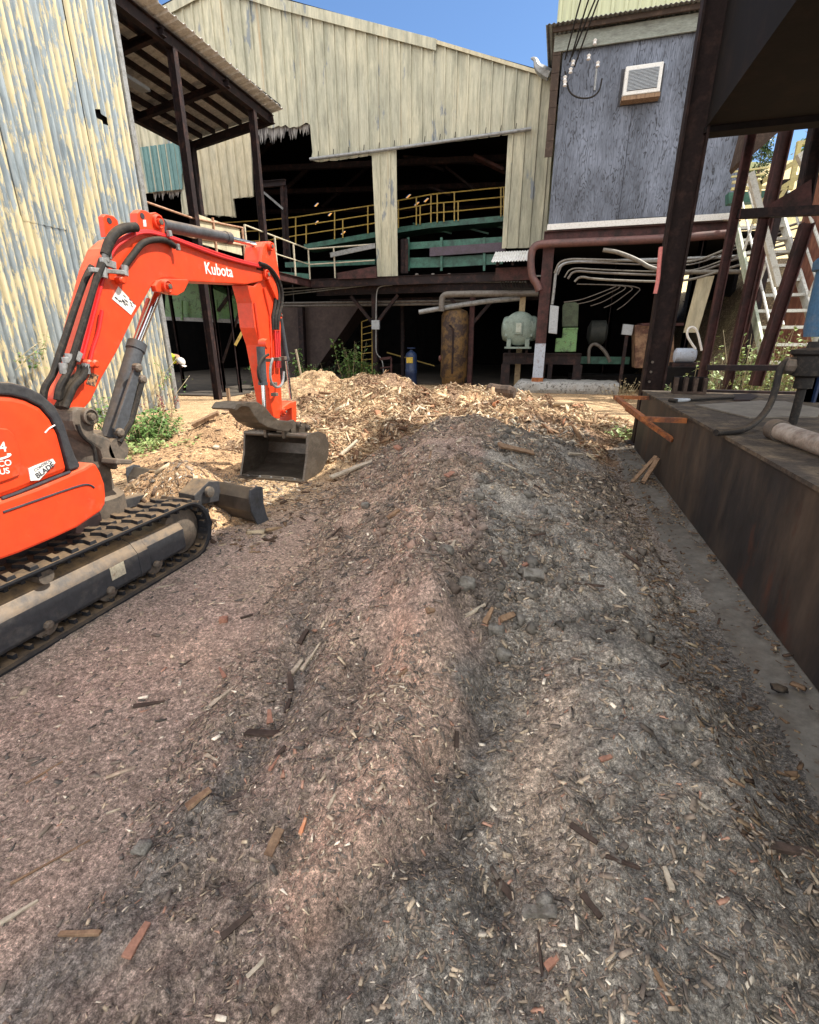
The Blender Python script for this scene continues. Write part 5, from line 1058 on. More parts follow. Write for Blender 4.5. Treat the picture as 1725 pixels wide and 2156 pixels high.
# boom lift cylinder with guard
lc = ram('lift_cylinder', (575, 1275), (722, 775), (832, 500), .066, .031, SB - .10, ex)
MB().prism(zp((690, 880), (722, 905), (640, 1240), (590, 1275), (575, 1220)), SB + .02, SB + .05, 'x').build('cylinder_guard', 'cyl', lc, bevel=.008)
MB().prism(zp((870, 530), (884, 545), (745, 990), (728, 985)), SB - .2, SB - .17, 'x').build('lift_cylinder_cover', 'orange', lc)
MB().tube([(SB + .05, *q) for q in zp((725, 960), (700, 1050), (665, 1180), (600, 1290))], .022, 8).build('hose', 'hose', lc, smooth=True)
for zz in ((695, 900), (720, 960), (600, 1240)): MB().lathe((SB + .03, *zp(zz)[0]), [(.035, 0), (.035, .04), (.02, .05)], 10, 'x').build('fitting', 'cast', lc)
# hoses and steel lines along the boom
def run(name, pts, r, mat, s=SB + .03, it=2, n=8): return MB().tube(curve([(s, *q) for q in zp(*pts)], it), r, n).build(name, mat, boom, smooth=True)
for k in range(4):
    run('hydraulic_line', ((400 + 18 * k, 850 + 4 * k), (455 + 18 * k, 640), (510 + 20 * k, 420), (560 + 18 * k, 275 + 4 * k), (640 + 16 * k, 215 + 6 * k), (745, 172 + 10 * k), (870, 205 + 8 * k), (1000, 252 + 10 * k), (1140, 300 + 14 * k), (1250, 335 + 10 * k), (1360, 362 + 8 * k)), .0135, 'redpaint', SB + .02 - .045 * k if k > 1 else SB + .02 + .005 * k, 2)
run('hydraulic_line', ((520, 600), (500, 720), (470, 800), (455, 870)), .013, 'redpaint')
run('hose', ((690, 162), (630, 165), (580, 190), (545, 240), (525, 310)), .034, 'hose', SB + .05, 2, 12)
run('hose', ((905, 262), (860, 228), (790, 226), (730, 245), (690, 300), (650, 350), (625, 395)), .024, 'hose', SB + .03, 2, 10)
for k in range(5):
    run('hose', ((525 - 8 * k, 330 + 12 * k), (495 - 10 * k, 430), (450 - 14 * k, 600), (405 - 16 * k, 760), (375 - 18 * k, 870), (340 - 14 * k, 940), (310 - 18 * k, 1000), (300 - 18 * k, 1060 + 4 * k)), .021, 'hose', SB + .02 + .02 * (k % 3) - .05 * (k > 2), 2, 8)
for k in range(3): run('hose', ((425, 890), (410, 950), (360 - 12 * k, 990 + 12 * k), (330, 1060 + 10 * k), (310, 1110)), .026, 'hose', SB + .05 - .03 * k, 2, 10)
for (a0, a1, w_) in (((440, 385), (620, 400), .03), ((500, 340), (575, 365), .05), ((345, 820), (390, 850), .07), ((300, 860), (345, 860), .04), ((905, 250), (912, 285), .03), ((860, 180), (868, 212), .035)):
    q0, q1 = zp(a0, a1); MB().bar((SB + .055, *q0), (SB + .055, *q1), .03, w_).build('hose_clamp', 'galv', boom, bevel=.004)
for zz in ((525, 318), (535, 300), (625, 390), (512, 400), (420, 905), (330, 855), (300, 905)): q0 = zp(zz)[0]; MB().tube([(SB + .05, q0[0], q0[1] - .035), (SB + .05, q0[0] + .012, q0[1] + .035)], .026, 8).build('hose_fitting', 'galv', boom, smooth=True)
for zz in ((618, 440), (478, 880), (448, 880)): q0 = zp(zz)[0]; MB().lathe((SB, *q0), [(.03, 0), (.03, .05), (.018, .06)], 12, 'x').build('boss', 'orange', boom)
# hoses on the stick
for k in range(3):
    MB().tube(curve([(SB + .04 - .02 * k, *q) for q in zp((1350, 350 + 12 * k), (1400, 365 + 10 * k), (1450 - 8 * k, 430), (1472 - 10 * k, 500), (1470 - 10 * k, 570), (1450 - 8 * k, 640), (1448 - 6 * k, 700))], 3), .019, 8).build('hose', 'hose', stick, smooth=True)
    MB().tube([(SB + .02, *q) for q in zp((1446 - 10 * k + 16, 705), (1455 - 10 * k + 14, 900))], .012, 6).build('hydraulic_line', 'redpaint', stick, smooth=True)
MB().tube(curve([(SB + .09, *q) for q in zp((1400, 850), (1385, 900), (1390, 980), (1425, 1008), (1455, 985), (1460, 920))], 3), .016, 8).build('hose', 'galv', stick, smooth=True)
MB().tube(curve([(SB + .12, *q) for q in zp((1365, 830), (1330, 850), (1308, 900), (1312, 950), (1325, 975))], 3), .016, 8).build('hose', 'hose', stick, smooth=True)
for zz in ((1398, 860), (1470, 850), (1440, 855), (1420, 985), (1425, 1040)): q0 = zp(zz)[0]; MB().box((SB + .02, q0[0] - .03, q0[1] - .02), (SB + .09, q0[0] + .03, q0[1] + .02)).build('hose_clamp', 'cast', stick, bevel=.004)
# linkage, thumb, bucket
lk = MB().prism(zp((1480, 1150), (1490, 1110), (1530, 1082), (1560, 1075), (1562, 1120), (1560, 1190), (1540, 1190), (1538, 1110), (1505, 1125), (1495, 1160)), SB - .2, SB - .0, 'x').build('bucket_link', 'orange', ex, bevel=.008)
pin((1490, 1130), .04, SB, lk)
th = MB().prism(zp((1225, 1115), (1245, 1085), (1300, 1078), (1345, 1080), (1385, 1105), (1420, 1150), (1455, 1175), (1520, 1180), (1535, 1205), (1510, 1235), (1460, 1232), (1400, 1215), (1355, 1190), (1325, 1150), (1300, 1110), (1260, 1100), (1235, 1125), s=-3.15), -3.42, -3.12, 'x').build('thumb', 'bucket', ex, bevel=.01)
MB().prism(zp((1228, 1118), (1245, 1092), (1300, 1086), (1305, 1098), (1262, 1104), (1240, 1125), s=-3.05), -3.06, -3.04, 'x').build('tooth', 'bucket', th)
for s_ in (-3.38, -3.16): MB().prism(zp((1500, 1180), (1545, 1185), (1590, 1200), (1592, 1225), (1560, 1250), (1500, 1255), (1490, 1220)), s_ - .02, s_ + .02, 'x').build('pin_ear', 'bucket', th)
pin((1528, 1200), .045, -3.13, th, 'bucket'); pin((1575, 1215), .035, -3.13, th, 'bucket')
bk_ = thing('tmp', None, None); bpy.data.objects.remove(bk_)
b0, b1 = -3.76, -2.86
prof = [(5.16, .012), (5.45, .012), (5.68, .05), (5.84, .17), (5.88, .33), (5.8, .46), (5.62, .53), (5.36, .535)]
inner = [(y_, z_) for y_, z_ in [(5.37, .505), (5.6, .5), (5.76, .44), (5.845, .33), (5.81, .19), (5.67, .08), (5.45, .035), (5.16, .03)]]
bu = MB().prism(prof + inner, b0, b1, 'x').build('bucket', 'bucket', ex, bevel=.004)
for s_ in (b0, b1): MB().prism([(5.13, .0), (5.45, -.0), (5.69, .03), (5.86, .15), (5.91, .33), (5.83, .48), (5.63, .55), (5.33, .56), (5.27, .3)], s_ - .014, s_ + .014, 'x').build('side_plate', 'bucket', bu, bevel=.003)
MB().tube([(b0, 5.35, .535), (b1, 5.35, .535)], .032, 12).build('top_tube', 'bucket', bu, smooth=True)
MB().box((b0, 5.08, .0), (b1, 5.22, .022)).build('cutting_edge', 'bucket', bu)
for k in range(5): MB().lathe((b0 + .12 + .165 * k, 5.14, .022), [(.014, 0), (.014, .01)], 8).build('bolt', 'galv', bu)
for s_ in (-3.44, -3.18): MB().prism([(5.3, .5), (5.62, .5), (5.66, .62), (5.56, .70), (5.44, .70), (5.3, .60)], s_ - .02, s_ + .02, 'x').build('hanger', 'bucket', bu, bevel=.004)
# swing bracket
sw = MB().prism(zp((352, 1125), (375, 1105), (430, 1108), (465, 1140), (475, 1200), (470, 1240), (555, 1270), (575, 1330), (600, 1390), (595, 1440), (520, 1400), (500, 1330), (420, 1280), (370, 1230), (350, 1180)), -3.55, -3.2, 'x').build('swing_bracket', 'cast', ex, bevel=.02)
pin((435, 1155), .06, -3.2, sw, 'cast'); MB().prism(zp((505, 1370), (585, 1375), (595, 1392), (580, 1402), (500, 1400)), -3.2, -3.05, 'x').build('step_lug', 'cast', sw, bevel=.01)
MB().tube(curve([(-3.17, *q) for q in zp((360, 1195), (375, 1240), (400, 1270), (440, 1300), (455, 1340), (460, 1390))], 2), .014, 8).build('grease_hose', 'hose', sw, smooth=True)
c_ = zp((600, 1330))[0]; MB().lathe((-3.5, *c_), [(.09, 0), (.09, .3)], 18, 'x').build('foot_pin', 'cast', sw, smooth=True)
MB().lathe((-3.4, 2.75, 0), [(.22, .35), (.22, .5), (.16, .55), (.16, 1.0)], 20).build('swing_post', 'cast', sw, smooth=True)
MB().box((-3.62, 2.0, .62), (-3.22, 2.55, .86)).build('front_frame', 'cast', ex, bevel=.03)
# house
HS = -2.62
hood = z8((-260, 100), (0, 200), (70, 205), (150, 225), (240, 270), (300, 340), (345, 430), (375, 540), (402, 652), (300, 690), (100, 775), (0, 810), (-260, 890), s=HS)
ho = MB().prism(hood, -3.2, HS, 'x').build('engine_hood', 'orange', ex, bevel=.03)
trim = z8((-260, 20), (0, 125), (60, 128), (150, 150), (240, 195), (320, 265), (375, 370), (410, 480), (440, 560), (468, 610), (462, 630), (405, 645), (375, 540), (345, 430), (300, 340), (240, 270), (150, 225), (70, 205), (0, 200), (-260, 100), s=HS)
MB().prism(trim, -3.25, HS + .005, 'x').build('hood_trim', 'blacktrim', ho, bevel=.012)
MB().prism(z8((-200, 460), (-10, 395), (40, 400), (75, 430), (105, 500), (118, 600), (110, 670), (60, 690), (-200, 780), s=HS + .002), HS, HS + .012, 'x').build('recess_panel', 'orange', ho, bevel=.01)
skirt = z8((-260, 900), (0, 815), (200, 745), (400, 660), (480, 625), (520, 597), (548, 602), (575, 650), (600, 720), (607, 790), (603, 840), (580, 880), (440, 975), (300, 1040), (100, 1125), (0, 1160), (-260, 1240), s=HS)
sr_ = MB().prism(skirt, -3.3, HS + .02, 'x').build('side_skirt', 'orange', ex, bevel=.03)
MB().tube(curve([(HS + .021, *q) for q in z8((0, 885), (200, 815), (400, 745), (480, 722), (515, 726), (535, 742), s=HS)], 2), .006, 6).build('groove', 'ink', sr_)
MB().tube([(HS + .012, *q) for q in z8((0, 806), (100, 770), (300, 688), (400, 650), s=HS)], .008, 6).build('shut_line', 'ink', sr_)
hq = lambda a, b: (HS + .0125, *z8((a, b), s=HS + .012)[0])
xd = Vector(hq(65, 612)) - Vector(hq(0, 622))
def word(t, a, b, sz): text(t, sz, hq(a, b), (0, xd.y, xd.z), (1, 0, 0), 'ltpaint', 'lettering', ho, .0012)
word('4', 0, 535, .068); word('ECO', -36, 627, .042); word('PLUS', -56, 677, .042)
MB().tube(curve([hq(-10, 578), hq(20, 572), hq(50, 560), hq(62, 548), hq(40, 550)], 2), .006, 5).build('swoosh', 'ltpaint', ho)
MB().prism(z8((162, 632), (200, 615), (305, 575), (320, 598), (225, 700), (175, 703), s=HS), HS + .001, HS + .006, 'x').build('sticker', 'white', ho)
a, b = Vector((HS + .007, *z8((215, 690), s=HS)[0])), Vector((HS + .007, *z8((320, 612), s=HS)[0])); text('BLADE', .040, a, b - a, (1, 0, 0), 'ink', 'lettering', ho, .001)
a, b = Vector((HS + .007, *z8((200, 650), s=HS)[0])), Vector((HS + .007, *z8((290, 590), s=HS)[0])); text('CONTROL', .022, a, b - a, (1, 0, 0), 'galv', 'lettering', ho, .001)
MB().tube([(HS + .001, *q) for q in z8((262, 423), (285, 398), (320, 378), s=HS)], .004, 5).build('scratch', 'ltpaint', ho)
# rest of the house and cab (left of the frame)
MB().box((-4.25, .35, .62), (-3.32, 2.05, 1.0)).build('house_base', 'orange', ex, bevel=.05); MB().box((-3.29, .2, .64), (-2.75, .95, 1.5)).build('counterweight', 'orange', ex, bevel=.1)
cb_ = MB().box((-4.25, .75, 2.42), (-3.4, 2.0, 2.5)).build('cab_roof', 'orange', ex, bevel=.03)
for s_ in (-4.22, -3.44):
    for d in (.8, 1.95): MB().bar((s_, d, 1.0), (s_, d, 2.42), .06).build('cab_post', 'blacktrim', cb_)
MB().box((-4.0, .95, 1.0), (-3.6, 1.4, 1.18)).build('seat', 'blacktrim', ex, bevel=.04); MB().box((-4.0, .88, 1.18), (-3.6, .98, 1.75)).build('backrest', 'blacktrim', ex, bevel=.04)
# undercarriage
MB().box((-3.95, 1.1, .30), (-2.85, 2.35, .58)).build('undercarriage', 'steel', ex, bevel=.03); MB().lathe((-3.4, 1.7, 0), [(.42, .56), (.42, .64)], 28).build('slew_ring', 'cast', ex, smooth=True)
r_ = .245; fcy, rcy = 2.86, .95; cz_ = .245
def loop(t):  # t in 0..1 round the track; returns (y,z,ny,nz)
    Ls = fcy - rcy; P_ = 2 * Ls + 2 * math.pi * r_; q = (t % 1) * P_
    if q < Ls: return (rcy + q, cz_ + r_, 0, 1)
    q -= Ls
    if q < math.pi * r_: a = math.pi / 2 - q / r_; return (fcy + r_ * math.cos(a), cz_ + r_ * math.sin(a), math.cos(a), math.sin(a))
    q -= math.pi * r_
    if q < Ls: return (fcy - q, cz_ - r_, 0, -1)
    q -= Ls; a = -math.pi / 2 - q / r_; return (rcy + r_ * math.cos(a), cz_ + r_ * math.sin(a), math.cos(a), math.sin(a))
for x0, x1, sg in ((-2.92, -2.60, 1), (-4.20, -3.88, -1)):
    n_ = 160; vs = []; fs = []
    for i in range(n_):
        y_, z_, a_, b_ = loop(i / n_)
        for xx, o_ in ((x0, 0), (x1, 0), (x1, -.014), (x1 - .01, -.03), (x0 + .01, -.03), (x0, -.014)): vs.append((xx, y_ + a_ * (o_ - .012), z_ + b_ * (o_ - .012)))
    for i in range(n_):
        j = (i + 1) % n_
        for k in range(6): fs.append((i * 6 + k, i * 6 + (k + 1) % 6, j * 6 + (k + 1) % 6, j * 6 + k))
    cl = MB().add(vs, fs)
    for i in range(60):
        y_, z_, a_, b_ = loop((i + .5) / 60); ty, tz = b_, -a_; xo = x1 if sg > 0 else x0
        for xx0, xx1 in ((x1 - .075, x1 - .03), (x0 + .03, x0 + .075), ((x0 + x1) / 2 - .05, (x0 + x1) / 2 + .05)):
            c0 = (y_ - a_ * .04, z_ - b_ * .04); c1 = (y_ - a_ * .07, z_ - b_ * .07); w1 = .011
            cl.add([(xx0, c0[0] - ty * w1, c0[1] - tz * w1), (xx1, c0[0] - ty * w1, c0[1] - tz * w1), (xx1, c0[0] + ty * w1, c0[1] + tz * w1), (xx0, c0[0] + ty * w1, c0[1] + tz * w1), (xx0, c1[0] - ty * w1, c1[1] - tz * w1), (xx1, c1[0] - ty * w1, c1[1] - tz * w1), (xx1, c1[0] + ty * w1, c1[1] + tz * w1), (xx0, c1[0] + ty * w1, c1[1] + tz * w1)], [(0, 3, 2, 1), (4, 5, 6, 7), (0, 1, 5, 4), (1, 2, 6, 5), (2, 3, 7, 6), (3, 0, 4, 7)])
    tk_ = cl.build('track', 'rubber', ex)
    lug = MB(); nl = 44
    for i in range(nl):
        y_, z_, a_, b_ = loop((i + .5) / nl); t_ = (-b_ if False else b_, -a_)
        for xa, xb, sh_ in ((x0 + .01, x0 + .15, 0), (x1 - .15, x1 - .01, .5)):
            y_, z_, a_, b_ = loop((i + .5 + sh_) / nl); ty, tz = b_, -a_; w1 = .026
            vs = [];
            for xx, ww, yo in ((xa, w1, 0.0), ((xa + xb) / 2, w1, .018), (xb, w1, 0.0)):
                for sgn in (-1, 1):
                    for o_ in (-.014, .012):
                        k_ = ww * (1 if o_ < 0 else .75) * sgn + yo * (1 if sh_ else -1); vs.append((xx, y_ + a_ * o_ + ty * k_, z_ + b_ * o_ + tz * k_))
            f_ = []
            for q in (0, 4): f_ += [(q, q + 4, q + 5, q + 1), (q + 2, q + 3, q + 7, q + 6), (q + 1, q + 5, q + 7, q + 3), (q, q + 2, q + 6, q + 4)]
            f_ += [(0, 1, 3, 2), (8, 10, 11, 9)]; lug.add(vs, f_)
    lug.build('tread_lugs', 'rubber', tk_, bevel=.003)
    xo = x1 - .035; xi = x0 + .03
    fr = MB().prism([(xi, .09), (xo - .015, .09), (xo, .12), (xo, .27), (xo - .05, .345), (xo - .12, .37), (xi, .37)], 1.0, 2.46, 'y').build('track_frame', 'frame', ex, bevel=.012)
    MB().prism([(xi + .03, .10), (xo - .03, .10), (xo - .012, .13), (xo - .012, .28), (xo - .06, .35), (xi + .03, .355)], 2.44, 2.83, 'y').build('idler_cover', 'frame', fr, bevel=.012)
    MB().prism([(xi, .088), (xo - .013, .088), (xo + .004, .12), (xo + .004, .272), (xo - .049, .350), (xo - .12, .374), (xi, .374)], 2.36, 2.40, 'y').build('frame_band', 'frame', fr)
    MB().prism([(xo + .001, .18), (xo + .004, .18), (xo + .004, .27), (xo + .001, .27)], 2.13, 2.24, 'y').build('plate', 'cream_rail', fr)
    for d in (1.25, 1.68, 2.1, 2.5):
        ro = MB().lathe((xo - .2, d, .125), [(.075, 0), (.075, .05), (.05, .06), (.05, .12), (.075, .13), (.075, .185)], 18, 'x').build('roller', 'cast', fr, smooth=True); MB().lathe((xo - .005, d, .125), [(.028, 0), (.028, .02), (.015, .03)], 8, 'x').build('bolt', 'cast', fr)
    MB().lathe((x0 + .08, fcy, cz_), [(.10, 0), (.185, .02), (.185, .14), (.10, .16)], 26, 'x').build('idler', 'cast', fr, smooth=True)
    MB().lathe((x0 + .08, rcy, cz_), [(.10, 0), (.18, .02), (.18, .14), (.10, .16)], 20, 'x').build('sprocket', 'cast', fr, smooth=True)
    MB().lathe((x0 + .08, 1.75, .40), [(.045, 0), (.045, .2), (.03, .2)], 14, 'x').build('carrier_roller', 'cast', fr, smooth=True)
# dozer blade
BL, BR = Vector((-4.32, 4.02, 0)), Vector((-2.55, 3.66, 0)); ux = (BR - BL).normalized(); uy = Vector((-ux.y, ux.x, 0))
def bl(a, b, c): q = BL + ux * a + uy * b; return (q.x, q.y, c)
W_ = (BR - BL).length; pr = [(.05, .02), (-.03, .08), (-.055, .17), (-.03, .28), (.05, .36)]
mb = MB(); vs = []
for a in (0, W_):
    for b, c in pr: vs.append(bl(a, b, c))
    for b, c in pr[::-1]: vs.append(bl(a, b - .03, c))
mb.add(vs, [tuple(range(10)), tuple(range(10, 20))[::-1]] + [(i, (i + 1) % 10, 10 + (i + 1) % 10, 10 + i) for i in range(10)]); bd = mb.build('dozer_blade', 'blade', ex)
for a in (0, W_):
    vs = [bl(a + o_, b, c) for o_ in (-.012, .012) for b, c in ((-.05, .37), (.03, .385), (.10, .36), (.09, .2), (.11, .08), (.14, .0), (.0, .0), (-.03, .06), (-.07, .17), (-.07, .30))]
    MB().add(vs, [tuple(range(10))[::-1], tuple(range(10, 20))] + [(i, (i + 1) % 10, 10 + (i + 1) % 10, 10 + i) for i in range(10)]).build('end_plate', 'cyl', bd, bevel=.004)
MB().lathe(bl(W_ - .25, -.07, .15), [(.022, 0), (.022, .02)], 12, 'y').build('hole', 'ink', bd)
for a in (.55, 1.15): MB().bar(bl(a, -.05, .16), (bl(a, 0, 0)[0], 2.4, .3), .1, .1).build('push_arm', 'blacktrim', bd, bevel=.01)

pv = MB().box((0, 0, 0), (0, 0, 0)); pv = MB()
pv.add([bl(W_ - q0, b_, z_) for q0 in (.62, .40) for b_, z_ in ((-.04, .20), (-.04, .40), (-.16, .43), (-.34, .34), (-.34, .24))], [(0, 1, 2, 3, 4), (9, 8, 7, 6, 5), (0, 5, 6, 1), (1, 6, 7, 2), (2, 7, 8, 3), (3, 8, 9, 4), (4, 9, 5, 0)]); pv = pv.build('blade_pivot', 'blacktrim', bd, bevel=.01)
MB().lathe(bl(W_ - .38, -.20, .34), [(.05, 0), (.05, .03), (.03, .04)], 14, 'x').build('pivot_pin', 'cast', pv, smooth=True)

# ================================================================== PERSON
pn = thing('person', 'worker bending forward behind the corner of the corrugated shed, white cap and yellow-green vest', 'person', (-10.9, 11.5, 0))
def skin(name, pts, edges, rad, mat, root=0, sub=1, parent=pn):
    me = bpy.data.meshes.new(name); off = rootloc(parent); me.from_pydata([tuple(Vector(p) - off) for p in pts], edges, []); o = bpy.data.objects.new(name, me); C.objects.link(o); o.parent = parent
    sk_ = o.modifiers.new('skin', 'SKIN'); sk_.use_smooth_shade = True
    for i, v in enumerate(me.skin_vertices[0].data): v.radius = (rad[i], rad[i]) if not isinstance(rad[i], tuple) else rad[i]; v.use_root = (i == root)
    ss = o.modifiers.new('sub', 'SUBSURF'); ss.levels = sub; ss.render_levels = sub + 1; me.materials.append(M[mat]); return o
hd = Vector(PS(380, 764, -10.0)); hx, hy, hz_ = hd; qx, qy = -.98, -.15
bodyp = [(-9.95 + qx, 11.75 + qy, .92), (-9.8 + qx, 11.65 + qy, 1.12), (-10.38, hy + .28, 1.26), (hx - .14, hy + .10, hz_ + .12), (hx - .02, hy + .01, hz_ + .01), (-9.86 + qx, 11.9 + qy, .9), (-9.84 + qx, 11.75 + qy, .5), (-9.86 + qx, 11.9 + qy, .08), (-9.80 + qx, 11.72 + qy, .05), (-10.05 + qx, 11.62 + qy, .9), (-10.02 + qx, 11.4 + qy, .5), (-10.05 + qx, 11.5 + qy, .08), (-9.98 + qx, 11.32 + qy, .05),
         (-10.75, hy + .45, 1.22), (-10.85, hy + .5, .92), (-10.8, hy + .35, .7), (-10.78, hy + .32, .62), (-10.5, hy + .05, 1.24), (-10.62, hy, .95), (-10.6, hy, .72), (-10.58, hy, .64)]
pel, ch, nk = bodyp[0], bodyp[2], bodyp[3]
edg = [(0, 1), (1, 2), (2, 3), (3, 4), (0, 5), (5, 6), (6, 7), (7, 8), (0, 9), (9, 10), (10, 11), (11, 12), (2, 13), (13, 14), (14, 15), (15, 16), (2, 17), (17, 18), (18, 19), (19, 20)]
rad = [.15, .14, .15, .06, .095, .10, .07, .05, .045, .10, .07, .05, .045, .065, .048, .036, .035, .065, .048, .036, .035]
body = skin('body', bodyp, edg, rad, 'skin')
skin('trousers', [pel, bodyp[5], bodyp[6], (bodyp[7][0], bodyp[7][1], .12), bodyp[9], bodyp[10], (bodyp[11][0], bodyp[11][1], .12)], [(0, 1), (1, 2), (2, 3), (0, 4), (4, 5), (5, 6)], [.165, .12, .09, .075, .12, .09, .075], 'jean')
skin('vest', [pel, bodyp[1], ch, (nk[0] - .04, nk[1] + .04, nk[2] - .03), bodyp[13], bodyp[17]], [(0, 1), (1, 2), (2, 3), (2, 4), (2, 5)], [.16, .158, .17, .09, .09, .09], 'hivis')
for q, sgn in ((16, 1), (20, -1)):
    w_ = Vector(bodyp[q]); 
    for k in range(5):
        f0 = w_ + Vector((-.02 + .012 * k, .02 - .01 * k, -.02)); ln_ = (.05, .075, .08, .075, .06)[k]; dx = -.03 if k == 0 else 0
        skin('finger', [tuple(f0), tuple(f0 + Vector((dx * .6 + .004, 0, -ln_ * .5))), tuple(f0 + Vector((dx + .012, 0, -ln_)))], [(0, 1), (1, 2)], [.010, .009, .008], 'skin', parent=body)
fd = Vector((.75, -.2, -.62)).normalized()   # face looks right and down
cpv = MB(); up_ = Vector((.62, -.05, .75)).normalized(); sd = fd.cross(up_).normalized()
cc = Vector((hx, hy, hz_)); vs = []
for i in range(7):
    a = i / 6 * math.pi / 2
    for k in range(18):
        t = 2 * math.pi * k / 18; rr_ = .118 * math.cos(a); vs.append(cc + up_ * (.03 + .12 * math.sin(a)) + fd * rr_ * math.cos(t) * 1.1 + sd * rr_ * math.sin(t) * .92)
cpv.add(vs, [(i * 18 + k, i * 18 + (k + 1) % 18, (i + 1) * 18 + (k + 1) % 18, (i + 1) * 18 + k) for i in range(6) for k in range(18)])
cap_ = cpv.build('cap', 'cap', pn, smooth=True, solid=.006)
P = []
for k in range(9):
    t = -1.1 + 2.2 * k / 8; P.append(cc + up_ * .035 + fd * (.10 + .10 * math.cos(t)) + sd * .095 * math.sin(t))
q = [cc + up_ * .035 + fd * .10 + sd * .09, cc + up_ * .035 + fd * .10 - sd * .09]; MB().add([*P, *[p - up_ * .008 for p in P]], [tuple(range(9)), tuple(range(9, 18))[::-1]] + [(i, (i + 1) % 9, 9 + (i + 1) % 9, 9 + i) for i in range(9)]).build('cap_brim', 'cap', cap_)
for sg in (-1, 1):
    e_ = cc + fd * .098 + sd * .035 * sg - up_ * .005; MB().lathe(tuple(e_), [(.002, -.01), (.012, -.006), (.012, .006), (.002, .01)], 8).build('eye', 'ink', body, smooth=True)
    e_ = cc + sd * .098 * sg - up_ * .02; MB().lathe(tuple(e_), [(.004, -.03), (.016, -.015), (.018, .01), (.006, .028)], 8).build('ear', 'skin', body, smooth=True)
e_ = cc + fd * .112 - up_ * .035; MB().lathe(tuple(e_), [(.012, -.018), (.017, -.008), (.010, .012), (.004, .02)], 8).build('nose', 'skin', body, smooth=True)
e_ = cc + fd * .098 - up_ * .068; MB().bar(e_ - sd * .025, e_ + sd * .025, .012, .008).build('mouth', 'redsteel', body)

# ================================================================== PLANTS
def plant(label, base, h, n_st, sp, nleaf, size, mat, rnd, grp='weeds', name='weed', lean=(0, 0), stem='drystem'):
    r_ = thing(name, label, 'plant', base, grp); st_ = MB(); lf = MB(); b = Vector(base)
    for i in range(n_st):
        az = rnd.random() * 6.28; rr_ = rnd.random() * sp; hh = h * rnd.uniform(.5, 1); q0 = b + Vector((math.cos(az) * rr_ * .4, math.sin(az) * rr_ * .4, -.05)); q1 = q0 + Vector((math.cos(az) * rr_ * .7 + lean[0] * hh, math.sin(az) * rr_ * .7 + lean[1] * hh, hh)); m_ = q0.lerp(q1, .5) + Vector((rnd.gauss(0, .04), rnd.gauss(0, .04), 0)) * h
        st_.tube([q0, m_, q1], [.008, .006, .003], 5); grow(lf, q0.lerp(q1, .12), q1, size * .9, nleaf, size, rnd)
    st_.build('stems', stem, r_); lf.build('leaves', mat, r_, fix=False); return r_
rp_ = random.Random(12)
for (u, v, lab, h, ns, sp, nl, sz, mt_) in (
    (478, 940, 'bright green bush at the foot of the corrugated wall, nearest the lift cylinder', .62, 34, .55, 34, .085, 'leaf'),
    (300, 940, 'bright green leafy clump between the boom foot and the wall', .55, 26, .5, 30, .085, 'leaf'),
    (360, 905, 'red leaved spindly weed beside the end of the corrugated wall', .75, 12, .4, 22, .06, 'leafred'),
    (405, 930, 'low yellow green grass and weeds trailing away from the wall end', .22, 30, .9, 22, .06, 'leaflt'),
    (330, 955, 'low green weeds in front of the bush by the wall', .30, 30, .7, 26, .07, 'leaflt'),
    (215, 925, 'green weed growing against the wall behind the boom', .9, 14, .4, 26, .08, 'leaf')):
    if u == 478: u, v = 330, 925
    if u == 360: u, v = 345, 893
    b = PZ(u, v, 0); plant(lab, b, h, ns, sp, nl, sz, mt_, rp_, 'weeds along the corrugated wall')
for (u, v, s_, lab) in ((48, 742, -9.2, 'thin climbing weed on the corrugated wall left of the boom hoses'), (345, 790, -9.2, 'straggling dead vine on the lower end of the corrugated wall')):
    p = PS(u, v, s_); r_ = thing('vine', lab, 'plant', (p[0], p[1], p[2] - .5), 'vines on the corrugated wall'); st_ = MB(); lf = MB()
    for i in range(7):
        a = Vector(p) + Vector((rp_.uniform(0, .1), rp_.uniform(-.3, .3), -.5 + rp_.random() * .4)); b = a + Vector((rp_.uniform(.02, .2), rp_.uniform(-.6, .6), rp_.uniform(.1, .6))); st_.tube([a, a.lerp(b, .5) + Vector((.06, 0, .05)), b], .006, 5); grow(lf, a, b, .07, 14, .08, rp_)
    st_.build('stems', 'drystem', r_); lf.build('leaves', 'leaf', r_, fix=False)
for (u, d, h, ns, sp, mt_, lab) in ((740, 18.3, 1.75, 22, .7, 'leaf', 'tallest green weed in front of the braced column'), (690, 18.0, 1.0, 10, .4, 'leafdk', 'dark spindly weed left of the tall green one'), (655, 17.8, .9, 10, .4, 'leaf', 'short weed just right of the excavator stick'), (632, 17.5, 1.5, 8, .3, 'leaf', 'tall thin weed beside the leaning pale stake'), (770, 18.5, 1.1, 14, .4, 'leaf', 'green weed right against the braced column'), (545, 15.5, 1.3, 16, .5, 'leaf', 'green weed behind the excavator stick hoses')):
    p = PD(u, 790, d); plant(lab, (p[0], d, 0), h, ns, sp, 26, .15, mt_, rp_, 'weeds in front of the mill')
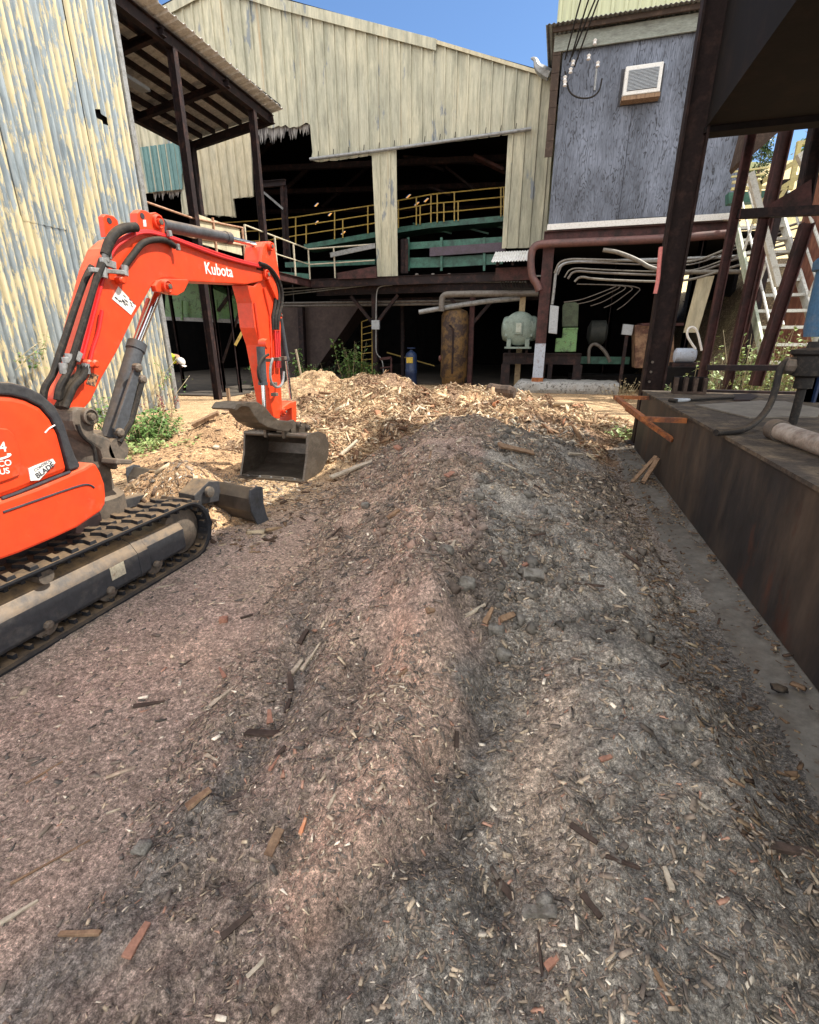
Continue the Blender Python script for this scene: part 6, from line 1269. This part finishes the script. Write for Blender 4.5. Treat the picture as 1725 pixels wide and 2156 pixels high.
for (u, v, d, lab, h, ns, mt_) in ((1425, 800, 9.6, 'sunlit pale green vines spilling over behind the tank beside the black column', .55, 30, 'leaflt'), (1500, 790, 10.6, 'sunny leafy bramble behind the low thin crossbar', .8, 34, 'leaflt'), (1580, 740, 11.2, 'sunlit bramble climbing at the foot of the stairs', 1.4, 40, 'leaflt'), (1660, 745, 11.5, 'brambles growing through the lower stair treads', 1.5, 40, 'leaflt'), (1320, 905, 9.4, 'small sunny weeds at the end of the tank beside the orange bracket', .3, 14, 'leaflt'), (1310, 822, 15.5, 'dry thin grass stalks at the right end of the whitewashed kerb', .7, 16, 'drystem')):
    p = PD(u, v, d); plant(lab, (p[0], d, 0.05 if d > 10 else .0), h + (.5 if 9.5 < d < 12 and u > 1400 else 0), ns, .6, 24 if mt_ != 'drystem' else 8, .085, mt_, rp_, 'brambles behind the tank')
    
# ================================================================== LOOSE PIECES
def piece(u, v, ln, wd, th_, yaw, mat, name, cat, label, lift=.5, pitch=0, roll=0, grp='loose pieces on the heap', taper=1.):
    g_ = Vector(G(u, v)); z0 = topz(g_.x, g_.y); e = .05; sx = (topz(g_.x + e, g_.y) - topz(g_.x - e, g_.y)) / (2 * e); sy = (topz(g_.x, g_.y + e) - topz(g_.x, g_.y - e)) / (2 * e)
    nrm = Vector((-max(-.6, min(.6, sx)), -max(-.6, min(.6, sy)), 1)).normalized(); ax = Vector((math.cos(yaw), math.sin(yaw), 0)); ax = (ax - nrm * ax.dot(nrm)).normalized(); bx = nrm.cross(ax); ax = (ax + nrm * pitch).normalized(); cx_ = ax.cross(bx)
    rr_ = random.Random(int(u * 7 + v)); vs = []; n_ = 5; c = Vector((g_.x, g_.y, z0)) + nrm * th_ * lift
    for i in range(n_ + 1):
        t = i / n_ - .5; tp = 1 - (1 - taper) * (i / n_)
        for a, b in ((-1, -1), (1, -1), (1, 1), (-1, 1)):
            vs.append(c + ax * (ln * t + rr_.uniform(-.04, .04) * ln * (0 < i < n_)) + bx * (a * wd / 2 * tp * rr_.uniform(.82, 1.12)) + cx_ * (b * th_ / 2 * rr_.uniform(.8, 1.1)))
    fs = [(3, 2, 1, 0), (n_ * 4, n_ * 4 + 1, n_ * 4 + 2, n_ * 4 + 3)] + [(i * 4 + k, i * 4 + (k + 1) % 4, i * 4 + 4 + (k + 1) % 4, i * 4 + 4 + k) for i in range(n_) for k in range(4)]
    o = MB().add(vs, fs).build(name, mat, bevel=min(.003, th_ * .15)); tag(o, label, cat, grp); return o
def rock(u, v, r, label, mat='rock', sq=.7, grp='rocks on the heap'):
    g_ = G(u, v); bm = bmesh.new(); bmesh.ops.create_icosphere(bm, subdivisions=3, radius=1); rr_ = random.Random(int(u + v)); ox = rr_.random() * 50
    P_ = np.array([p.co[:] for p in bm.verts]); nn = fbm(P_[:, 0] * 1.6 + ox, P_[:, 1] * 1.6 + P_[:, 2] * 1.7, 5, 3, .65); nn = .45 + 1.1 * nn; P_ = np.round(P_ * 1.4) / 1.4
    z0 = topz(g_[0], g_[1])
    for p, k in zip(bm.verts, nn): c = p.co * k; c.x = max(-.8, min(.8, c.x)); p.co = Vector((g_[0] + c.x * r, g_[1] + c.y * r * .8, z0 + r * sq * .45 + c.z * r * sq))
    me = bpy.data.meshes.new('rock'); bm.to_mesh(me); bm.free(); me.shade_smooth(); me.materials.append(M[mat]); o = bpy.data.objects.new('rock', me); C.objects.link(o); tag(o, label, 'rock', grp)
rock(983, 1236, .062, 'grey upright stone half buried in the middle of the heap'); rock(1045, 1335, .055, 'rounded tan clod beside the short thick stick', 'rock'); rock(1060, 1385, .05, 'crusty clod just below the short thick stick'); rock(940, 1165, .06, 'grey clod near the crest above the grey upright stone'); rock(1425, 1535, .03, 'small brown clod near the concrete strip')
rock(1110, 1045, .05, 'brown clod on the right flank of the dark heap'); rock(770, 1068, .05, 'dark clod at the left shoulder of the dark heap'); rock(1010, 1048, .055, 'square dark clod on the middle of the heap crest'); rock(1145, 1905, .028, 'small dark clod in the lower middle of the heap'); rock(1640, 1452, .04, 'charred black lump lying on the concrete strip', 'hose', .4); rock(300, 1790, .035, 'soft dark clod of mulch at lower left', 'rock', .5)
pieces = [(1120, 1216, .13, .07, .05, -.1, 'rock', 'brick', 'brick', 'broken grey brown brick lying right of the grey stone', 1), (1065, 1302, .10, .035, .03, .6, 'board', 'wood_offcut', 'wood', 'short thick stick below the broken brick', .9), (1108, 1192, .05, .03, .02, .4, 'redwood', 'wood_offcut', 'wood', 'small bright orange chip above the broken brick', .8),
 (455, 1478, .20, .042, .008, .85, 'paleboard', 'splinter', 'wood', 'long pale forked splinter on the flat ground at left', .3), (468, 1418, .11, .022, .008, 2.2, 'redwood', 'splinter', 'wood', 'reddish splinter touching the top of the long pale splinter', .5), (625, 1408, .12, .03, .015, 1.3, 'paleboard', 'splinter', 'wood', 'white split stick in the hollow left of the ridge', .7), (645, 1400, .09, .025, .012, 1.1, 'paleboard', 'splinter', 'wood', 'second white split stick beside the other in the hollow', .7),
 (568, 1512, .075, .03, .012, 1.9, 'redwood', 'wood_offcut', 'wood', 'pinkish flat chip at the edge of the hollow', .5), (555, 1547, .17, .045, .012, -.25, 'darkboard', 'bark_piece', 'bark', 'dark curved bark strip below the pinkish flat chip', 1), (607, 1490, .10, .02, .014, 1.6, 'darkboard', 'bark_piece', 'bark', 'upright dark splinter beside the pinkish flat chip', 1), (448, 1597, .085, .018, .008, -.5, 'paleboard', 'splinter', 'wood', 'white splinter lying low at left centre', .3), (580, 1610, .07, .014, .008, 1.2, 'redwood', 'splinter', 'wood', 'thin red splinter near the left centre', .5),
 (578, 1775, .085, .032, .008, 1.35, 'board', 'wood_offcut', 'wood', 'flat brown rectangular chip at lower left of centre', .9), (640, 1740, .08, .018, .008, 1.3, 'orangecup', 'splinter', 'wood', 'vivid orange splinter beside the flat brown chip', .4), (420, 1685, .09, .05, .012, .7, 'board', 'bark_piece', 'bark', 'broad tan bark flake at lower left', .7), (170, 1970, .14, .014, .012, -.12, 'board', 'stick', 'stick', 'long brown stick crossing at the lower left', .9), (290, 1985, .09, .03, .01, 1.4, 'redwood', 'bark_piece', 'bark', 'dark red bark flake at the lower left', .6), (110, 1815, .22, .008, .006, .75, 'board', 'stick', 'stick', 'thin long twig at the left edge', .6),
 (30, 1930, .12, .02, .008, .8, 'paleboard', 'splinter', 'wood', 'pale split sliver at the left edge', .4), (500, 1950, .09, .022, .01, .7, 'darkboard', 'bark_piece', 'bark', 'dark slanting bark sliver at the bottom left', .5), (545, 2035, .07, .012, .008, .8, 'paleboard', 'splinter', 'wood', 'pale straight sliver at the bottom left of centre', .8), (1345, 1640, .035, .03, .02, .2, 'rock', 'block_chip', 'wood', 'small pale grey square chip on the right mound', 1), (1405, 1855, .06, .02, .01, 1.5, 'paleboard', 'splinter', 'wood', 'tan stubby chip right of centre near the bottom', .6),
 (1395, 1655, .07, .008, .006, -.15, 'paleboard', 'splinter', 'wood', 'thin straw coloured sliver on the right mound', .5), (1065, 1875, .08, .025, .01, -.85, 'darkboard', 'bark_piece', 'bark', 'grey bark strip slanting down at the bottom centre', .9), (1140, 1925, .10, .03, .02, -.3, 'rock', 'bark_piece', 'bark', 'knobbly grey root piece at the bottom centre', .9), (1395, 2080, .07, .012, .008, -1.3, 'board', 'splinter', 'wood', 'tan sliver at the bottom right', .5), (1140, 2010, .1, .01, .008, 1.4, 'darkboard', 'stick', 'stick', 'thin dark twig near the bottom centre', .5),
 (1165, 2030, .045, .02, .01, .3, 'redwood', 'wood_offcut', 'wood', 'orange red chip near the bottom centre', .7), (1660, 1798, .16, .03, .02, -.15, 'darkboard', 'board', 'board', 'dark board end at the lower right edge', 1), (1530, 1520, .07, .014, .008, -1.0, 'paleboard', 'splinter', 'wood', 'pale splinter next to the concrete strip', .5), (1275, 1600, .05, .02, .01, .3, 'redwood', 'wood_offcut', 'wood', 'orange chip on the upper right mound', .7), (955, 1150, .10, .035, .02, 1.2, 'paleboard', 'splinter', 'wood', 'pale pointed chip on the heap crest above the stone', .5),
 (862, 1000, .16, .03, .012, 1.5, 'board', 'splinter', 'wood', 'upright tan splinter on the left slope of the heap top', .9), (968, 928, .12, .07, .012, 1.2, 'paleboard', 'wood_offcut', 'wood', 'pale trapezoid chip at the very crest of the dark heap', .6), (948, 1000, .11, .06, .015, .8, 'redwood', 'wood_offcut', 'wood', 'reddish flat chip near the top of the dark heap', .8), (838, 945, .11, .09, .03, -.8, 'redwood', 'wood_offcut', 'wood', 'orange brown block at the left shoulder of the heap top', .8), (1150, 1040, .3, .02, .015, -.75, 'darkboard', 'stick', 'stick', 'long dark twig on the right flank of the heap', .7), (1180, 900, .3, .03, .02, -.6, 'darkboard', 'stick', 'stick', 'dark split slat among the pale chips on the right', .7),
 (350, 1235, .12, .014, .006, .35, 'paleboard', 'splinter', 'wood', 'pale straight splinter on the ground right of the track', .3), (472, 1310, .05, .04, .03, .2, 'redwood', 'block_chip', 'wood', 'small pink cube of wood on the flat ground', 1), (315, 1485, .14, .03, .01, .25, 'darkboard', 'bark_piece', 'bark', 'dark bark strip on the flat ground at left', .3), (95, 1628, .13, .012, .006, .95, 'board', 'splinter', 'wood', 'thin tan sliver near the left edge of the ground', .4)]
for (u, v, ln, wd, th_, yw, mt_, nm, ct_, lb_, lf_) in pieces: piece(u, v, ln, wd, th_, yw + YAW, mt_, nm, ct_, lb_, .6, taper=lf_)
big = [(1085, 1165 - 215, 0.5, .10, .03, .2, 'board', 'wood_offcut', 'wood', 'broad flat board fragment in the bright chips behind the crest', .7), (760, 985, .95, .07, .03, .75, 'paleboard', 'board', 'board', 'long pale slab lying on the chip slope right of the bucket', .8), (720, 960, .7, .06, .03, .9, 'paleboard', 'board', 'board', 'pale slab parallel to the long one, nearer the bucket', .7), (455, 945, .22, .08, .03, 1.8, 'paleboard', 'wood_offcut', 'wood', 'pale block chip lying on the sawdust left of the bucket', .9), (437, 888, .5, .09, .06, .25, 'board', 'board', 'board', 'short thick board lying past the weeds', 1), (1165, 990 - 80, .5, .05, .03, -.7, 'board', 'board', 'board', 'brown slat at the right edge of the pale chips', .8), (1008, 815, .7, .05, .05, 2.0, 'darkboard', 'stick', 'stick', 'dark forked branch sticking up at the back of the chip heap', .5), (1210, 960, .25, .04, .03, .4, 'paleboard', 'wood_offcut', 'wood', 'small pale stick lying at the foot of the chips near the tank', .8), (880, 880, 1.0, .05, .03, .5, 'board', 'board', 'board', 'long thin slat half buried on the middle of the chip heap', .8), (975, 870, .8, .06, .03, -.4, 'board', 'board', 'board', 'slat slanting down on the right part of the chip heap', .8)]
for (u, v, ln, wd, th_, yw, mt_, nm, ct_, lb_, lf_) in big: piece(u, v, ln, wd, th_, yw + YAW, mt_, nm, ct_, lb_, 1., pitch=.12, taper=lf_, grp='slabs in the chip heap')
g_ = G(1052, 838); o = MB().lathe((0, 0, 0), [(.12, -.35), (.17, -.3), (.16, 0), (.18, .2), (.13, .34)], 12, 'x').build('log', 'bark'); o.location = (g_[0], g_[1] + .3, topz(g_[0], g_[1]) + .12); o.rotation_euler = (0, .08, -.2); tag(o, 'rotten log chunk at the back of the chip heap below the motor table', 'log')
g_ = G(1040, 860); cu_ = MB().lathe((0, 0, 0), [(.045, 0), (.06, .14), (.055, .14), (.04, .01)], 16).build('paper_cup', 'orangecup', smooth=True); cu_.location = (g_[0], g_[1], topz(g_[0], g_[1]) + .07); cu_.rotation_euler = (1.3, .2, .7); tag(cu_, 'crumpled orange and white cup on the chip heap', 'cup')
g_ = G(1145, 838); o = MB().lathe((0, 0, 0), [(.03, 0), (.045, .03), (.045, .2), (.02, .25), (.02, .28)], 14).build('plastic_bottle', 'purpleplastic', smooth=True); o.location = (g_[0], g_[1], .08); o.rotation_euler = (1.57, 0, .9 + 1); tag(o, 'small purple plastic bottle on the grey ground before the kerb', 'bottle')
g_ = G(1125, 845); o = MB().lathe((0, 0, 0), [(.05, 0), (.06, .12), (.03, .13)], 12).build('paper_cup', 'cream2', smooth=True); o.location = (g_[0], g_[1], .1); o.rotation_euler = (1.4, .4, .2); tag(o, 'crushed pale cup next to the purple bottle', 'cup')
g_ = Vector(G(487, 870)); o = MB().bar(g_ - Vector((0, 0, .1)), g_ + Vector((-.05, .05, .42)), .05, .04).build('stake', 'board'); tag(o, 'short brown wooden stake upright behind the small sawdust heap', 'stake')
p0, p1 = Vector(PD(640, 805, 16)), Vector(PD(623, 735, 16)); o = MB().bar(p0 - Vector((0, 0, .4)), p1, .06, .03).build('stake', 'paleboard'); tag(o, 'leaning pale wooden stake rising behind the chip heap', 'stake')
bt = thing('small_bench', 'low dark steel stand beside the braced column', 'stand', (-8, 19.3, 0)); a, b = PD(800, 756, 19.3), PD(824, 753, 19.3); MB().bar(a, b, .06, .1).build('top_bar', 'redsteel', bt); MB().bar(b, dn(b), .06).build('leg', 'redsteel', bt); MB().bar(Vector(a) - Vector((0, 0, .35)), Vector(b) - Vector((0, 0, .35)), .05).build('stretcher', 'redsteel', bt)
# pink ribbon on the column
o = MB().tube(curve([PD(1392, 520, 8.55), PD(1388, 560, 8.55), PD(1386, 590, 8.55), PD(1380, 618, 8.55)], 2), [.035] * 3 + [.04] * 8 + [.03] * 3 + [.012] * 4 if False else .03, 5).build('ribbon', 'pinkribbon'); tag(o, 'faded pink ribbon hanging from the left edge of the black column', 'ribbon')
# overhead wires and insulators
for k, (a, b, c_) in enumerate((((1234, -40), (1212, 40), (1190, 125)), ((1252, -40), (1225, 45), (1200, 130)), ((1270, -40), (1236, 40), (1205, 118)), ((1275, -40), (1240, 55), (1210, 140)))):
    p = [PD(u, v, 15.5 + .5 * i) for i, (u, v) in enumerate((a, b))] + [PD(c_[0], c_[1], 17.3)]
    o = MB().tube(curve(p, 2), .02, 6).build('service_wire', 'hose'); tag(o, ('leftmost', 'second from left', 'third from left', 'rightmost')[k] + ' of four overhead wires coming down to the plywood room', 'wire', 'overhead wires')
o = MB().tube(curve([PD(u, v, 17.35) for u, v in ((1190, 150), (1196, 190), (1212, 205), (1240, 208), (1262, 195), (1268, 165))], 3), .022, 6).build('wire_loop', 'hose'); tag(o, 'drooping black wire loop on the plywood wall left of the air conditioner', 'wire')
for k, (u, v) in enumerate(((1207, 132), (1202, 148), (1190, 165), (1190, 176), (1253, 88), (1240, 120), (1259, 135))):
    o = MB().lathe(PD(u, v, 17.3), [(.02, -.07), (.055, -.05), (.035, 0), (.055, .04), (.02, .07)], 12).build('insulator', 'ltpaint', smooth=True)
    tag(o, ('white insulator at the top of the wire cluster', 'white insulator second in the wire cluster', 'white insulator third down the plywood edge', 'lowest white insulator on the plywood edge', 'highest white insulator near the roof edge', 'white insulator midway under the eave', 'white insulator above the vertical conduit')[k], 'insulator', 'insulators on the plywood room')
o = MB().tube([PD(1257, 140, 17.35), PD(1252, 190, 17.35)], .03, 8).build('conduit', 'galv', smooth=True); tag(o, 'short vertical conduit on the plywood wall below an insulator', 'conduit')

rx_ = random.Random(21)
kinds = [('darkboard', 'bark_piece', 'bark'), ('paleboard', 'splinter', 'wood'), ('board', 'wood_offcut', 'wood'), ('darkboard', 'stick', 'stick')]
extra = [(640, 1345, .10, .03, .02, 1.2, 0, 'dark slab of bark at the top of the grey hollow'), (612, 1440, .12, .03, .02, 1.9, 0, 'dark bark slab standing in the middle of the grey hollow'), (665, 1370, .10, .012, .008, 1.0, 1, 'thin white splinter at the right rim of the grey hollow'), (590, 1590, .07, .02, .012, .3, 0, 'short dark bark bit just below the grey hollow'),
 (985, 1165, .16, .03, .02, 1.1, 0, 'dark bark strip by the crest above the grey stone'), (1060, 1190, .14, .025, .02, 1.7, 0, 'dark bark strip right of the grey stone'), (1000, 1290, .15, .03, .015, .3, 1, 'flat pale slab across the crest below the grey stone'), (1030, 1300, .10, .035, .02, .9, 2, 'tan chunk beside the short thick stick'), (905, 1290, .05, .035, .02, .3, 2, 'small tan block left of the crest below the stone'),
 (1120, 1130, .22, .02, .014, -.6, 3, 'long dark twig lying down the right flank below the crest'), (1240, 1235, .18, .022, .016, -.5, 3, 'dark twig on the grey slope right of the brick'), (1290, 1330, .12, .02, .012, .4, 0, 'dark strip on the right slope above the mound'), (1330, 1180, .16, .03, .02, -.9, 0, 'dark bark strip near the concrete edge, mid slope'),
 (700, 1130, .22, .02, .012, .8, 3, 'dark twig on the left flank near the tyre marks'), (520, 1300, .08, .015, .01, .6, 3, 'small dark twig on the flat ground left of the ridge'), (830, 1085, .12, .04, .02, .5, 2, 'tan board scrap on the upper left of the ridge'), (905, 965, .2, .03, .02, 1.4, 2, 'brown upright stick stub near the heap top'), (1075, 985, .22, .03, .015, -.5, 1, 'pale stick on the right shoulder of the heap top'),
 (760, 1490, .06, .012, .008, 2.2, 1, 'white sliver on the pinkish slope'), (700, 1690, .05, .014, .008, .9, 1, 'pale sliver on the lower pinkish slope'), (850, 1420, .05, .02, .01, .4, 2, 'tan chip on the pink slope by the gully'), (960, 1560, .06, .018, .012, 1.8, 0, 'dark bark bit in the gully'), (905, 1700, .055, .008, .006, .6, 1, 'straw sliver lower in the gully'), (1245, 1910, .07, .02, .012, -1.1, 0, 'grey bark bit at lower right of the knobbly root'),
 (1230, 1760, .09, .02, .012, -.8, 0, 'dark splintered strip on the lower right mound'), (1310, 1820, .10, .016, .012, -.7, 0, 'grey split strip parallel to the dark splintered one'), (1480, 1700, .07, .01, .008, -.9, 1, 'pale sliver on the far right slope'), (1550, 1650, .05, .012, .008, -.5, 2, 'orange tan chip on the far right slope'), (240, 1710, .05, .008, .006, .3, 1, 'tiny pale sliver at left on the trodden ground'), (390, 1400, .07, .01, .008, .7, 3, 'thin dark twig on the trodden ground')]
for (u, v, ln, wd, th_, yw, kd, lb_) in extra: piece(u, v, ln, wd, th_, yw + YAW, kinds[kd][0], kinds[kd][1], kinds[kd][2], lb_, .7, pitch=rx_.uniform(.0, .3), taper=rx_.uniform(.4, .95))
